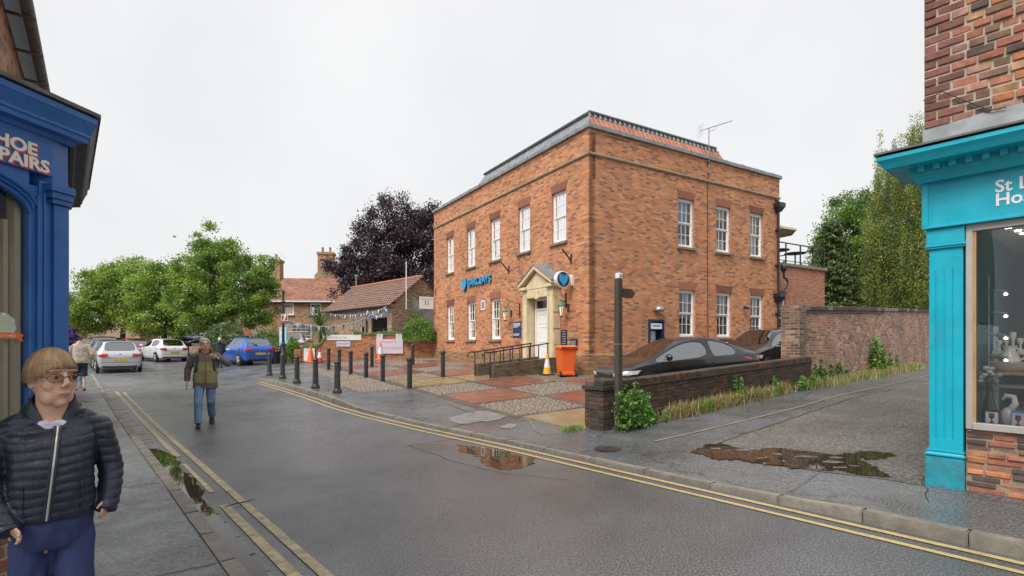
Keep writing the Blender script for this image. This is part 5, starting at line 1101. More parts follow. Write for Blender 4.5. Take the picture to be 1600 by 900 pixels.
# ------------------------------------------------------------------ tall old wall farther up the lane
TO=Vector((7.75,14.15,0)); td=Vector((19.02-7.75,23.93-14.15)).normalized(); TA=math.atan2(td.y,td.x); TS=.036
tw=thing('tall_brick_wall','tall weathered red brick garden wall with dark coping and end pier up the lane','wall',(TO.x,TO.y,.30),TA)
sh_=lambda x,y,z:(x,y,z+TS*x)
mb=MB(); sbox(mb,.46,24,.06,.36,-.2,2.26); mb.build('wall','old_wall_brick',tw)
mb=MB(); sbox(mb,0,.458,-.02,.46,-.2,2.42); mb.build('pier','old_pier_brick',tw)
x=.46
while x<13:
    mb=MB(); sbox(mb,x,x+.44,.01,.41,2.265,2.40+random.uniform(-.012,.012)); mb.build('coping_stone',random.choice(('brick_sooty','brick_dark','dark_sett')),tw,bevel=.02); x+=.45
mb=MB(); sbox(mb,x,24,.01,.41,2.265,2.40); mb.build('coping','brick_sooty',tw)
x=.47
while x<8:
    mb=MB(); sbox(mb,x,x+.2,.03,.06,2.19,2.262); mb.build('corbel_brick','brick_dark',tw); x+=.225
# ------------------------------------------------------------------ wooden fingerpost
fp=thing('fingerpost','dark weathered wooden fingerpost with one short arm, standing at the low wall','signpost',(*WLc(.30,-.085),.02),WA)
mb=MB(); mb.box(-.058,.058,-.05,.05,0,2.78); mb.add(fru(-.058,.058,-.05,.05,2.78,2.80,.012),[(4,5,6,7),(0,1,5,4),(1,2,6,5),(2,3,7,6),(3,0,4,7)]); mb.build('post','old_oak',fp,bevel=.006)
mb=MB(); mb.box(-.061,.061,-.053,.053,1.62,1.645); mb.build('strap','galvanised',fp)
mb=MB(); pts=[(.055,2.47),(.36,2.47),(.43,2.55),(.36,2.63),(.055,2.63)]; V=[(x,-.022,z) for x,z in pts]+[(x,.022,z) for x,z in pts]; mb.add(V,[(0,1,2,3,4),(9,8,7,6,5)]+[(i,5+i,5+(i+1)%5,(i+1)%5) for i in range(5)]); mb.build('arm','old_oak',fp,bevel=.004)
wb=thing('sensor_box','small white box fixed on top of the wooden fingerpost','box',(*WLc(.315,-.085),2.82),WA); mb=MB(); mb.box(-.05,.05,-.045,.045,0,.095); mb.build('housing','white_paint',wb,bevel=.008); mb=MB(); mb.box(-.03,.03,-.047,-.0455,.02,.07); mb.build('front_plate','print_grey',wb)
# ------------------------------------------------------------------ garden wall with nursery signs
gz=.5
W0=Vector((-11.65,28.75)); W1=Vector((-4.25,30.35)); gd=(W1-W0).normalized(); GA=math.atan2(gd.y,gd.x); GL=(W1-W0).length
def GLc(x,y): return (W0.x+gd.x*x-gd.y*y, W0.y+gd.y*x+gd.x*y)
gw=thing('garden_wall','orange brick garden wall with a swept end, carrying nursery signs','wall',(*W0,gz),GA)
top=[(0,.80),(.45,.80),(.8,.86),(1.05,1.05),(1.25,1.35),(1.5,1.56),(1.8,1.63),(GL,1.66)]
def strip(mb,pts,y0,y1,zb,dz=0):
    n=len(pts); V=[(x,y0,zb(x,z)) for x,z in pts]+[(x,y0,z+dz) for x,z in pts]+[(x,y1,zb(x,z)) for x,z in pts]+[(x,y1,z+dz) for x,z in pts]
    mb.add(V,[(i,i+1,n+i+1,n+i) for i in range(n-1)]+[(2*n+i+1,2*n+i,3*n+i,3*n+i+1) for i in range(n-1)]+[(n+i,n+i+1,3*n+i+1,3*n+i) for i in range(n-1)]+[(0,n,3*n,2*n),(n-1,3*n-1,4*n-1,2*n-1)])
mb=MB(); strip(mb,top,0,.24,lambda x,z:-.2); mb.build('wall','garden_wall_brick',gw)
mb=MB(); strip(mb,top,-.04,.28,lambda x,z:z+.002,.075); mb.build('coping','sill_stone',gw)
mb=MB(); mb.box(-.02,GL,-.06,0-.001,-.1,.22); mb.build('plinth_course','ramp_brick',gw)
mb=MB(); mb.box(-.30,.05,-.06,.30,-.2,.86); mb.build('end_pier','garden_wall_brick',gw)
def wsign(name,label,px0,px1,py0,py1,mat,lines,cat='sign',d=-.03):
    # a flat panel fixed on the wall face
    def u(px):
        r=(px-CX)/F; return (r*W0.y-W0.x)/(gd.x-r*gd.y)
    u0,u1=u(px0),u(px1); Y=W0.y+gd.y*(u0+u1)/2; z0=HC-(py1-HY)/F*Y; z1=HC-(py0-HY)/F*Y
    o=thing(name,label,cat,(*GLc((u0+u1)/2,d),z0),GA); w=(u1-u0)/2; h=z1-z0
    mb=MB(); mb.box(-w,w,-.012,.012,0,h); mb.build('panel',mat,o)
    if not lines:
        for k in range(5): mb=MB(); mb.box(-w*.7,w*(.7-.3*(k%2)),-.0145,-.0125,h*(.15+.15*k),h*(.2+.15*k)); mb.build('printed_line','print_grey',o)
    for (txt,x,z,sz,m) in lines: text_mesh('print',txt,sz,.001,m,o,(x*w,-.014,z*h),(R(90),0,0),align='CENTER')
    return o
wsign('name_board','long white name board high on the garden wall',510.5,564.5,523,531.5,'sign_white',[('Footworks',-.42,.25,.26,'print_grey')])
wsign('purple_notice','small lilac notice under the long white name board',526,547.5,533,541.5,'banner_purple',[('OUTSTANDING',0,.4,.09,'print_dark')])
wsign('lilac_banner','large lilac banner with purple lettering hung on the garden wall',588,629.5,530,552.5,'banner_lilac',[('Footworks',0,.74,.2,'print_grey'),('OUTSTANDING',0,.3,.19,'print_grey')],'banner',-.05)
wsign('paper_notice','white paper notice above the left corner of the lilac banner',588.5,598,521.5,530.2,'sign_white',[],'notice',-.035)
wsign('paper_notice','white paper notice above the right corner of the lilac banner',618.5,628,521.5,530.0,'sign_white',[],'notice',-.035)
wsign('low_poster','white poster with red figures low on the wall behind the orange cones',475,492,544,564,'sign_white',[('Footworks',0,.75,.1,'print_grey')],'poster',-.075)
# ------------------------------------------------------------------ nursery outbuilding with pantile roof
NO=Vector((-7.58,33.0)); nd_=Vector((-14.2+7.58,40-33.0)).normalized(); NA=math.atan2(nd_.y,nd_.x)      # local x along the front away from the camera, local y towards the left of travel
# use -y as depth so that the gable runs to the right
nb_=thing('nursery_outbuilding','single-storey mottled brick outbuilding with pantile roof behind the garden wall','building',(*NO,0),NA)
L_,D_=9.7,4.4; ze,zr=4.16,6.05
ops=[(.55,2.6,1.9,3.35),(3.6,4.2,1.3,2.9),(5.0,5.5,1.3,2.6)]
mb=MB(); wallpanel(mb,L_,0,ze,.25,ops,lambda u,d,z:(u,-d,z)); mb.box(L_-.25,L_,-D_,-.25,0,ze)
mb.add([(0,0-.25,0),(0,-D_,0),(0,-D_,ze),(0,-D_/2,zr-.03),(0,-.25,ze+.18),(.25,-.25,0),(.25,-D_,0),(.25,-D_,ze),(.25,-D_/2,zr-.03),(.25,-.25,ze+.18)],[(4,3,2,1,0),(5,6,7,8,9),(0,1,6,5),(2,3,8,7),(3,4,9,8)]); mb.build('wall','cottage_brick',nb_)
mb=MB(); mb.add([(-.012,-1.5,0),(-.012,-D_,0),(-.012,-D_,ze-.4),(-.012,-1.5,ze+.5),(.0,-1.5,0),(.0,-D_,0),(.0,-D_,ze-.4),(.0,-1.5,ze+.5)],[(3,2,1,0),(0,1,5,4),(1,2,6,5),(2,3,7,6),(3,0,4,7)]); mb.build('render_patch','grey_render',nb_)
def pantiles(parent,x0,x1,ya,za,yb,zb,mat,pitch=.24,rows=12,name='roof_tiles'):
    V=[];Fc=[]; n=int((x1-x0)/pitch*6); 
    for r in range(rows):
        for e in (0,1):
            f=(r+e)/rows; lift=.05 if e==0 else .0
            for i in range(n+1):
                x=x0+(x1-x0)*i/n; w=.035*math.sin(2*math.pi*i/6); j=.012*mnoise.noise((x*1.3,r*.9,3))
                nrm=Vector((yb-ya,0,0)); y=ya+(yb-ya)*f; z=za+(zb-za)*f+w+lift+j; V.append((x,y,z))
        for i in range(n):
            a=(2*r)*(n+1)+i; Fc.append((a,a+1,a+n+2,a+n+1))
    o=mesh_np(name,V,Fc,mat,parent,smooth=1); return o
rt=pantiles(nb_,-.15,L_+.1,.28,ze-.10,-D_/2,zr,'pantile_old'); pantiles(nb_,-.15,L_+.1,-D_-.28,ze-.10,-D_/2,zr,'pantile_old')
mb=MB(); mb.tube([(-.15,-D_/2,zr+.05),(L_+.1,-D_/2,zr+.05)],.10,8); mb.build('ridge_tiles','pantile_red',nb_)
mb=MB(); mb.tube([(-.1,.36,ze-.12),(L_,.36,ze-.12)],.06,8); mb.tube([(3.1,.1,ze-.2),(3.1,.1,.6)],.05,8); mb.build('gutter','black_iron',nb_)
def simplewin(parent,P,u0,u1,z0,z1,mat='black_iron',cols=2,rows=2,glass='black_glass',name='window'):
    mb=MB()
    def bx(a,b,c,d,e,f): mb.add([P(a,c,e),P(b,c,e),P(b,d,e),P(a,d,e),P(a,c,f),P(b,c,f),P(b,d,f),P(a,d,f)],[(0,3,2,1),(4,5,6,7),(0,1,5,4),(1,2,6,5),(2,3,7,6),(3,0,4,7)])
    w=.07; bx(u0,u0+w,.06,.14,z0,z1); bx(u1-w,u1,.06,.14,z0,z1); bx(u0+w,u1-w,.06,.14,z1-w,z1); bx(u0+w,u1-w,.06,.14,z0,z0+w)
    for k in range(1,cols): u=u0+(u1-u0)*k/cols; bx(u-.025,u+.025,.07,.13,z0+w,z1-w)
    for k in range(1,rows): z=z0+(z1-z0)*k/rows; bx(u0+w,u1-w,.072,.128,z-.02,z+.02)
    o=mb.build(name,mat,parent)
    for i in range(cols):
        for j in range(rows):
            m2=MB(); a,b=u0+w/2+(u1-u0-w)*i/cols,u0+w/2+(u1-u0-w)*(i+1)/cols; c,d=z0+w/2+(z1-z0-w)*j/rows,z0+w/2+(z1-z0-w)*(j+1)/rows
            m2.quad(P(a,.10,c),P(b,.10,c),P(b,.10,d),P(a,.10,d)); m2.build('pane',glass,o)
    return o
PN=lambda u,d,z:(u,-d,z)
simplewin(nb_,PN,*ops[0],cols=2,rows=2); simplewin(nb_,PN,*ops[1],cols=1,rows=1,mat='white_paint'); simplewin(nb_,PN,*ops[2],cols=1,rows=1,mat='white_paint')
mb=MB(); mb.box(-.1,2.9,-.001,.05,1.0,1.1); mb.build('sill','sill_stone',nb_)
mb=MB(); mb.tube([(-.25,-.9,ze-.3),(-.25,-.9,6.9)],.035,6); mb.build('vent_pipe','white_paint',nb_); mb=MB(); mb.tube([(L_-.6,-D_/2,zr),(L_-.6,-D_/2,zr+.95)],.06,8); mb.tube([(L_-.9,-D_/2,zr+.95),(L_-.3,-D_/2,zr+1.0)],.05,6); mb.build('flue','galvanised',nb_)
# bunting
def bunting(label,A,B,sag,n,cols,sz=.26):
    o=thing('bunting',label,'bunting',(0,0,0)); A=Vector(A);B=Vector(B)
    P=[A+(B-A)*(k/24)+Vector((0,0,-sag*4*(k/24)*(1-k/24))) for k in range(25)]
    mb=MB(); mb.tube(P,.008,4); mb.build('string','white_paint',o)
    for k in range(n):
        f=(k+.5)/n; p=A+(B-A)*f+Vector((0,0,-sag*4*f*(1-f))); t=(B-A).normalized(); q=p+Vector((random.uniform(-.07,.07),random.uniform(-.07,.07),-sz*random.uniform(.9,1.15)))
        mb=MB(); mb.add([p-t*sz*.36,p+t*sz*.36,q,p-t*sz*.36+Vector((0,.006,0)),p+t*sz*.36+Vector((0,.006,0)),q+Vector((0,.006,0))],[(0,1,2),(5,4,3)]); mb.build('flag',cols[k%len(cols)],o)
pm('flag_blue',(.03,.22,.62),.7,var=.1); pm('flag_white',(.72,.74,.78),.7,var=.04); pm('flag_sky',(.20,.48,.75),.7,var=.1)
lampP=Vector((-12.12,27.75,0))
def NL(x,y): return (NO.x+nd_.x*x-nd_.y*y, NO.y+nd_.y*x+nd_.x*y)
bunting('long blue and white bunting swagged from the black lamp post to the outbuilding',at(451,501,28.0),at(604,478,32.6),.72,20,['flag_blue','flag_white','flag_blue','flag_sky'])
bunting('blue and white bunting strung under the outbuilding gutter',at(511,489,39.2),at(604,480,32.7),.30,22,['flag_blue','flag_white','flag_sky','flag_white'])
bunting('short bunting looped by the outbuilding window',at(572,483,34.8),at(606,480,32.5),.5,9,['flag_white','flag_blue'])
# ------------------------------------------------------------------ red-roofed house behind
hs_=thing('brick_house','two-storey brick house with red tiled roof and tall chimneys behind the lamp post','building',(-24.5,48.0,0),.06)
HW=12.0; HD=7.0; he=5.5; hr=8.0
hop=[]
for c in (3.9,6.35,8.75): hop.append((c-.5,c+.5,4.3,5.4))
hop+= [(3.2,6.0,2.0,3.5),(7.0,8.6,2.0,3.3),(1.0,1.9,3.9,4.8),(10.6,11.5,4.3,5.4)]
mb=MB(); wallpanel(mb,HW,0,he,.3,hop,lambda u,d,z:(u,d,z)); mb.box(0,.3,.3,HD,0,he); mb.box(HW-.3,HW,.3,HD,0,he); mb.build('wall','house_brick',hs_)
for i,(a,b,c,d) in enumerate(hop): sash(hs_,lambda u,dd,z:(u,dd,z),a,b,c,d,cols=3 if b-a<1.2 else 6,rows=4,lintel=False,rec=.05,fr_w=.1)
mb=MB()
mb.add([(-.35,-.35,he),(HW+.35,-.35,he),(HW+.35,HD/2,hr),(-.35,HD/2,hr),(-.35,-.35,he+.12),(HW+.35,-.35,he+.12),(HW+.35,HD/2,hr+.12),(-.35,HD/2,hr+.12),(HW+.35,HD+.35,he),(-.35,HD+.35,he),(HW+.35,HD+.35,he+.12),(-.35,HD+.35,he+.12)],[(0,3,2,1),(4,5,6,7),(0,1,5,4),(3,9,8,2),(7,6,10,11),(0,4,7,3),(1,2,6,5),(2,8,10,6),(3,7,11,9),(8,9,11,10)]); mb.build('roof','roof_tiles_red',hs_)
mb=MB(); mb.box(-.35,HW+.35,-.42,-.351,he-.02,he+.1); mb.build('eaves_board','white_paint',hs_)
for (a,b) in ((.0,.5),(2.4,2.8),(9.6,10.0),(11.6,12.0)): mb=MB(); mb.box(a,b,-.03,-.001,.5,he-.05); mb.build('brick_quoin','garden_wall_brick',hs_)
mb=MB(); mb.add([(HW-.0,-.3,he-.3),(HW+.3,-.3,he-.3),(HW+.3,HD+.3,he-.3),(HW,HD+.3,he-.3),(HW,-.3,he+.2),(HW+.3,-.3,he+.2),(HW+.3,HD/2,hr+.45),(HW,HD/2,hr+.45),(HW+.3,HD+.3,he+.2),(HW,HD+.3,he+.2)],[(4,5,6,7),(7,6,8,9),(0,1,5,4),(0,4,7,9,3),(1,2,8,6,5)]); mb.build('gable_parapet','white_render',hs_)
def chimney(parent,x0,x1,y0,y1,z0,z1,npots,mat='house_brick'):
    mb=MB(); mb.box(x0,x1,y0,y1,z0,z1-.25); mb.box(x0-.08,x1+.08,y0-.08,y1+.08,z1-.25,z1); c=mb.build('chimney',mat,parent)
    for k in range(npots): mb=MB(); x=x0+(x1-x0)*(k+.5)/npots; mb.lathe([(.15,0),(.12,.1),(.11,.5),(.14,.55)],(x,(y0+y1)/2,z1),10); mb.build('chimney_pot','pantile_red',c,smooth=50)
chimney(hs_,7.3,8.9,3.2,4.4,7.6,9.7,2,'cottage_brick'); chimney(hs_,1.0,2.0,3.0,4.0,7.4,9.9,1)
mb=MB(); mb.add([(8.95,3.0,7.0),(10.9,3.0,6.6),(10.9,3.9,6.6),(8.95,3.9,7.0),(8.95,3.0,9.3),(10.9,3.0,8.6),(10.9,3.9,8.6),(8.95,3.9,9.3)],[(0,3,2,1),(4,5,6,7),(0,1,5,4),(1,2,6,5),(2,3,7,6),(3,0,4,7)]); 
hw2=thing('stone_gable_house','tall stone gable with chimney pots rising behind the red roof','building',(-20.0,53.0,0),.1)
mb=MB(); V=[(0,0,0),(2.8,0,0),(2.8,0,8.4),(1.5,0,10.2),(0,0,8.6)]; n=5; mb.add(V+[(x,7,z) for x,y,z in V],[(0,1,2,3,4),(9,8,7,6,5)]+[(i,5+i,5+(i+1)%5,(i+1)%5) for i in range(5)]); mb.build('wall','cottage_brick',hw2); chimney(hw2,.25,1.75,.2,1.3,8.4,11.0,2,'house_brick')
# low stone walls, pillar, terrace of shops far down the street
def stonewall(label,A,B,h,mat='stone_wall',zf=right_z,name='stone_wall',cop=True):
    A=Vector(A);B=Vector(B); d=(B-A); L=d.length; a=math.atan2(d.y,d.x); z=min(zf(*A),zf(*B))-.1
    o=thing(name,label,'wall',(*A,z),a); mb=MB(); n=max(2,int(L/1.2)); mb.box(0,L,0,.4,0,h+.1); mb.build('wall',mat,o)
    x=0
    if cop:
        while x<L-.1: mb=MB(); w=min(random.uniform(.5,.8),L-x); mb.box(x,x+w-.01,-.05,.45,h+.1,h+.2+random.uniform(-.015,.015)); mb.build('coping_stone','sill_stone',o,bevel=.015); x+=w
stonewall('low rubble wall with hedges above, behind the blue hatchback',(-18.5,32.5),(-12.4,30.2),.75)
stonewall('reddish stone wall of the raised car park behind the white hatchback',(-22.6,37.0),(-18.6,33.3),.95)
stonewall('long pinkish stone wall at the back of the car park',(-47,56),(-26,54),2.6,zf=road_z)
for x,y in ((-30.6,44.2),(-27.6,43.6)):
    pl=thing('gate_pillar','square buff stone gate pillar, wider and nearer the tree trunks' if x>-28 else 'square buff stone gate pillar beside the iron gate','pillar',(x,y,.5)); mb=MB(); mb.box(-.45,.45,-.45,.45,0,2.2); mb.box(-.52,.52,-.52,.52,2.2,2.36); mb.build('pillar','bath_stone',pl,bevel=.02)
gt_=thing('iron_gate','tall dark iron gate between the stone pillars','gate',(-30.1,44.1,.6),-.2)
for k in range(9): mb=MB(); mb.box(k*.22,k*.22+.05,0,.04,0,2.0); mb.build('bar','black_iron',gt_)
for z in (.2,1.8): mb=MB(); mb.box(0,1.85,-.012,-.001,z,z+.06); mb.build('rail','black_iron',gt_)
def terrace(label,x,y,w,d,h,rz,wall,roofm,sign=None,ch=True,wins=3):
    o=thing('terrace_building',label,'building',(x,y,.5),rz); op=[(w*(k+.5)/wins-.5,w*(k+.5)/wins+.5,h*.58,h*.58+1.5) for k in range(wins)]+[(.6,w-.6,.5,2.5)]
    mb=MB(); wallpanel(mb,w,0,h,.3,op,lambda u,dd,z:(u,dd,z)); mb.box(0,.3,.3,d,0,h); mb.box(w-.3,w,.3,d,0,h); mb.build('wall',wall,o)
    for q in op[:-1]: simplewin(o,lambda u,dd,z:(u,dd,z),*q,mat='white_paint')
    simplewin(o,lambda u,dd,z:(u,dd,z),*op[-1],mat='white_paint',cols=4,rows=1)
    mb=MB(); mb.add([(-.3,-.3,h),(w+.3,-.3,h),(w+.3,d/2,h+2.2),(-.3,d/2,h+2.2),(-.3,d+.3,h),(w+.3,d+.3,h)],[(0,1,2,3),(3,2,5,4),(0,3,4),(1,5,2)]); mb.build('roof',roofm,o)
    if sign: mb=MB(); mb.box(.3,w-.3,-.08,-.001,2.6,3.2); mb.build('shop_sign',sign,o)
    if ch: chimney(o,w-1.4,w-.3,d/2-.5,d/2+.5,h+1.2,h+3.3,2)
terrace('white rendered shop with a blue sign far down the street',-58,62,8,8,5.6,.25,'white_render','slate','bank_blue')
terrace('pale brick terrace with slate roof beyond the street trees',-49.5,64,9,8,5.8,.15,'house_brick','slate',None)
terrace('red roofed brick terrace behind the car park wall',-39,66,11,8,4.6,.05,'house_brick','roof_tiles_red',None)
# ------------------------------------------------------------------ trees
def leaf_quads(cent, nrm_bias, size, asp=.55, droop=None, rg=rng):
    """two-triangle leaf blades round given centres"""
    n=len(cent); d=rg.normal(size=(n,3)); 
    if droop is not None: d=d*droop[0]+np.array(droop[1])
    d/=np.linalg.norm(d,axis=1,keepdims=True)+1e-9
    b=rg.normal(size=(n,3))+np.array(nrm_bias); e=np.cross(d,b); e/=np.linalg.norm(e,axis=1,keepdims=True)+1e-9
    s=size*rg.uniform(.6,1.3,(n,1)); d=d*s; e=e*s*asp
    V=np.empty((n,4,3)); V[:,0]=cent-d; V[:,1]=cent+e-.15*d; V[:,2]=cent+d; V[:,3]=cent-e-.15*d
    return V.reshape(-1,3), np.arange(n*4).reshape(n,4)
def branch(mb,p0,p1,r0,r1,k=5,wob=.12):
    p0=Vector(p0);p1=Vector(p1); L=(p1-p0).length; P=[]
    for i in range(k+1):
        f=i/k; w=Vector((mnoise.noise((p0.x+f*3,p1.y,1)),mnoise.noise((p1.x,p0.y+f*3,5)),mnoise.noise((p0.z+f*3,p1.x,9))))*wob*L*math.sin(math.pi*f); P.append(p0.lerp(p1,f)+w)
    mb.tube(P,[r0+(r1-r0)*i/k for i in range(k+1)],6)
def tree(name,label,base,h0,crown,nclump,per,leaf,mats,clump=.7,trunk_r=.2,bark='bark',group=None,cat='tree',flat=.7,shell=.55,seed=1,lean=(0,0),droop=None,bias=(0,0,1.2),asp=.55,limbs=26,profile=None,strand=0.0):
    """crown: list of (cx,cy,cz,rx,ry,rz) ellipsoids relative to the base"""
    rg=np.random.default_rng(seed); o=thing(name,label,cat,base,0,group)
    vol=np.array([c[3]*c[4]*c[5] for c in crown]); pick=rg.choice(len(crown),nclump,p=vol/vol.sum()); cs=[]
    for k in pick:
        c=crown[k]; v=rg.normal(size=3); v/=np.linalg.norm(v); r=rg.uniform(shell,1.06)**.7
        q=np.array(c[:3])+v*r*np.array(c[3:]); q+=.34*np.array(c[3:])*np.array([mnoise.noise((q[0]*.9,q[1]*.9,q[2]*.9+i*7)) for i in range(3)])
        cs.append(q)
    cs=np.array(cs); cen=np.repeat(cs,per,0); sc=np.repeat(rg.uniform(.55,1.25,(nclump,1)),per,0)*clump
    off=rg.normal(size=cen.shape)*.5; off*=sc*np.array([1,1,flat])
    if strand:
        dz=rg.uniform(0,1,(len(cen),1)); off=off*np.array([.28,.28,.3]); off[:,2]-=(dz[:,0]-.35)*strand*np.repeat(rg.uniform(.5,1.3,nclump),per)
    pts=cen+off
    V,Fc=leaf_quads(pts,bias,leaf,asp,droop,rg)
    cr=mesh_np('crown',V,Fc,mats,o)
    if len(mats)>1:
        ci=rg.integers(0,len(mats),nclump); cr.data.polygons.foreach_set('material_index',np.repeat(ci,per).astype(np.int32))
    mb=MB(); zc=np.mean([c[2] for c in crown]); fork=Vector((lean[0]*.5,lean[1]*.5,h0)); top=Vector((lean[0],lean[1],zc+.5*max(c[5] for c in crown)))
    branch(mb,(0,0,-.3),fork,trunk_r*1.15,trunk_r*.8,5,.03); branch(mb,fork,top,trunk_r*.8,trunk_r*.15,7,.08); mb.build('trunk',bark,o,smooth=180)
    mb=MB()
    for q in cs[rg.choice(nclump,min(limbs,nclump),replace=False)]:
        f=rg.uniform(0,.75); s_=fork.lerp(top,f); q=Vector(q)
        if q.z<s_.z-.4: s_=fork.lerp(top,f*.3)
        branch(mb,s_,q,trunk_r*.34*(1-.6*f),.012,5,.15)
    mb.build('limbs',bark,o,smooth=180)
    return o
def gp(px,py,zf=road_z): return hit(px,py,zf)
def base_at(px,Y,zf=road_z): x=(px-CX)/F*Y; return (x,Y,zf(x,Y))
def ce(px,py,Y,rx,rz,b,ry=None):     # ellipsoid given by its centre seen in the photograph and radii in metres
    p=at(px,py,Y); return (p.x-b[0],p.y-b[1],p.z-b[2],rx,ry or rx,rz)
b=base_at(333,36)
tree('maple_tree','tall dark green maple with an uneven crown, behind the round bush',b,2.2,[ce(345,440,36,3.3,2.6,b,2.8),ce(335,395,36,1.7,2.0,b),ce(385,460,35.5,2.0,1.8,b),ce(318,470,36.5,2.4,2.0,b),ce(375,405,36,1.2,1.3,b),ce(306,385,36,.8,.6,b),ce(318,368,36,.75,.9,b),ce(352,378,36,.6,.6,b),ce(415,440,36,.6,.6,b),ce(405,480,35.5,1.2,1.1,b),ce(345,500,35.5,2.6,.9,b)],330,170,.085,['maple_leaf','maple_leaf','maple_pale'],.50,.22,seed=11,limbs=40)
b=base_at(257,40)
tree('maple_tree','mid green street maple with its trunk beside the stone pillar',b,2.3,[ce(262,460,40,3.0,2.3,b,2.6),ce(235,440,40,1.7,1.3,b),ce(285,450,40,1.6,1.8,b),ce(250,505,39.5,2.5,.9,b)],200,170,.088,['maple_leaf','maple_pale','maple_pale'],.6,.2,seed=12,limbs=30)
b=base_at(192,42)
tree('maple_tree','pale yellow-green street maple, its crown reaching the blue shop',b,2.3,[ce(185,460,42,3.2,2.2,b,2.6),ce(150,490,41,2.2,1.6,b),ce(205,430,42,1.8,1.3,b),ce(165,442,42,1.3,1.2,b),ce(225,490,41.5,2.0,1.4,b),ce(128,515,40,1.1,.9,b)],290,170,.09,['maple_pale','maple_pale','maple_leaf'],.6,.2,seed=13,limbs=36)
b=base_at(625,46,right_z)
tree('copper_beech','large dark purple copper beech towering behind the outbuilding',b,4.0,[ce(625,410,46,4.6,3.6,b,4.0),ce(612,352,46,2.6,2.4,b),ce(660,375,46,2.6,2.6,b),ce(575,425,46,2.6,2.6,b),ce(535,418,45.5,1.3,1.2,b),ce(650,445,45,3.4,1.8,b),ce(590,460,44.5,2.6,1.6,b),ce(598,325,46,.9,1.0,b),ce(560,372,46,1.0,1.0,b),ce(530,450,46,.9,1.4,b),ce(675,345,46,1.5,1.4,b)],600,160,.10,['beech_leaf'],.72,.38,'dark_bark',seed=14,limbs=60,flat=.8)
b=base_at(1425,31,right_z)
tree('weeping_birch','tall pale green weeping birch rising above the old wall',b,3.2,[ce(1425,330,31,2.7,4.4,b),ce(1405,390,30.5,2.2,3.2,b),ce(1385,440,30,1.3,1.6,b),ce(1450,280,31,2.2,3.2,b),ce(1462,220,31,1.5,1.6,b),ce(1390,420,30,1.1,1.6,b),ce(1398,300,31,.9,1.5,b),ce(1430,430,30,2.4,2.0,b)],760,230,.048,['birch_leaf','birch_leaf','dark_leaf','birch_leaf'],.8,.22,seed=15,strand=2.2,droop=(.5,(0,0,-.8)),limbs=40,shell=.3)
b=base_at(1345,42,right_z)
tree('sycamore_tree','green sycamore between the fir and the weeping birch',b,3.5,[ce(1340,385,42,3.4,3.8,b),ce(1335,335,42,1.8,1.9,b),ce(1365,360,42,1.6,1.8,b),ce(1375,400,42,2.5,3.0,b),ce(1318,400,42,1.6,2.0,b),ce(1390,450,41,4.0,2.4,b)],520,150,.10,['dark_leaf','maple_leaf','maple_leaf'],.7,.25,seed=16,limbs=30)
b=base_at(1425,40,right_z)
tree('hedgerow_tree','dark shrubby tree filling the shade behind the old wall',b,1.5,[ce(1420,455,38,4.5,2.3,b,2.0),ce(1370,465,38,2.5,1.6,b,1.5)],220,130,.10,['dark_leaf'],.75,.2,seed=17,limbs=16)
# layered fir
b=base_at(1300,33,right_z)
fir=thing('fir_tree','dark green layered fir beside the bank extension','tree',b); V=[];rg=np.random.default_rng(5); cen=[]
H=8.6; mb=MB(); mb.tube([(0,0,-.3),(0,0,H)],[.2,.03],7); mb.build('trunk','dark_bark',fir); mb=MB()
for k in range(150):
    z=1.2+(H-1.4)*(k/150)**.95; R_=(H-z)*.27+.5; a=k*2.39996+rg.uniform(-.3,.3); L=R_*rg.uniform(.75,1.15)
    mb.tube([(0,0,z+.1),(L*.5*math.cos(a),L*.5*math.sin(a),z+.03),(L*math.cos(a),L*math.sin(a),z-.12*L)],[.03,.02,.008],4)
    n=int(130*L+50); f=rg.uniform(.12,1.05,n); w=rg.normal(size=n)*.17*L*(1.15-f*.6); x=f*L*math.cos(a)-w*math.sin(a); y=f*L*math.sin(a)+w*math.cos(a); zz=z-.12*L*f**2+rg.normal(size=n)*.05-np.abs(w)*.25
    cen.append(np.stack([x,y,zz],1))
mb.build('limbs','dark_bark',fir); cen=np.concatenate(cen); V,Fc=leaf_quads(cen,(0,0,2.5),.085,.4,(1.0,(0,0,-.25)),rg); mesh_np('crown',V,Fc,['fir_leaf'],fir)
def bush(name,label,c,rx,ry,rz,n,leaf,mats,seed=1,bias=(0,0,.8),asp=.5,droop=None,cat='bush',lump=.25,group=None):
    rg=np.random.default_rng(seed); o=thing(name,label,cat,c,0,group); v=rg.normal(size=(n,3)); v/=np.linalg.norm(v,axis=1,keepdims=True); v[:,2]=np.abs(v[:,2])*1.0-.12
    r=rg.uniform(.55,1.0,(n,1))**.5; l_=np.array([1+lump*mnoise.noise((a[0]*2.3+seed,a[1]*2.3,a[2]*2.3)) for a in v])[:,None]; P=v*r*l_*np.array([rx,ry,rz])
    V,Fc=leaf_quads(P,bias,leaf,asp,droop,rg); f=mesh_np('foliage',V,Fc,mats,o)
    if len(mats)>1: f.data.polygons.foreach_set('material_index',rg.integers(0,len(mats),n).astype(np.int32))
    mb=MB()
    for k in range(7): a=k*.9; mb.tube([(0,0,-.1),(rx*.3*math.cos(a),ry*.3*math.sin(a),rz*.3),(rx*.6*math.cos(a),ry*.6*math.sin(a),rz*.65)],[.03,.02,.008],5)
    mb.build('stems','bark',o); return o
p=at(350,548,31.5); bush('round_bush','large round grey-green bush on the car park corner',(p.x,p.y,p.z-.1),1.38,1.2,2.05,9000,.085,['willow_leaf','willow_leaf','dark_leaf'],3,asp=.3,droop=(1,(0,0,.8)))
p=at(417,541,32.5); bush('clipped_shrub','taller yellow-green clipped shrub above the rubble wall',(p.x,p.y,p.z),.95,.8,1.15,4500,.05,['box_leaf'],4)
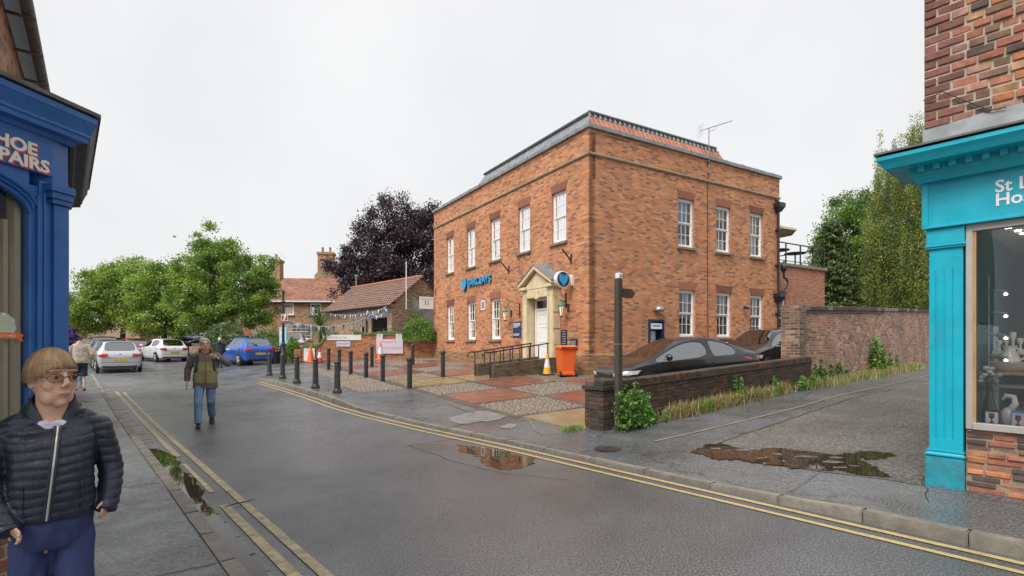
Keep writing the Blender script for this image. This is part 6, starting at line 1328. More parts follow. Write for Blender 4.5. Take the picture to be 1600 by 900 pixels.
p=at(395,545,33.5); bush('clipped_shrub','dark rounded shrub at the left of the clipped hedge',(p.x,p.y,p.z),.7,.6,.9,2500,.05,['box_leaf','dark_leaf'],14)
p=at(420,545,31.5); bush('clipped_hedge','low pale green hedge along the rubble wall',(p.x,p.y,p.z),1.35,.5,.62,4500,.045,['weed_leaf','box_leaf'],5)
p=at(457,562,29.2); bush('wall_creeper','loose green shrub spilling down between lamp post and garden wall',(p.x,p.y,p.z-.1),.55,.45,1.5,3800,.05,['box_leaf','weed_leaf'],6)
p=at(655,528,30.05); bush('ivy_mound','round mound of variegated ivy over the garden wall near the bank',(p.x,p.y,p.z-.05),1.0,.6,1.35,7500,.05,['box_leaf','weed_leaf','weed_leaf'],7)
p=at(648,512,32.7); bush('wall_shrub','pale shrub climbing the outbuilding gable',(p.x,p.y,p.z-.9),.75,.5,2.3,3000,.05,['willow_leaf','birch_leaf'],8)
# moss-green growth along the garden wall coping
hg=thing('coping_growth','strip of bright green creeper along the garden wall top','plant',(*W0,gz),GA); rg=np.random.default_rng(3); n=4200; x=np.concatenate([rg.uniform(.15,2.0,1500),rg.uniform(2.8,GL-.2,2700)])
zt=np.interp(x,[t_[0] for t_ in top],[t_[1] for t_ in top])+.08; P=np.stack([x,rg.normal(.08,.09,n),zt+np.abs(rg.normal(0,.06,n))*(1+.7*np.sin(x*3))],1); V,Fc=leaf_quads(P,(0,0,1),.038,.55,None,rg); mesh_np('foliage',V,Fc,['weed_leaf','box_leaf'],hg)
# cabbage palm
b=at(500,556,30.5); cp=thing('cabbage_palm','spiky green cabbage palm behind the garden wall','palm',(b.x,b.y,.7)); mb=MB(); mb.tube([(0,0,-.2),(.03,0,1.5),(0,0,2.1)],[.14,.1,.08],8); mb.build('trunk','bark',cp); rg=np.random.default_rng(8); mb=MB()
for k in range(150):
    a=rg.uniform(0,6.28); e=rg.uniform(-.75,1.45); L=rg.uniform(1.0,1.45); d=Vector((math.cos(a)*math.cos(e),math.sin(a)*math.cos(e),math.sin(e))); sd=Vector((-math.sin(a),math.cos(a),0))*.028; p0=Vector((0,0,2.0))+d*.1; p1=p0+d*L*.5; p2=p0+d*L+Vector((0,0,-.22*L*math.cos(e)))
    mb.add([p0-sd*.7,p0+sd*.7,p1+sd,p1-sd,p2],[(0,1,2,3),(3,2,4)])
mb.build('blades','cord_leaf',cp)
# ------------------------------------------------------------------ weeds at the foot of the lane walls
def weed(name,label,x,y,n,rx,ry,h,leaf,mats,seed,asp=.6,zf=right_z,droop=None,cat='weed',group=None,stems=6):
    rg=np.random.default_rng(seed); z=zf(x,y); o=thing(name,label,cat,(x,y,z),WA,group)
    f=rg.uniform(0,1,n)**.8; sp=(1.05-.75*f)[:,None]; st_=rg.integers(0,stems,n); sx=rg.normal(size=stems)*rx*.5; sy=np.clip(rg.normal(size=stems)*ry*.5,-ry,ry); sh2=rg.uniform(.5,1.0,stems)*h
    P=np.stack([sx[st_]+rg.normal(size=n)*rx*.28*sp[:,0],sy[st_]+rg.normal(size=n)*ry*.3*sp[:,0],f*sh2[st_]+.01],1)
    V,Fc=leaf_quads(P,(0,0,1.2),leaf,asp,droop,rg); fo=mesh_np('leaves',V,Fc,mats,o)
    if len(mats)>1: fo.data.polygons.foreach_set('material_index',rg.integers(0,len(mats),n).astype(np.int32))
    mb=MB()
    for k in range(stems): mb.tube([(sx[k]*.4,sy[k]*.4,-.02),(sx[k],sy[k],sh2[k]*.95)],[.008,.004],4)
    mb.build('stems','dark_leaf',o); return o
def grasstuft(label,x,y,n,rx,ry,h,mats,seed,group=None):
    rg=np.random.default_rng(seed); z=right_z(x,y); o=thing('grass_tuft',label,'grass',(x,y,z),WA,group); mb=MB()
    for k in range(n):
        bx_,by_=rg.normal()*rx*.5,rg.normal()*ry*.4; a=rg.uniform(0,6.28); L=h*rg.uniform(.5,1.2); ln=rg.uniform(.15,.8); d=Vector((math.cos(a)*ln,math.sin(a)*ln,1)).normalized()*L; s_=Vector((-math.sin(a),math.cos(a),0))*.005; p0=Vector((bx_,by_,0)); p1=p0+d*.55; p2=p0+d+Vector((math.cos(a),math.sin(a),-.9))*L*.3*ln
        mb.add([p0-s_,p0+s_,p1+s_*.8,p1-s_*.8,p2],[(0,1,2,3),(3,2,4)],rg.integers(0,len(mats)))
    mb.build('blades',mats,o)['kind']='stuff'; return o
x,y=WLc(.52,-.26); weed('leafy_weed','tall bushy green weed growing against the wall pier',x,y,1900,.40,.2,.95,.034,['weed_leaf','weed_leaf','dark_leaf'],31,stems=11)
x,y=WLc(.98,-.12); weed('leafy_weed','lower leafy shoots right of the big weed at the pier',x,y,600,.2,.12,.62,.03,['weed_leaf'],32,stems=4)
x,y=WLc(1.42,-.16); weed('fern_weed','low fern-like weed between the big weed and the dry grass',x,y,420,.2,.12,.22,.04,['weed_leaf','grass_leaf'],33,asp=.3,stems=5)
for k,(u,kind) in enumerate(((2.0,'d'),(2.5,'d'),(2.95,'g'),(3.4,'d'),(3.9,'d'),(4.5,'d'),(5.0,'d'),(5.7,'g'),(6.2,'d'),(7.6,'g'))):
    x,y=WLc(u,-.08)
    grasstuft(('pale dry grass tuft next to the fern-like weed at the low wall' if u<2.2 else 'pale dry grass tuft on the pier side of the low wall\'s upright weed' if u<4.2 else 'pale dry grass tuft between the upright and the short weed of the low wall' if u<6 else 'pale dry grass tuft just past the short weed of the low wall') if kind=='d' else ('greener grass tuft amid dry grass before the low wall\'s upright weed' if u<3.5 else 'greener grass tuft beside the low wall\'s short leafy weed' if u<6 else 'greener grass tuft where low and tall wall meet'),x,y,420,.46,.17,.36 if kind=='d' else .3,['dry_grass','dry_grass','grass_leaf'] if kind=='d' else ['grass_leaf','dry_grass','weed_leaf'],50+k,'dry grass along the low wall' if kind=='d' else 'green grass along the low wall')
for k,(u,h,lab) in enumerate(((4.35,.62,'upright green weed amid dry grass at the middle of the low wall'),(5.9,.5,'short leafy weed near the far end of the low wall'),(2.9,.3,'small weed in the dry grass left of the wall\'s middle'),(7.2,.42,'spreading dark leafed weed where the low wall meets the tall wall'),(7.8,.5,'bright leafy weed under the tall wall\'s end pier'))):
    x,y=WLc(u,-.1); weed('leafy_weed',lab,x,y,420,.2 if k<3 else .36,.1,h,.034,['weed_leaf'],70+k,stems=4)
def TLc(x,y): return (TO.x+td.x*x-td.y*y, TO.y+td.y*x+td.x*y)
for k in range(16):
    x,y=TLc(.6+k*.72,-.2-.1*(k%2)); grasstuft('yellowing grass tuft under the tall wall, between its pier and the shrub' if .6+k*.72<6.6 else 'yellowing grass tuft under the tall wall, beyond the yellow-green shrub',x,y,420,.55,.28,.32,['grass_leaf','dry_grass','grass_leaf'] if k%3 else ['dry_grass','dry_grass','grass_leaf'],90+k,'grass under the tall wall')
x,y=TLc(6.6,-.15); weed('leafy_shrub','bright yellow-green shrub against the tall old wall',x,y,1100,.42,.25,1.35,.06,['box_leaf','weed_leaf'],120,cat='bush',stems=9)
for k,(u,h) in enumerate(((1.0,.75),(1.9,.55),(2.8,.6),(8.1,.8))):
    x,y=TLc(u,-.12); weed('leafy_weed',('tall dock-like weed beside the tall wall\'s pier','second weed along the tall wall from its pier','third weed along the tall wall from its pier','ragged weed just beyond the yellow-green shrub')[k],x,y,520,.3,.15,h,.042,['weed_leaf','dark_leaf','box_leaf'],130+k,stems=5)
x,y=(1.12,9.42); 
grasstuft('small patch of bright grass at the corner of the wall pier',x,y,420,.26,.12,.10,['weed_leaf','grass_leaf'],150)
# ------------------------------------------------------------------ cars
from mathutils.bvhtree import BVHTree
for nm,c,me_ in (('car_silver',(.52,.54,.57),.35),('car_white',(.76,.77,.78),0),('car_blue',(.012,.10,.46),.15),('car_red',(.50,.02,.03),.1),('car_black',(.014,.014,.017),.2),('car_grey',(.09,.095,.105),.4),('car_dark_blue',(.015,.03,.06),.2)):
    pm(nm,c,.28,metal=me_,var=.05,scale=2,coat=.8,bmp=.02,bscale=60)
pm('trim_black',(.02,.02,.022),.5,var=.2); pm('tail_red',(.42,.012,.015),.15,var=.1,coat=.6); pm('head_clear',(.55,.57,.60),.1,metal=.3,var=.15,coat=.6); pm('plate_yellow',(.80,.55,.02),.4,var=.03); pm('alloy',(.45,.46,.48),.3,metal=.8,var=.1); pm('car_inside',(.05,.05,.052),.8,var=.2)
HATCH=[(-1.98,.34,.56,.62,.52,.62,.76,.55,.80,.82),(-1.93,.25,.74,.82,.56,.80,.86,.72,.90,.92),(-1.82,.22,.78,.845,.62,.82,.93,.68,1.00,1.02),(-1.62,.20,.79,.855,.64,.835,.96,.62,1.27,1.31),(-1.44,.19,.79,.86,.64,.84,.965,.575,1.395,1.435),(-.95,.18,.79,.86,.64,.84,.955,.585,1.43,1.475),(-.38,.18,.79,.86,.64,.84,.94,.59,1.44,1.485),(-.28,.18,.79,.86,.64,.84,.935,.59,1.44,1.485),(.42,.18,.79,.86,.64,.84,.92,.56,1.385,1.42),(1.02,.18,.79,.86,.62,.83,.90,.70,.965,.99),(1.5,.19,.78,.85,.58,.80,.82,.66,.86,.90),(1.84,.24,.72,.79,.5,.74,.69,.6,.74,.77),(1.98,.33,.52,.58,.48,.56,.60,.48,.64,.66)]
COUPE=[(-2.15,.34,.56,.62,.52,.62,.76,.55,.80,.82),(-2.10,.25,.74,.84,.56,.80,.88,.72,.93,.945),(-1.78,.22,.80,.865,.62,.83,.93,.70,.995,1.01),(-1.30,.20,.81,.88,.62,.85,.90,.66,1.15,1.19),(-.95,.19,.81,.88,.62,.85,.885,.60,1.30,1.34),(-.62,.18,.81,.88,.62,.85,.88,.57,1.37,1.41),(-.52,.18,.81,.88,.62,.85,.875,.565,1.38,1.42),(-.44,.18,.81,.88,.62,.85,.87,.56,1.385,1.425),(.30,.18,.81,.88,.62,.85,.86,.54,1.355,1.39),(1.22,.18,.81,.88,.60,.83,.84,.70,.925,.95),(1.7,.19,.79,.86,.58,.80,.78,.66,.82,.86),(2.02,.24,.72,.79,.5,.74,.67,.6,.72,.74),(2.15,.33,.52,.58,.48,.56,.60,.48,.64,.66)]
TALL=[(x,zb+.04,a,b_,zm*1.08,c,zb2*1.10,d,ze_*1.10,zr_*1.10) for (x,zb,a,b_,zm,c,zb2,d,ze_,zr_) in [(q[0]*1.12,*q[1:]) for q in HATCH]]
def car_meshes(key,ST):
    """lofted shell, smoothed, then cut into paintwork and single windows"""
    rings=[]
    for (x,zb,ws,wm,zm,wb,zbelt,wr,zre,zr) in ST:
        g1=(wb+(wr-wb)*.05, zbelt+(zre-zbelt)*.05); g2=(wb+(wr-wb)*.92, zbelt+(zre-zbelt)*.92)
        half=[(ws*.55,zb),(ws*.97,zb),(ws,zb+.10),(wm,zm),(wb,zbelt),g1,g2,(wr,zre),(wr*.90,zre+(zr-zre)*.6),(wr*.4,zr)]
        rings.append([(x,y,z) for y,z in half]+[(x,-y,z) for y,z in half[::-1]])
    n=len(rings[0]); V=[p for r in rings for p in r]; Fc=[]; MI=[]
    nS=len(ST)
    for i in range(nS-1):
        for j in range(n):
            k=(j+1)%n; Fc.append((i*n+j,i*n+k,(i+1)*n+k,(i+1)*n+j)); mi=0
            side=1 if j in (5,) else (2 if j in (n-2-5,) else 0)
            if side and 3<=i<=8:
                if i in (4,5) or (i==3 and key=='coupe'): mi=3 if side==1 else 5
                elif i in (7,8): mi=4 if side==1 else 6
                elif i==3: mi=0
            if j in (8,9,10): 
                if i in (2,3): mi=2
                if i==8: mi=1
            MI.append(mi)
    Fc.append(tuple(range(n-1,-1,-1))); MI.append(0); Fc.append(tuple((nS-1)*n+j for j in range(n))); MI.append(0)
    me=bpy.data.meshes.new('shell'); me.from_pydata(V,[],Fc)
    for i,p in enumerate(me.polygons): p.material_index=MI[i]
    for k in range(7): me.materials.append(M['car_black'])
    bm=bmesh.new(); bm.from_mesh(me); bmesh.ops.recalc_face_normals(bm,faces=bm.faces[:])
    cl=bm.edges.layers.float.get('crease_edge') or bm.edges.layers.float.new('crease_edge')
    for e in bm.edges:
        if len(e.link_faces)==2 and e.link_faces[0].material_index!=e.link_faces[1].material_index: e[cl]=.9
    bm.to_mesh(me); bm.free()
    o=bpy.data.objects.new('tmp',me); C.objects.link(o); md=o.modifiers.new('s','SUBSURF'); md.levels=2; md.render_levels=2
    bpy.context.view_layer.update(); ev=bpy.data.meshes.new_from_object(o.evaluated_get(bpy.context.evaluated_depsgraph_get())); bpy.data.objects.remove(o)
    co=np.empty(len(ev.vertices)*3,np.float32); ev.vertices.foreach_get('co',co); co=co.reshape(-1,3)
    fm=np.empty(len(ev.polygons),np.int32); ev.polygons.foreach_get('material_index',fm)
    lv=np.empty(len(ev.loops),np.int32); ev.loops.foreach_get('vertex_index',lv); q=lv.reshape(-1,4)
    nr=np.empty(len(ev.vertices)*3,np.float32); ev.vertices.foreach_get('normal',nr); nr=nr.reshape(-1,3)
    out={}
    for k in range(7):
        f=q[fm==k]; u,inv=np.unique(f,return_inverse=True); out[k]=(co[u]-(nr[u]*.012 if k else 0),inv.reshape(-1,4))
    return out
CARM={}
def car(name,label,c,hd,paint,kind='hatch',zf=road_z,group=None,plate=True,wheels=True,dz=0.0,cat='car'):
    ST={'hatch':HATCH,'coupe':COUPE,'tall':TALL}[kind]
    if kind not in CARM: CARM[kind]=car_meshes(kind,ST)
    L=-ST[0][0]; W=max(s_[3] for s_ in ST); d=Vector(hd).normalized(); o=thing(name,label,cat,(c[0],c[1],zf(*c)+dz),math.atan2(d.y,d.x),group)
    fw=Vector((d.x,d.y)); o.rotation_euler[1]=-math.atan((zf(c[0]+fw.x,c[1]+fw.y)-zf(c[0]-fw.x,c[1]-fw.y))/2)
    nm={0:'body',1:'windscreen',2:'rear_window',3:'side_window',4:'side_window',5:'side_window',6:'side_window'}
    for k,(V,Fq) in CARM[kind].items():
        if len(Fq): 
            m_=mesh_np(nm[k],V,Fq,paint if k==0 else 'car_glass',o,smooth=1)
    if kind+'trim' not in CARM:      # rubber seals round each pane, shut lines drawn on the panels
        tb=MB()
        for k,(V,Fq) in CARM[kind].items():
            if not isinstance(k,int) or k==0 or not len(Fq): continue
            cnt={}
            for f in Fq:
                for a_,b_ in zip(f,np.roll(f,-1)): e=(min(a_,b_),max(a_,b_)); cnt[e]=cnt.get(e,0)+1
            for (a_,b_),c_ in cnt.items():
                if c_==1: tb.tube([Vector(V[a_]),Vector(V[b_])],.011,4,cap=False)
        Vb,Fb=CARM[kind][0]; bvh0=BVHTree.FromPolygons([Vector(v) for v in Vb],[tuple(int(i) for i in f) for f in Fb]); CARM[kind+'bv']=bvh0
        lb=MB()
        def sideline(pts,sg):
            out=[]
            for (x,z) in pts:
                h_=bvh0.ray_cast(Vector((x,sg*3,z)),Vector((0,-sg,0)))
                if h_[0] is not None and abs(h_[0].y)>.4: out.append(h_[0]+Vector((0,sg*.001,0)))
            if len(out)>1: lb.tube(out,.0065,4,cap=False)
        xa=ST[9][0]-.12; xb=ST[6][0]+.04; xc=ST[4][0]-.02; zb0=ST[6][6]; zz=lambda x0,x1:[(x0+(x1-x0)*i/8,.30+(zb0-.30)*i/8) for i in range(9)]
        for sg in (-1,1):
            sideline(zz(xa-.05,xa),sg); sideline(zz(xb,xb),sg); sideline([(xa-.05+(xb-xa+.05)*i/10,.30) for i in range(11)],sg)
            if kind!='coupe': sideline(zz(xc+.25,xc+.05),sg); sideline([(xb+(xc+.25-xb)*i/8,.30) for i in range(9)],sg)
        def endline(pts):
            out=[]
            for (y,z) in pts:
                h_=bvh0.ray_cast(Vector((-4,y,z)),Vector((1,0,0)))
                if h_[0] is not None: out.append(h_[0]+Vector((-.001,0,0)))
            if len(out)>1: lb.tube(out,.0065,4,cap=False)
        k_=1.1 if kind=='tall' else 1.0
        endline([(-.62+1.24*i/16,.70*k_) for i in range(17)]); endline([(-.62,.70*k_+.2*i/6) for i in range(7)]); endline([(.62,.70*k_+.2*i/6) for i in range(7)]); endline([(-.74+1.48*i/16,.50*k_) for i in range(17)])
        CARM[kind+'trim']=(tb,lb)
    tb,lb=CARM[kind+'trim']
    tb.build('window_seals','trim_black',o); lb.build('shut_lines','trim_black',o)
    # dark cabin trim and seats seen through the glass
    mb=MB(); zb=.5; s4=ST[4]; mb.box(ST[3][0]+.1,ST[9][0]-.15,-W*.86,W*.86,.35,.80); 
    for x in (-.15,-.95):
        for y in (-.36,.36): mb.box(x-.12,x+.05,y-.22,y+.22,.8,1.12 if kind=='coupe' else 1.16); mb.box(x-.1,x+.0,y-.11,y+.11,1.17,1.30 if kind!='coupe' else 1.25)
    mb.box(ST[9][0]-.5,ST[9][0]-.15,-W*.8,W*.8,.8,.92); mb.build('cabin','car_inside',o,bevel=.03)
    if wheels:
        r=.30 if kind!='tall' else .34
        for x in (ST[2][0]*.68-.02,ST[10][0]*.83):
            for sg in (-1,1):
                mb=MB(); mb.lathe([(r+.045,-.10),(r+.045,.006)],(x,sg*(W-.005) if sg>0 else -(W-.005),r+.01),20,axis='Y') if sg>0 else mb.lathe([(r+.045,-.006),(r+.045,.10)],(x,-(W-.005),r+.01),20,axis='Y'); mb.build('wheel_arch','trim_black',o)
                w=MB(); y0=sg*(W-.02); w.lathe([(r*.68,-.1),(r*.95,-.1),(r,-.07),(r,.0),(r*.95,.03),(r*.66,.034)] if sg>0 else [(r*.66,-.034),(r*.95,-.03),(r,.0),(r,.07),(r*.95,.1),(r*.68,.1)],(x,y0,r),22,axis='Y'); wo=w.build('wheel','rubber',o,smooth=50)
                w=MB(); w.lathe([(r*.66,0),(r*.66,.01)],(x,y0+sg*.022-(.005),r),22,axis='Y'); w.build('hub_backing','trim_black',wo)
                w=MB()
                for k in range(5):
                    a=2*math.pi*k/5; p0=Vector((x,y0+sg*.038,r)); p1=p0+Vector((math.cos(a)*r*.64,0,math.sin(a)*r*.64)); w.tube([p0,p1],[.05,.035],5)
                w.lathe([(r*.62,-.012),(r*.67,-.012),(r*.67,.012),(r*.62,.012)],(x,y0+sg*.036,r),22,axis='Y'); w.build('rim','alloy',wo)
    xr=ST[0][0]; sx=1.0 if kind!='tall' else 1.1
    if kind+'bv' not in CARM:
        Vb,Fb=CARM[kind][0]; CARM[kind+'bv']=BVHTree.FromPolygons([Vector(v) for v in Vb],[tuple(int(i) for i in f) for f in Fb])
    bvh=CARM[kind+'bv']
    def patch(nm_,mat,y0,y1,z0f,z1f,front,off=.012,ny=9,nz=6):
        V=[];Fp=[]; ok=True
        for i in range(ny):
            y=y0+(y1-y0)*i/(ny-1)
            for j in range(nz):
                z=z0f(i/(ny-1))+(z1f(i/(ny-1))-z0f(i/(ny-1)))*j/(nz-1); dx=-1 if front else 1
                h_=bvh.ray_cast(Vector((-4*dx,y,z)),Vector((dx,0,0)))
                if h_[0] is None: ok=False; h_=(Vector((xr*dx*.9,y,z)),Vector((-dx,0,0)))
                V.append(h_[0]+(h_[1] if h_[1].x*dx<0 else -h_[1])*off)
        for i in range(ny-1):
            for j in range(nz-1): a_=i*nz+j; Fp.append((a_,a_+1,a_+nz+1,a_+nz))
        return mesh_np(nm_,V,Fp,mat,o,smooth=1)
    for sg in (-1,1):
        patch('tail_light','tail_red',sg*.46,sg*(W-.03),lambda f:(.74+.03*f)*sx,lambda f:(.90-.02*f)*sx,False)
        patch('headlight','head_clear',sg*.40,sg*(W-.06),lambda f:(.56+.05*f)*sx,lambda f:(.63+.07*f)*sx,True)
        mb=MB(); xm=ST[9][0]-.28; zb=ST[8][6]+.06; mb.ell((xm,sg*(W+.10),zb+.05),(.08,.115,.085),10,7); mb.tube([(xm,sg*(W-.06),zb),(xm,sg*(W+.06),zb+.03)],.025,6); mb.build('wing_mirror',paint,o,smooth=180)
        mb=MB(); mb.box(-.55,-.37,sg*(W-.012)-.015,sg*(W-.012)+.015,ST[6][6]-.12,ST[6][6]-.085); mb.build('door_handle',paint,o,bevel=.008)
    if plate:
        mb=MB(); mb.box(xr-.012,xr+.08,-.26,.26,.555*sx,.665*sx); pl=mb.build('number_plate','plate_yellow',o)
        mb=MB()
        for k in range(7):
            y=-.2+k*.066+(.02 if k>3 else 0); mb.box(xr-.014,xr-.0125,y-.02,y+.02,.585*sx,.635*sx)
        mb.build('plate_characters','print_dark',pl)['kind']='stuff'
    mb=MB(); mb.box(xr+.02,xr+.3,-.66,.66,.26,.36); mb.build('bumper_trim','trim_black',o,bevel=.02)
    mb=MB(); mb.lathe([(.045,0),(.045,.012)],(xr+.02,0,.86*sx),14,axis='X'); mb.build('badge','alloy',o)
    mb=MB(); mb.tube([(ST[3][0]-.005,-.0,1.10*sx),(ST[3][0]+.015,.32,1.13*sx)],.012,5); mb.build('rear_wiper','trim_black',o)
    return o
U=(-NY,NX)
def along_st(s,n): return SN(s,n)
car('parked_car','silver hatchback parked at the left kerb, seen from behind',along_st(32.3,1.98),U,'car_silver')
car('parked_car','dark grey car parked at the left kerb just ahead of the silver hatchback',along_st(37.6,1.95),U,'car_grey')
car('parked_car','dark tall car parked at the left kerb beyond the grey car',along_st(43.0,1.95),U,'car_black','tall')
car('parked_car','dark red car far along the left kerb by the white shop',along_st(50.5,1.2),U,'car_red')
car('parked_car','white hatchback parked in front of the reddish car park wall',(-23.1,34.6),(-.80,.60),'car_white')
car('parked_car','bright red hatchback between the silver and the white hatchbacks',(-27.3,37.6),(-.72,.69),'car_red')
p=(-14.9,29.2); car('parked_car','bright blue hatchback parked in front of the hedges',p,(-.76,.65),'car_blue',zf=lambda x,y:right_z(x,y)-.0)
cp_z=lambda x,y: road_z(x,y)+.55
car('parked_car','dark tall car on the raised car park behind the reddish wall',(-26.0,42.5),(.3,-1),'car_dark_blue','tall',zf=cp_z)
car('parked_car','black car beside the round bush on the raised car park',(-23.0,42.0),(.25,-1),'car_black','hatch',zf=cp_z)
car('parked_car','dark estate car by the stone pillars, far side of the trees',(-33.5,45.0),(.9,.4),'car_dark_blue','hatch',zf=road_z)
car('parked_car','white car half hidden behind the silver hatchback',(-38.0,50.0),(.9,.4),'car_white','hatch',zf=road_z)
car('parked_car','grey car parked between the dark tree and the brick house',(-19.2,40.5),(.2,-1),'car_grey','hatch',zf=lambda x,y:right_z(x,y)+.25)
car('parked_car','silver car showing between the palm and the hedges',(-15.4,37.0),(-.3,.95),'car_silver','hatch',zf=right_z)
car('parked_car','glossy black coupe with a curved roof parked behind the low wall',(4.32,13.75),(-4.07,-1.55),'car_black','coupe',zf=right_z)
car('parked_car','glossy black tall car parked by the tall wall\'s pier, behind the coupe',(8.75,18.0),(-.80,-.60),'car_black','tall',zf=right_z)
# ------------------------------------------------------------------ bollards
def bollard_big(label,x,y,z):
    o=thing('bollard',label,'bollard',(x,y,z),BA,'tapered bollards along the kerb')
    mb=MB(); mb.lathe([(.135,-.1),(.135,.05),(.125,.09),(.10,.13),(.092,.16),(.078,.80)],n=10); mb.build('shaft','bollard_paint',o,smooth=40)
    mb=MB(); mb.lathe([(.084,.80),(.09,.82),(.082,.84),(.075,.845),(.075,.87)],n=12); mb.build('collar','bollard_paint',o,smooth=40)
    mb=MB(); mb.lathe([(.095,.87),(.10,.89),(.09,.93),(.06,.965),(.02,.98)],n=12); mb.build('cap','bollard_paint',o,smooth=40)
def bollard_slim(label,x,y,z):
    o=thing('bollard',label,'bollard',(x,y,z),BA,'slim bollards across the forecourt')
    mb=MB(); mb.lathe([(.078,-.1),(.078,.72)],n=12); mb.build('shaft','bollard_paint',o,smooth=40)
    mb=MB(); mb.lathe([(.088,.72),(.088,.745),(.078,.75),(.078,.88)],n=12); mb.build('collar','bollard_paint',o,smooth=40)
    mb=MB(); mb.lathe([(.095,.88),(.10,.90),(.10,.935),(.07,.975),(.02,.99)],n=12); mb.build('cap','bollard_paint',o,smooth=40)
BL5=['tapered black kerb bollard nearest the blue hatchback','tapered black kerb bollard, second from the blue hatchback','tapered black kerb bollard, middle of the five at the kerb','tapered black kerb bollard, fourth from the blue hatchback','tapered black kerb bollard at the dropped kerb end of its row']
for p,l_ in zip(((421,587),(441.5,592),(464,599),(493,607),(527,614.5)),BL5): bollard_big(l_,*hit(*p,right_z))
CL=['slim black bollard in the forecourt-edge row, farthest from the buff slabs','slim black forecourt-edge bollard, second from the garden wall','slim black forecourt-edge bollard, third from the garden wall','slim black forecourt-edge bollard, third from the buff slabs','slim black forecourt-edge bollard next to the one by the buff slabs','slim black forecourt-edge bollard standing beside the buff slabs']
for p,l_ in zip(((513.5,577),(530,580.5),(548,586),(572,591),(598,597),(640,607.5)),CL): bollard_slim(l_,*hit(*p,right_z))
for p,l_ in zip(((581,574),(645,570.5),(692,590)),('slim black bollard on the paving in front of the lilac banner','slim black bollard on the paving near the bank\'s far end','slim black bollard standing on the buff slabs near the ramp')): bollard_slim(l_,*hit(*p,right_z))
# ------------------------------------------------------------------ cones, wheelie bin, litter bin, lamp post, boards
def cone(label,p,rz,h=.75,sleeve='cone_white',col='cone_orange'):
    o=thing('traffic_cone',label,'cone',p,rz); r=.155*h/.75
    def rad(f): return r*(1-f)+.028*f
    mb=MB(); mb.box(-.2*h/.75,.2*h/.75,-.2*h/.75,.2*h/.75,0,.045); mb.build('base','trim_black' if col!='cone_orange' else 'cone_orange',o,bevel=.01)
    seg=[(.0,.32,col),(.32,.72,sleeve),(.72,1.0,col)]
    for a,b,m in seg:
        mb=MB(); mb.lathe([(rad(a),.045+(h-.045)*a),(rad(b),.045+(h-.045)*b)],n=16); mb.build('cone_body' if m!=sleeve else 'sleeve',m,o,smooth=60)
cone('amber and white traffic cone beside the orange wheelie bin',hit(855,586,right_z),.4,.76,'cone_white','cone_amber')
cone('tall plain orange traffic cone in front of the low poster',hit(485,566,right_z),.2,.92,'cone_orange','cone_orange')
cone('red and white traffic cone right of the plain orange cone',hit(499.5,567,right_z),.5,.78,'cone_white','print_red')
cone('orange and white traffic cone in front of the lilac banner',hit(594.5,562.5,right_z),.1,.98,'cone_white','cone_orange')
p=hit(884,588,right_z); wb_=thing('wheelie_bin','bright orange wheelie bin beside the bank doorway','bin',p,BA-.35)
def taper(mb,x0,x1,y0,y1,z0,X0,X1,Y0,Y1,z1): mb.add([(x0,y0,z0),(x1,y0,z0),(x1,y1,z0),(x0,y1,z0),(X0,Y0,z1),(X1,Y0,z1),(X1,Y1,z1),(X0,Y1,z1)],[(0,3,2,1),(4,5,6,7),(0,1,5,4),(1,2,6,5),(2,3,7,6),(3,0,4,7)])
mb=MB(); taper(mb,-.23,.23,-.24,.27,.03,-.28,.28,-.33,.34,.98); mb.build('bin_body','orange_plastic',wb_,bevel=.03,bseg=3)
mb=MB(); mb.box(-.30,.30,-.36,.36,.94,.99); mb.build('rim','orange_plastic',wb_,bevel=.015,bseg=2); mb=MB(); mb.box(-.24,.24,-.30,-.23,.06,.16); mb.build('axle_housing','orange_plastic',wb_,bevel=.01)
mb=MB(); taper(mb,-.31,.31,-.39,.38,.992,-.27,.27,-.33,.33,1.06); mb.box(-.2,-.14,-.44,-.36,1.0,1.05); mb.box(.14,.2,-.44,-.36,1.0,1.05); mb.build('lid','orange_lid',wb_,bevel=.02,bseg=2)
mb=MB(); mb.tube([(-.27,-.42,1.02),(.27,-.42,1.02)],.02,8); mb.build('handle_bar','orange_lid',wb_)
for sg in (-1,1):
    mb=MB(); mb.lathe([(.06,-.025),(.10,-.025),(.10,.025),(.06,.025)],(sg*.27,-.27,.10),16,axis='X'); w_=mb.build('wheel','rubber',wb_); mb=MB(); mb.lathe([(.055,-.027),(.055,.027)],(sg*.27,-.27,.10),12,axis='X'); mb.build('hub','galvanised',w_)
p=hit(442.5,569,right_z); lpst=thing('lamp_post','black cast lamp post carrying the brown number seven sign','lamp post',p)
mb=MB(); mb.lathe([(.16,-.1),(.16,.5),(.12,.55),(.11,1.0),(.14,1.02),(.14,1.08),(.075,1.15),(.065,2.9),(.055,3.85)],n=12); mb.build('column','black_iron',lpst,smooth=40)
mb=MB(); mb.lathe([(.09,3.3),(.11,3.35),(.09,3.4)],n=10); mb.tube([(0,0,3.8),(-.1,0,3.98),(-.5,0,4.0)],.028,6); mb.lathe([(.08,3.8),(.09,3.9),(.05,3.98)],n=10); mb.build('bracket','black_iron',lpst,smooth=40)
sv=thing('number_sign','brown square sign with a white number seven on the lamp post','sign',(p.x+.12,p.y-.1,p.z+2.3),0); sv.scale=(.66,.66,.66)
pm('sign_brown',(.20,.07,.035),.45,var=.06)
mb=MB(); mb.box(-.30,.30,-.012,.012,0,.62); mb.build('panel','sign_brown',sv,bevel=.004); mb=MB()
for (a,b,c,d) in ((-.27,.27,.03,.06),(-.27,.27,.56,.59),(-.27,-.24,.06,.56),(.24,.27,.06,.56)): mb.box(a,b,-.015,-.0125,c,d)
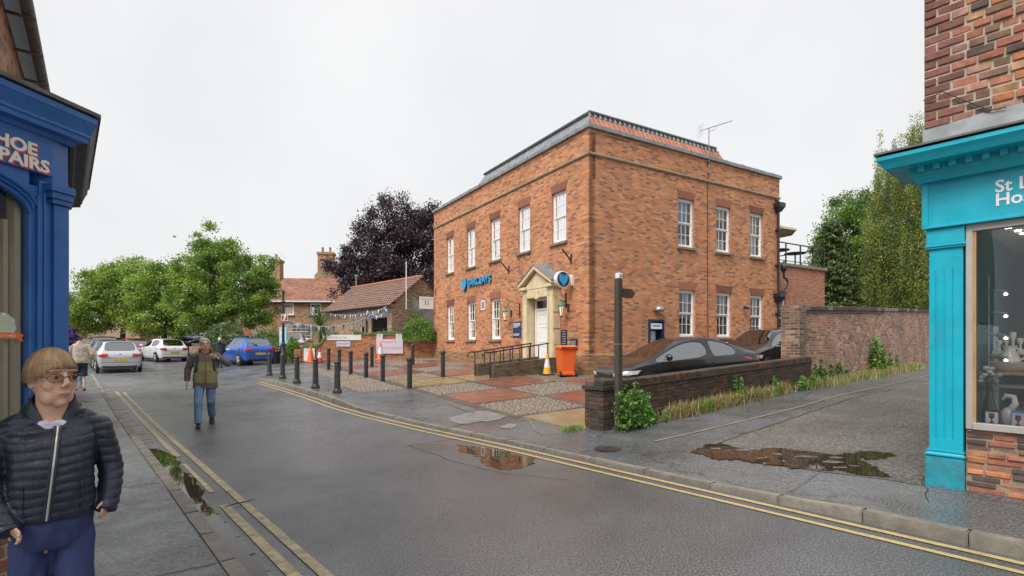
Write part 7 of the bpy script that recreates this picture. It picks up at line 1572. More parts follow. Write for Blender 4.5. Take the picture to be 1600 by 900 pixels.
mb.build('border','print_white',sv); text_mesh('numeral','7',.55,.002,'print_white',sv,(0,-.014,.12),(R(90),0,0),align='CENTER',bold=.02)
mb=MB(); mb.box(-.27,.27,-.011,.011,-.18,-.01); mb.build('lower_panel','sign_brown',sv)
p2=hit(440,567,right_z); ib=thing('information_board','tall light blue information board behind the litter bin','board',(p2.x,p2.y+.25,p2.z),-.1)
pm('board_blue',(.33,.60,.70),.45,var=.05)
mb=MB(); mb.box(-.22,-.16,-.03,.03,0,1.0); mb.box(.16,.22,-.03,.03,0,1.0); mb.build('posts','galvanised',ib); mb=MB(); mb.box(-.24,.2,-.04,.04,.95,1.98); mb.build('panel','board_blue',ib,bevel=.01); mb=MB(); mb.box(-.16,.1,-.044,-.041,1.1,1.75); mb.build('map_sheet','sign_white',ib)
for k in range(5): mb=MB(); mb.box(-.14,.0+.07*(k%2),-.046,-.0445,1.15+k*.1,1.18+k*.1); mb.build('printed_line','print_grey',ib)
p3=hit(437,567.5,right_z); lb=thing('litter_bin','black cast litter bin at the foot of the lamp post','litter bin',(p3.x-.12,p3.y-.2,p3.z))
mb=MB(); mb.lathe([(.24,0),(.27,.04),(.27,.62),(.29,.66)],n=14); mb.build('drum','black_iron',lb,smooth=40); mb=MB()
for k in range(4): a=math.pi/4+k*math.pi/2; mb.tube([(.24*math.cos(a),.24*math.sin(a),.66),(.24*math.cos(a),.24*math.sin(a),.86)],.02,6)
mb.lathe([(.30,.86),(.28,.93),(.15,1.0),(.03,1.02)],n=14); mb.build('hood','black_iron',lb,smooth=40)
# cycle hoop by the litter bin
p4=hit(428,566,right_z); ch_=thing('cycle_hoop','black tubular hoop left of the litter bin','hoop',p4); mb=MB(); mb.tube([(-.3,0,-.05),(-.3,0,.65),(-.24,0,.75),(.24,0,.75),(.3,0,.65),(.3,0,-.05)],.025,7); mb.build('hoop','black_iron',ch_,smooth=50)
# inspection cover, twig, bird
ic=thing('inspection_cover','round rusty iron inspection cover set in the pavement near the wall pier','cover',(1.44,7.88,right_z(1.44,7.88)+.004)); pm('rusty_iron',(.055,.04,.035),.6,metal=.3,var=.4,scale=12,bmp=.5,bscale=30)
mb=MB(); mb.lathe([(.20,0),(.20,.008)],n=24); mb.build('ring','rusty_iron',ic); mb=MB()
for i in range(-3,4):
    for j in range(-3,4):
        if i*i+j*j<10: mb.box(i*.05-.017,i*.05+.017,j*.05-.017,j*.05+.017,.008,.015)
mb.build('tread','rusty_iron',ic)
tg=thing('twig','thin brown twig lying across the left yellow lines','twig',(-2.79,5.37,.018),.75); mb=MB(); mb.tube([(-.14,0,0),(-.03,.01,.008),(.06,-.004,.01),(.15,.01,.02)],[.004,.008,.007,.003],6); mb.tube([(.06,-.004,.01),(.1,.03,.012)],[.004,.002],4); mb.build('stick','bark',tg)
bd=thing('flying_bird','small dark bird flying above the maple','bird',at(273,370,45)); mb=MB(); mb.ell((0,0,0),(.16,.06,.05),8,6); mb.build('body','black_iron',bd,smooth=180); mb=MB(); mb.add([(-.05,0,.03),(.07,0,.03),(.0,.32,.10),(-.05,0,.045),(.07,0,.045),(.0,.32,.105)],[(0,1,2),(5,4,3)]); mb.add([(-.05,0,.03),(.07,0,.03),(.0,-.32,.10),(-.05,0,.045),(.07,0,.045),(.0,-.32,.105)],[(2,1,0),(3,4,5)]); mb.build('wings','black_iron',bd)
# ------------------------------------------------------------------ people
from mathutils.bvhtree import BVHTree
pm('skin',(.62,.37,.26),.5,var=.12,scale=14,bmp=.12,bscale=90,bdist=.003,sub=.12); pm('skin_ruddy',(.66,.39,.28),.5,var=.15,scale=12,bmp=.12,bscale=90,bdist=.003,sub=.12)
pm('lip',(.42,.16,.13),.45,var=.1); pm('eye_white',(.62,.58,.54),.25,var=.03); pm('iris',(.03,.035,.03),.15,var=.1); pm('hair_blonde',(.36,.225,.11),.5,var=.45,scale=22,stretch=(1,1,.25)); pm('hair_blonde_light',(.43,.29,.155),.5,var=.35,scale=22,stretch=(1,1,.25)); pm('hair_blonde_dark',(.28,.17,.085),.55,var=.4,scale=22,stretch=(1,1,.25))
pm('hair_white',(.66,.65,.63),.6,var=.3,scale=20); pm('hair_white_grey',(.50,.50,.50),.6,var=.2,scale=20); pm('hair_brown_grey',(.10,.08,.07),.6,var=.4,scale=20); pm('hair_dark_grey',(.17,.15,.14),.6,var=.3,scale=20)
pm('navy_nylon',(.018,.023,.042),.32,var=.3,scale=18,bmp=.5,bscale=26,bdist=.012,stretch=(1.6,1.6,.6)); pm('navy_cotton',(.028,.040,.125),.8,var=.22,scale=6,bmp=.5,bscale=12,bdist=.02,stretch=(1,1,.5)); pm('shirt_print',(.66,.66,.72),.8,var=.2,scale=45,dirt=.9,dirtcol=(.40,.28,.50),dscale=55); pm('zip_metal',(.55,.53,.50),.3,metal=.7,var=.1)
pm('olive_cloth',(.27,.26,.12),.75,var=.2,scale=5,bmp=.4,bscale=14,bdist=.02); pm('brown_cloth',(.125,.108,.088),.75,var=.25,scale=5,bmp=.4,bscale=14,bdist=.02); pm('denim',(.15,.25,.42),.85,var=.35,scale=7,bmp=.5,bscale=16,bdist=.02); pm('pale_denim',(.16,.30,.52),.85,var=.2,scale=7); pm('red_fleece',(.55,.025,.03),.8,var=.15); pm('zip_red',(.25,.04,.035),.6,var=.1); pm('strap_navy',(.02,.03,.075),.6,var=.2)
pm('beige_cloth',(.56,.50,.40),.8,var=.14,scale=5,bmp=.5,bscale=12,bdist=.02); pm('shorts_navy',(.025,.038,.075),.8,var=.2,scale=6,bmp=.4,bscale=12,bdist=.02); pm('shoe_dark',(.03,.027,.025),.6,var=.3); pm('shoe_tan',(.32,.26,.19),.7,var=.25); pm('coat_dark',(.016,.02,.032),.75,var=.25,bmp=.3,bscale=12); pm('tan_cloth',(.30,.20,.11),.8,var=.2)
def loft(mb,secs,n=20):
    """secs: (cx,cy,cz,rx,ry,tilt) ellipse rings, tilt lifts the back (-y)"""
    V=[];k=len(secs)
    for (cx,cy,cz,rx,ry,tl) in secs:
        for j in range(n):
            a=2*math.pi*j/n; x=math.cos(a); y=math.sin(a); sx=abs(x)**.85*(1 if x>0 else -1); sy=abs(y)**.85*(1 if y>0 else -1); V.append((cx+rx*sx,cy+ry*sy,cz-tl*sy))
    fs=[(i*n+j,i*n+(j+1)%n,(i+1)*n+(j+1)%n,(i+1)*n+j) for i in range(k-1) for j in range(n)]
    fs+=[tuple(range(n-1,-1,-1)),tuple(range((k-1)*n,k*n))]; mb.add(V,fs)
def remesh(mb,name,mats,parent,voxel,smooth=2,disp=None,matfn=None):
    me=bpy.data.meshes.new(name); me.from_pydata(mb.v,[],mb.f)
    bm=bmesh.new(); bm.from_mesh(me); bmesh.ops.recalc_face_normals(bm,faces=bm.faces[:]); bm.to_mesh(me); bm.free()
    o=bpy.data.objects.new('tmp',me); C.objects.link(o); m=o.modifiers.new('r','REMESH'); m.mode='VOXEL'; m.voxel_size=voxel; s_=o.modifiers.new('s','SMOOTH'); s_.factor=.5; s_.iterations=smooth
    bpy.context.view_layer.update(); ev=bpy.data.meshes.new_from_object(o.evaluated_get(bpy.context.evaluated_depsgraph_get())); bpy.data.objects.remove(o); ev.name=name
    if disp:
        co=np.empty(len(ev.vertices)*3,np.float32); ev.vertices.foreach_get('co',co); co=co.reshape(-1,3); nr=np.empty_like(co).ravel(); ev.vertices.foreach_get('normal',nr); nr=nr.reshape(-1,3)
        co+=nr*disp(co,nr)[:,None]; ev.vertices.foreach_set('co',co.ravel()); ev.update()
    ev.materials.clear(); r=finish(ev,name,mats,parent,smooth=180)
    if matfn:
        n=len(ev.polygons); c=np.empty(n*3,np.float32); ev.polygons.foreach_get('center',c); ev.polygons.foreach_set('material_index',matfn(c.reshape(-1,3)).astype(np.int32))
    return r
def limb(mb,pts,rad,n=14): mb.tube(pts,rad,n)
def rotz(a): return Matrix.Rotation(a,3,'Z')
def head_pieces(mb,c,w,d,h,yaw,soft=0.0):
    Rm=rotz(yaw); c=Vector(c)
    def P(x,y,z): return c+Rm@Vector((x,y,z))
    s=h/.115
    mb.ell(P(0,-.008*s,.018*s),(w,d*.98,h*.86),20,14,rot=Rm)                    # skull
    mb.ell(P(0,.018*s,-.045*s),(w*(.84-.05*soft),d*.74,h*.58),18,12,rot=Rm)                # lower face
    mb.ell(P(0,.052*s,-.088*s),(w*(.42-.08*soft),.028*s,.022*s),12,8,rot=Rm)               # chin
    for sg in (-1,1):
        mb.ell(P(sg*w*.52,.050*s,-.022*s),(.024*s,.022*s,.024*s),10,8,rot=Rm)   # cheek
        mb.ell(P(sg*w*.50,.030*s,-.066*s),(w*.34,.036*s,.034*s),10,8,rot=Rm)    # jowl
        mb.ell(P(sg*w*.46,.074*s,.036*s),(.024*s,(.012-.004*soft)*s,.009*s),10,6,rot=Rm)    # brow
        mb.ell(P(sg*(w+.001),-.012*s,-.008*s),(.007*s,.017*s,.029*s),10,8,rot=Rm) # ear
    mb.tube([P(0,.080*s,.030*s),P(0,(.094-.004*soft)*s,.004*s),P(0,(.106-.008*soft)*s,-.020*s)],[.009*s,.010*s,(.014-.002*soft)*s],10)
    for sg in (-1,1): mb.ell(P(sg*.011*s,.090*s,-.024*s),(.009*s,.011*s,.008*s),8,6,rot=Rm)
    mb.ell(P(0,.078*s,-.050*s),(.024*s,.012*s,.006*s),10,6,rot=Rm); mb.ell(P(0,.077*s,-.060*s),(.022*s,.012*s,.006*s),10,6,rot=Rm)
def face_parts(o,c,w,d,h,yaw,glasses=False,lens='spec_glass',browm='hair_dark_grey'):
    Rm=rotz(yaw); c=Vector(c); s=h/.115
    def P(x,y,z): return c+Rm@Vector((x,y,z))
    for sg in (-1,1):
        mb=MB(); mb.ell(P(sg*w*.46,.0705*s,.013*s),(.0135*s,.010*s,.0075*s),12,8,rot=Rm); e=mb.build('eye','eye_white',o,smooth=180); mb=MB(); mb.ell(P(sg*w*.46-.003,.0785*s,.012*s),(.0062*s,.004*s,.0062*s),10,6,rot=Rm); mb.build('iris','iris',e,smooth=180)
        mb=MB(); mb.tube([P(sg*w*.46-.016*s,.0775*s,.016*s),P(sg*w*.46,.082*s,.0215*s),P(sg*w*.46+.016*s,.0765*s,.016*s)],[.003*s,.0042*s,.003*s],6); mb.build('eyelid','skin',o,smooth=180)
        mb=MB(); mb.tube([P(sg*w*.2,.084*s,.034*s),P(sg*w*.5,.0865*s,.040*s),P(sg*w*.82,.070*s,.034*s)],[.003*s,.004*s,.002*s],6); mb.build('eyebrow',browm,o,smooth=180)
    mb=MB(); mb.tube([P(-.023*s,.080*s,-.058*s),P(-.01*s,.0885*s,-.0545*s),P(.01*s,.0885*s,-.0545*s),P(.023*s,.080*s,-.058*s)],[.002*s,.0045*s,.0045*s,.002*s],6); mb.build('lips','lip',o,smooth=180)
    if glasses:
        g=MB(); 
        for sg in (-1,1):
            ring=[P(sg*w*.52+.026*s*math.cos(a),.0935*s-.012*s*abs(math.cos(a) if math.cos(a)*sg>0 else 0),.008*s+.0165*s*math.sin(a)) for a in [2*math.pi*k/18 for k in range(19)]]
            g.tube(ring,.0013*s,5); g.tube([P(sg*(w*.52+.026*s),.082*s,.014*s),P(sg*(w+.004),.06*s,.016*s),P(sg*(w+.006),-.005,.014*s)],.0015*s,5)
        g.tube([P(-w*.52+.026*s,.0935*s,.012*s),P(0,.099*s,.015*s),P(w*.52-.026*s,.0935*s,.012*s)],.0013*s,5); gf=g.build('spectacles','black_iron',o)
        for sg in (-1,1):
            mb=MB(); mb.add([P(sg*w*.52+.0255*s*math.cos(a),.0935*s-.012*s*abs(math.cos(a) if math.cos(a)*sg>0 else 0),.008*s+.016*s*math.sin(a)) for a in [2*math.pi*k/18 for k in range(18)]],[tuple(range(18))]); mb.build('lens',lens,gf)
def hair(o,c,w,d,h,yaw,mats,front,side,back,n=700,lift=1.05,seed=1,wid=.006,part=.0):
    """shell with many overlapping locks combed from the crown"""
    rg=np.random.default_rng(seed); Rm=rotz(yaw); c=Vector(c)
    def th1(phi):      # phi 0 = face
        a=abs((phi+math.pi)%(2*math.pi)-math.pi)
        pts=[(0,front),(R(38),front+R(2)),(R(62),side-R(12)),(R(85),side),(R(115),side),(math.pi,back)]
        for (p,q),(r_,t) in zip(pts,pts[1:]):
            if p<=a<=r_: return q+(t-q)*sstep((a-p)/(r_-p))
        return back
    def S(phi,th,f): return c+Rm@Vector((w*f*math.sin(th)*math.sin(phi),-.008+d*f*math.sin(th)*math.cos(phi),.014+h*.90*f*math.cos(th)))
    mb=MB(); NP,NT=40,12; V=[S(2*math.pi*i/NP,th1(2*math.pi*i/NP)*j/NT*.97,lift-.015+.012*mnoise.noise((i*.9,j*.5,seed))) for i in range(NP) for j in range(NT+1)]
    mb.add(V,[(i*(NT+1)+j,i*(NT+1)+j+1,((i+1)%NP)*(NT+1)+j+1,((i+1)%NP)*(NT+1)+j) for i in range(NP) for j in range(NT)]); hm=mb.build('hair',mats[0],o,smooth=180)
    mb=MB()
    for k in range(n):
        phi=rg.uniform(0,2*math.pi); e=th1(phi)+rg.normal()*.05; t0=rg.uniform(0,.5)*e; f0=lift+rg.uniform(-.01,.035); dphi=rg.normal()*.12; m=7; L=[];Rr=[]
        for j in range(m):
            f=j/(m-1); th=t0+(e-t0)*f; ff=f0+.03*math.sin(math.pi*f)*rg.uniform(.5,1)+(.0 if f<.8 else rg.uniform(-.02,.035)); ph=phi+dphi*f; ww=wid*(1-.75*f**2)/max(.02,w*math.sin(th)+.01)
            L.append(S(ph-ww,th,ff)); Rr.append(S(ph+ww,th,ff))
        V=L+Rr; mb.add(V,[(j,j+1,m+j+1,m+j) for j in range(m-1)],int(rg.integers(0,len(mats))))
    mb.build('hair_locks',mats,hm,smooth=180)
def hand(mb,wr,d,side,s=1.0,curl=.5,thumb=1):
    """palm, four unequal bent fingers and a thumb; d points along the hand, side across the knuckles"""
    wr=Vector(wr); d=Vector(d).normalized(); side=Vector(side); side=(side-d*side.dot(d)).normalized(); nrm=d.cross(side)
    Rm=Matrix((side,d,nrm)).transposed()
    mb.ell(wr+d*.045*s,(.040*s,.052*s,.016*s),12,8,rot=Rm)
    for k,L in enumerate((.066,.076,.071,.056)):
        b=wr+d*.088*s+side*((k-1.5)*.0205*s)-d*(.006*s*abs(k-1.2)); p=[b-d*.02*s]; a=0
        for f in (.42,.32,.26):
            dd=d*math.cos(a)+nrm*math.sin(a); p.append(p[-1]+dd*(L*s*f+(.02*s if len(p)==1 else 0))); a+=curl
        mb.tube(p,[.0098*s,.0092*s,.0085*s,.0065*s],8)
    b=wr+d*.03*s-side*thumb*.030*s; p=[b,b+(d*.6-side*thumb*.75+nrm*.25).normalized()*.036*s]; p.append(p[-1]+(d*.9-side*thumb*.25+nrm*.4).normalized()*.03*s); mb.tube(p,[.013*s,.0105*s,.0075*s],8)
def shoes(o,pts,mat,hd=0.0,s=1.0):
    for (x,y,z,pitch) in pts:
        mb=MB(); Rm=Matrix.Rotation(pitch,3,'X'); c=Vector((x,y,z))
        V=[];secs=((-.085,.032,.0,.075),(-.05,.04,.0,.085),(.02,.042,.0,.075),(.09,.047,.0,.055),(.14,.046,.0,.045),(.175,.03,.005,.032)); n=12
        for (yy,w,z0,z1) in secs:
            for j in range(n):
                a=2*math.pi*j/n; V.append(c+Rm@(Vector((w*math.cos(a),yy,(z0+z1)/2+(z1-z0)/2*math.sin(a)))*s))
        k=len(secs); mb.add(V,[(i*n+j,i*n+(j+1)%n,(i+1)*n+(j+1)%n,(i+1)*n+j) for i in range(k-1) for j in range(n)]+[tuple(range(n-1,-1,-1)),tuple(range((k-1)*n,k*n))]); mb.build('shoe',mat,o,smooth=60)
def wrinkle(amp,sc,seed=0,zs=1.0):
    def f(co,nr): return np.array([amp*(mnoise.noise((p[0]*sc,p[1]*sc,p[2]*sc*zs+seed))+.5*mnoise.noise((p[0]*sc*2.3,p[1]*sc*2.3,p[2]*sc*2.3*zs+seed))) for p in co],np.float32)
    return f
# ---- woman in the quilted jacket
WX_,WY_=-1.843,2.10
wm=thing('person','person in a navy quilted jacket and spectacles walking past the blue shop','person',(WX_,WY_,.10),math.atan2(-.66,-.75))
HC_=(.002,.035,1.418); HWd,HDp,HHt,YAW=.064,.084,.112,R(28)
mb=MB(); head_pieces(mb,HC_,HWd,HDp,HHt,YAW,1.0)
limb(mb,[(0,.0,1.20),(0,.012,1.28),(.002,.028,1.37)],[.075,.052,.050])
loft(mb,[(0,0,.84,.09,.075,0),(0,0,.95,.10,.085,0),(0,.01,1.10,.10,.09,0),(0,0,1.20,.105,.075,0),(0,0,1.25,.07,.055,0)])
LA=[(-.125,0,1.215),(-.186,-.02,1.035),(-.166,.045,.895)]; RA=[(.125,0,1.215),(.172,-.02,1.03),(.128,.10,.872)]
for A in (LA,RA): limb(mb,A,[.032,.028,.02])
hand(mb,(-.168,.045,.922),(.12,.2,-.9),(.45,.8,.3),.60,.8,-1); hand(mb,(.128,.095,.888),(-.42,.42,-.5),(-.3,.75,.5),.62,.8,1)
LL_=[(-.058,0,.80),(-.064,.05,.46),(-.06,-.02,.08)]; RL_=[(.055,0,.80),(.056,-.03,.44),(.058,-.16,.10)]
for A in (LL_,RL_): limb(mb,A,[.055,.045,.03])
remesh(mb,'body','skin',wm,.0048,3)
face_parts(wm,HC_,HWd,HDp,HHt,YAW,True,browm='hair_blonde')
hair(wm,HC_,HWd+.008,HDp+.010,HHt+.006,YAW,['hair_blonde','hair_blonde_light','hair_blonde_dark','hair_blonde'],R(67),R(98),R(116),4200,1.045,3,.0019)
mb=MB(); loft(mb,[(0,.01,1.05,.085,.085,0),(0,.012,1.17,.088,.083,.0),(0,.010,1.25,.070,.068,.02),(0,.008,1.285,.062,.062,.03)]); remesh(mb,'shirt','shirt_print',wm,.007,2)
jk=MB(); loft(jk,[(0,0,.872,.128,.115,0),(0,.0,.90,.136,.125,0),(0,.012,1.0,.132,.128,0),(0,.018,1.10,.130,.126,0),(0,.012,1.19,.142,.112,.0),(0,.0,1.24,.138,.092,.02),(0,-.006,1.278,.105,.080,.045),(0,-.010,1.305,.082,.072,.055)],28)
limb(jk,[(-.05,0,1.235),(-.095,0,1.240),(-.142,-.006,1.212),(-.172,-.014,1.12),(-.188,-.02,1.035),(-.184,.01,.96),(-.166,.055,.868)],[.05,.056,.052,.046,.044,.043,.036],18); limb(jk,[(.05,0,1.235),(.095,0,1.240),(.142,-.006,1.212),(.165,-.014,1.12),(.174,-.02,1.03),(.158,.03,.95),(.118,.115,.858)],[.05,.056,.052,.046,.044,.043,.036],18)
def quilt(co,nr):
    per=.035; ph=co[:,2]/per+.25*np.sin(co[:,0]*9)+.06*np.sin(co[:,0]*41+co[:,2]*25); ridge=np.abs(np.sin(np.pi*ph))**.42
    w=np.array([mnoise.noise((p[0]*26,p[1]*26,p[2]*11)) for p in co],np.float32); return (.0066*(ridge-.8)+.0042*w).astype(np.float32)
jo=remesh(jk,'jacket','navy_nylon',wm,.0055,2,quilt)
bv=BVHTree.FromPolygons([v.co.copy() for v in jo.data.vertices],[tuple(p.vertices) for p in jo.data.polygons])
def front(x,z,off=.003):
    h=bv.ray_cast(Vector((x,.6,z)),Vector((0,-1,0))); return (x,(h[0].y if h[0] else .09)+off,z)
zp=[front(-.016+.034*k/20,1.238-(1.238-.885)*k/20) for k in range(21)]
zp=[(x,max(y,.5*(zp[max(0,i-1)][1]+zp[min(20,i+1)][1])),z) for i,(x,y,z) in enumerate(zp)]
mb=MB(); mb.tube(zp,.0048,6); zo=mb.build('zip','zip_metal',wm,smooth=60)
for sg in (-1,1): mb=MB(); mb.tube([(x+sg*.008,y-.001,z) for x,y,z in zp],.0055,6); mb.build('zip_placket','navy_nylon',wm,smooth=60)
mb=MB(); x,y,z=zp[0]; mb.box(x-.005,x+.005,y,y+.006,z-.028,z); mb.build('zip_puller','zip_metal',zo)
cl=MB()      # stand collar, open at the throat
NA_=26; V=[]
for k in range(NA_+1):
    a=R(22)+R(316)*k/NA_; fr_=abs((k/NA_)-.5)*2; f=.5+.5*math.cos(math.pi*fr_) if fr_>0 else 1
    r1=(.086,.080); r2=(.072,.070); zb=1.270+.03*(1-fr_)-.035*fr_**4; zt=zb+.060+.02*(1-fr_)-.035*fr_**8
    for (rr,zz,o_) in ((r1,zb,0),(r2,zt,.0),((r2[0]-.010,r2[1]-.010),zt-.003,0),((r1[0]-.014,r1[1]-.014),zb,0)):
        V.append((rr[0]*math.sin(a)*-1,-.006+rr[1]*-math.cos(a)*-1*1.0,zz))
cl.add(V,[(4*k+j,4*k+(j+1)%4,4*(k+1)+(j+1)%4,4*(k+1)+j) for k in range(NA_) for j in range(4)]+[(3,2,1,0),tuple(4*NA_+j for j in range(4))])
cl.build('collar','navy_nylon',wm,smooth=50)
for sg in (-1,1):
    mb=MB(); pk=[front(sg*.085,1.02-.012*k,.002) for k in range(10)]; mb.tube(pk,.003,5); mb.build('pocket_zip','navy_nylon',wm)
tr=MB(); loft(tr,[(0,0,.76,.10,.085,0),(0,0,.80,.118,.100,0),(0,0,.85,.126,.110,0),(0,0,.90,.122,.108,0)]); limb(tr,[(-.058,0,.83),(-.064,.008,.76),(-.068,.03,.60),(-.066,.05,.44),(-.062,.0,.22),(-.06,-.02,.07)],[.066,.068,.063,.058,.056,.054],16); limb(tr,[(.058,0,.83),(.064,-.004,.76),(.066,-.01,.60),(.058,-.03,.44),(.058,-.10,.24),(.058,-.16,.10)],[.066,.068,.063,.058,.056,.054],16)
remesh(tr,'trousers','navy_cotton',wm,.007,3,wrinkle(.011,15,2,.35)); shoes(wm,[(-.06,-.03,.0,0),(.058,-.18,.03,-.35)],'shoe_dark')
# ---- general figure for the men
def man(label,pos,heading,H,skin,hairm,hairshape,jacket,jmat,trous,tmat,shoe,arms,legs,facing=0.0,tops=None,short=None,vox=.008,shape=1.0,matfn=None,hood=None,hem=.86):
    s=H/1.75; h=Vector(heading).normalized(); o=thing('person',label,'person',pos,math.atan2(h.y,h.x)-math.pi/2)
    def S(p): return tuple(a*s for a in p)
    hc=S((0,.03,1.632)); w,d,hh=.074*s,.092*s,.116*s
    mb=MB(); head_pieces(mb,hc,w,d,hh,facing); limb(mb,[S((0,-.01,1.40)),S((0,.0,1.47)),S((0,.02,1.57))],[.08*s,.06*s,.056*s])
    loft(mb,[tuple(a*s for a in q) for q in ((0,0,.86,.15,.10,0),(0,0,1.0,.145,.10,0),(0,.01,1.2,.155,.11,0),(0,0,1.36,.165,.095,0),(0,0,1.43,.10,.07,0))])
    for A in arms: limb(mb,[S(p) for p in A['pts']],[.042*s,.036*s,.027*s]); hand(mb,S(A['wrist']),A['d'],A['side'],1.05*s,A.get('curl',.5),A.get('thumb',1))
    for A in legs: limb(mb,[S(p) for p in A],[.075*s,.055*s,.047*s,.036*s] if len(A)==4 else [.075*s,.05*s,.035*s])
    remesh(mb,'body',skin,o,vox,3); face_parts(o,hc,w,d,hh,facing)
    hair(o,hc,w+.006*s,d+.008*s,hh+.004*s,facing,hairm,*hairshape,n=1100,lift=1.045,seed=5,wid=.0035*s)
    mb=MB(); b=1.0+.0; loft(mb,[tuple(a*s for a in q) for q in ((0,0,hem,.225*shape,.15,0),(0,0,hem+.09,.22*shape,.152,0),(0,.012,1.12,.205*shape,.152,0),(0,.012,1.27,.205*shape,.142,0),(0,0,1.38,.20,.118,.015),(0,-.005,1.445,.135,.095,.03),(0,-.008,1.50,.085,.078,.035))],26)
    for A in arms:
        P=[Vector(S(p)) for p in A['pts']]; sh0=P[0]*.75+Vector((0,0,P[0].z*.25)); limb(mb,[sh0,P[0],P[0].lerp(P[1],.5),P[1],P[1].lerp(P[2],.5),P[2].lerp(P[1],.06)],[.08*s,.078*s,.070*s,.064*s,.057*s,.045*s],16)
    remesh(mb,'jacket',jmat,o,vox,3,wrinkle(.010*s,8,1),matfn)
    mb=MB(); loft(mb,[tuple(a*s for a in q) for q in ((0,0,.78,.165,.115,0),(0,0,.88,.18,.125,0),(0,0,.97,.175,.12,0))])
    for A in legs:
        P=[Vector(S(p)) for p in A]; 
        if short: P=[P[0],P[0].lerp(P[1],.5),P[1]+(P[-1]-P[1])*.12]; limb(mb,P,[.098*s,.098*s,.092*s],16)
        else: limb(mb,[P[0],P[0].lerp(P[1],.5),P[1],P[1].lerp(P[-1],.5),P[-1]],[.098*s,.09*s,.078*s,.070*s,.066*s],16)
    remesh(mb,'trousers' if not short else 'shorts',tmat,o,vox,3,wrinkle(.008*s,9,4,.7))
    return o
# man walking down the road, olive jacket, hand on his rucksack strap
mp=hit(321,665,road_z); hd=Vector((.50,-.86))
def olive(c):
    z=c[:,2]; return np.where((np.abs(c[:,0])<.20)&(z>.875)&(z<1.285)&(c[:,1]>-.03),1,0)
m1=man('person in an olive and brown jacket walking down the middle of the road',(mp.x,mp.y,0.002),hd,1.76,'skin_ruddy',['hair_white','hair_white','hair_white_grey'],(R(40),R(92),R(112)),None,['brown_cloth','olive_cloth'],None,'denim','shoe_dark',
 [dict(pts=[(.195,0,1.395),(.30,-.05,1.14),(.315,.02,.90)],wrist=(.317,.03,.885),d=(.0,.25,-1),side=(-.1,1,.1),curl=.45,thumb=-1),
  dict(pts=[(-.195,0,1.395),(-.40,.05,1.235),(-.215,.17,1.365)],wrist=(-.205,.175,1.372),d=(.75,-.05,.35),side=(.1,.3,.9),curl=.9,thumb=1)],
 [[(.092,0,.90),(.12,.16,.50),(.125,.26,.09)],[(-.092,0,.90),(-.10,.02,.50),(-.115,-.24,.17)]],matfn=olive,vox=.0075,hem=.76)
shoes(m1,[(.125,.26,.0,.1),(-.115,-.27,.08,-.55)],'shoe_dark',s=1.1)
mb=MB(); mb.tube([(.004,.162+.004*math.sin(k),1.42-.54*k/10) for k in range(11)],.008,6)
bvm=[c for c in kids(m1) if c.name.startswith('jacket')][0].data; bv2=BVHTree.FromPolygons([v.co.copy() for v in bvm.vertices],[tuple(p.vertices) for p in bvm.polygons])
def fr2(x,z,off): h_=bv2.ray_cast(Vector((x,.8,z)),Vector((0,-1,0))); return (x,(h_[0].y if h_[0] else .12)+off,z)
mb=MB(); mb.tube([fr2(.0,1.44-.67*k/16,.002) for k in range(17)],.009,6); mb.build('zip','zip_red',m1,smooth=60)
for sg in (-1,1):
    mb=MB(); mb.tube([fr2(sg*(.135+.02*k/10),1.43-.30*k/10,.004) for k in range(11)]+[(sg*.19,.02,1.08)],.022,7); mb.build('rucksack_strap','strap_navy',m1,smooth=60)
mb=MB()
for sg in (-1,1): mb.add([(sg*.02,.10,1.47),(sg*.075,.09,1.50),(sg*.10,.04,1.565),(sg*.085,.02,1.57),(sg*.055,.07,1.50)],[(0,1,2,3,4) if sg>0 else (4,3,2,1,0)])
mb.ell((0,-.025,1.475),(.092,.080,.035),14,8); mb.build('fleece_collar','red_fleece',m1,smooth=60)
mb=MB()
V=[]
for k in range(25):
    a=R(60)+R(240)*k/24+math.pi/2*0; 
    for (r_,z) in ((.125,1.445),(.115,1.55),(.10,1.55),(.105,1.445)): V.append((r_*math.sin(a),-.008+r_*.9*math.cos(a),z))
mb.add(V,[(4*k+j,4*k+(j+1)%4,4*(k+1)+(j+1)%4,4*(k+1)+j) for k in range(24) for j in range(4)]); mb.build('collar','brown_cloth',m1,smooth=50)
mb=MB(); mb.ell((0,-.22,1.22),(.17,.12,.26),16,10); mb.build('rucksack','strap_navy',m1,smooth=180)
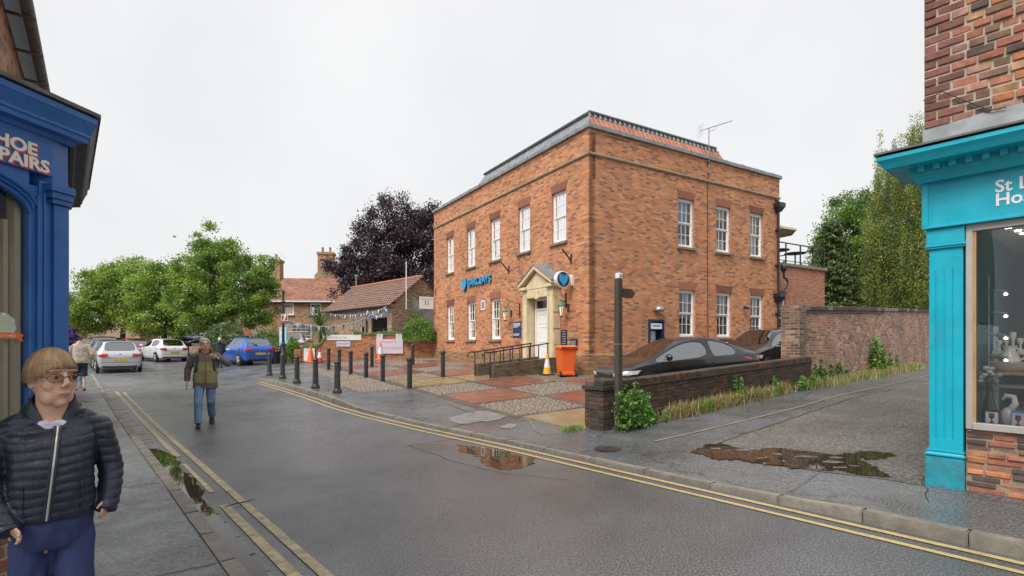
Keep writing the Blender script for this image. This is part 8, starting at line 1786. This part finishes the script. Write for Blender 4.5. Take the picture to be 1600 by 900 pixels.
# man in the beige jacket walking away on the left pavement
bp=hit(125,610,left_z)
m2=man('person in a beige jacket and navy shorts walking away along the pavement',bp,U,1.72,'skin_ruddy',['hair_brown_grey','hair_dark_grey'],(R(50),R(92),R(112)),None,['beige_cloth'],None,'shorts_navy','shoe_tan',
 [dict(pts=[(.20,0,1.39),(.30,-.07,1.14),(.27,.03,.92)],wrist=(.27,.035,.90),d=(.0,.25,-1),side=(-.1,1,.1),thumb=-1),dict(pts=[(-.20,0,1.39),(-.30,-.05,1.14),(-.27,.06,.92)],wrist=(-.27,.065,.90),d=(0,.25,-1),side=(.1,1,.1),thumb=1)],
 [[(.092,0,.90),(.10,.02,.50),(.10,-.12,.10)],[(-.092,0,.90),(-.10,.08,.50),(-.10,.10,.08)]],short=True,vox=.010,shape=1.12)
shoes(m2,[(.10,-.13,.03,-.4),(-.10,.10,.0,0)],'shoe_tan',s=1.1)
b3=SN(-NY*bp.x+NX*bp.y+1.3,.30)
m3=man('person in light blue jeans and tan top half hidden ahead of the beige jacket',(*b3,left_z(*b3)),U,1.70,'skin_ruddy',['hair_dark_grey'],(R(55),R(95),R(112)),None,['tan_cloth'],None,'pale_denim','shoe_tan',
 [dict(pts=[(.20,0,1.39),(.33,.02,1.3),(.17,.08,1.55)],wrist=(.165,.08,1.56),d=(-.6,0,.6),side=(0,1,0)),dict(pts=[(-.20,0,1.39),(-.28,0,1.14),(-.27,.05,.9)],wrist=(-.27,.05,.9),d=(0,.2,-1),side=(0,1,0))],
 [[(.09,0,.90),(.10,.0,.5),(.10,-.05,.09)],[(-.09,0,.90),(-.10,.04,.5),(-.10,.06,.09)]],vox=.014)
shoes(m3,[(.10,-.05,.0,0),(-.10,.06,0,0)],'shoe_tan')
p5=at(343,0,27.5); m4=man('person with white hair in a dark hooded coat walking away beyond the road',(p5.x,p5.y,road_z(p5.x,p5.y)),(-.3,1),1.62,'skin_ruddy',['hair_white'],(R(60),R(100),R(115)),None,['coat_dark'],None,'shorts_navy','shoe_dark',
 [dict(pts=[(.20,0,1.39),(.26,.02,1.12),(.24,.06,.9)],wrist=(.24,.06,.9),d=(0,.2,-1),side=(0,1,0)),dict(pts=[(-.20,0,1.39),(-.26,.02,1.12),(-.24,.06,.9)],wrist=(-.24,.06,.9),d=(0,.2,-1),side=(0,1,0))],
 [[(.09,0,.90),(.10,.0,.5),(.10,-.1,.09)],[(-.09,0,.90),(-.10,.04,.5),(-.10,.1,.09)]],vox=.016)
shoes(m4,[(.10,-.1,.0,0),(-.10,.1,0,0)],'shoe_dark'); mb=MB(); mb.ell((0,-.10,1.36),(.11,.06,.09),12,8); mb.build('hood','strap_navy',m4,smooth=180)
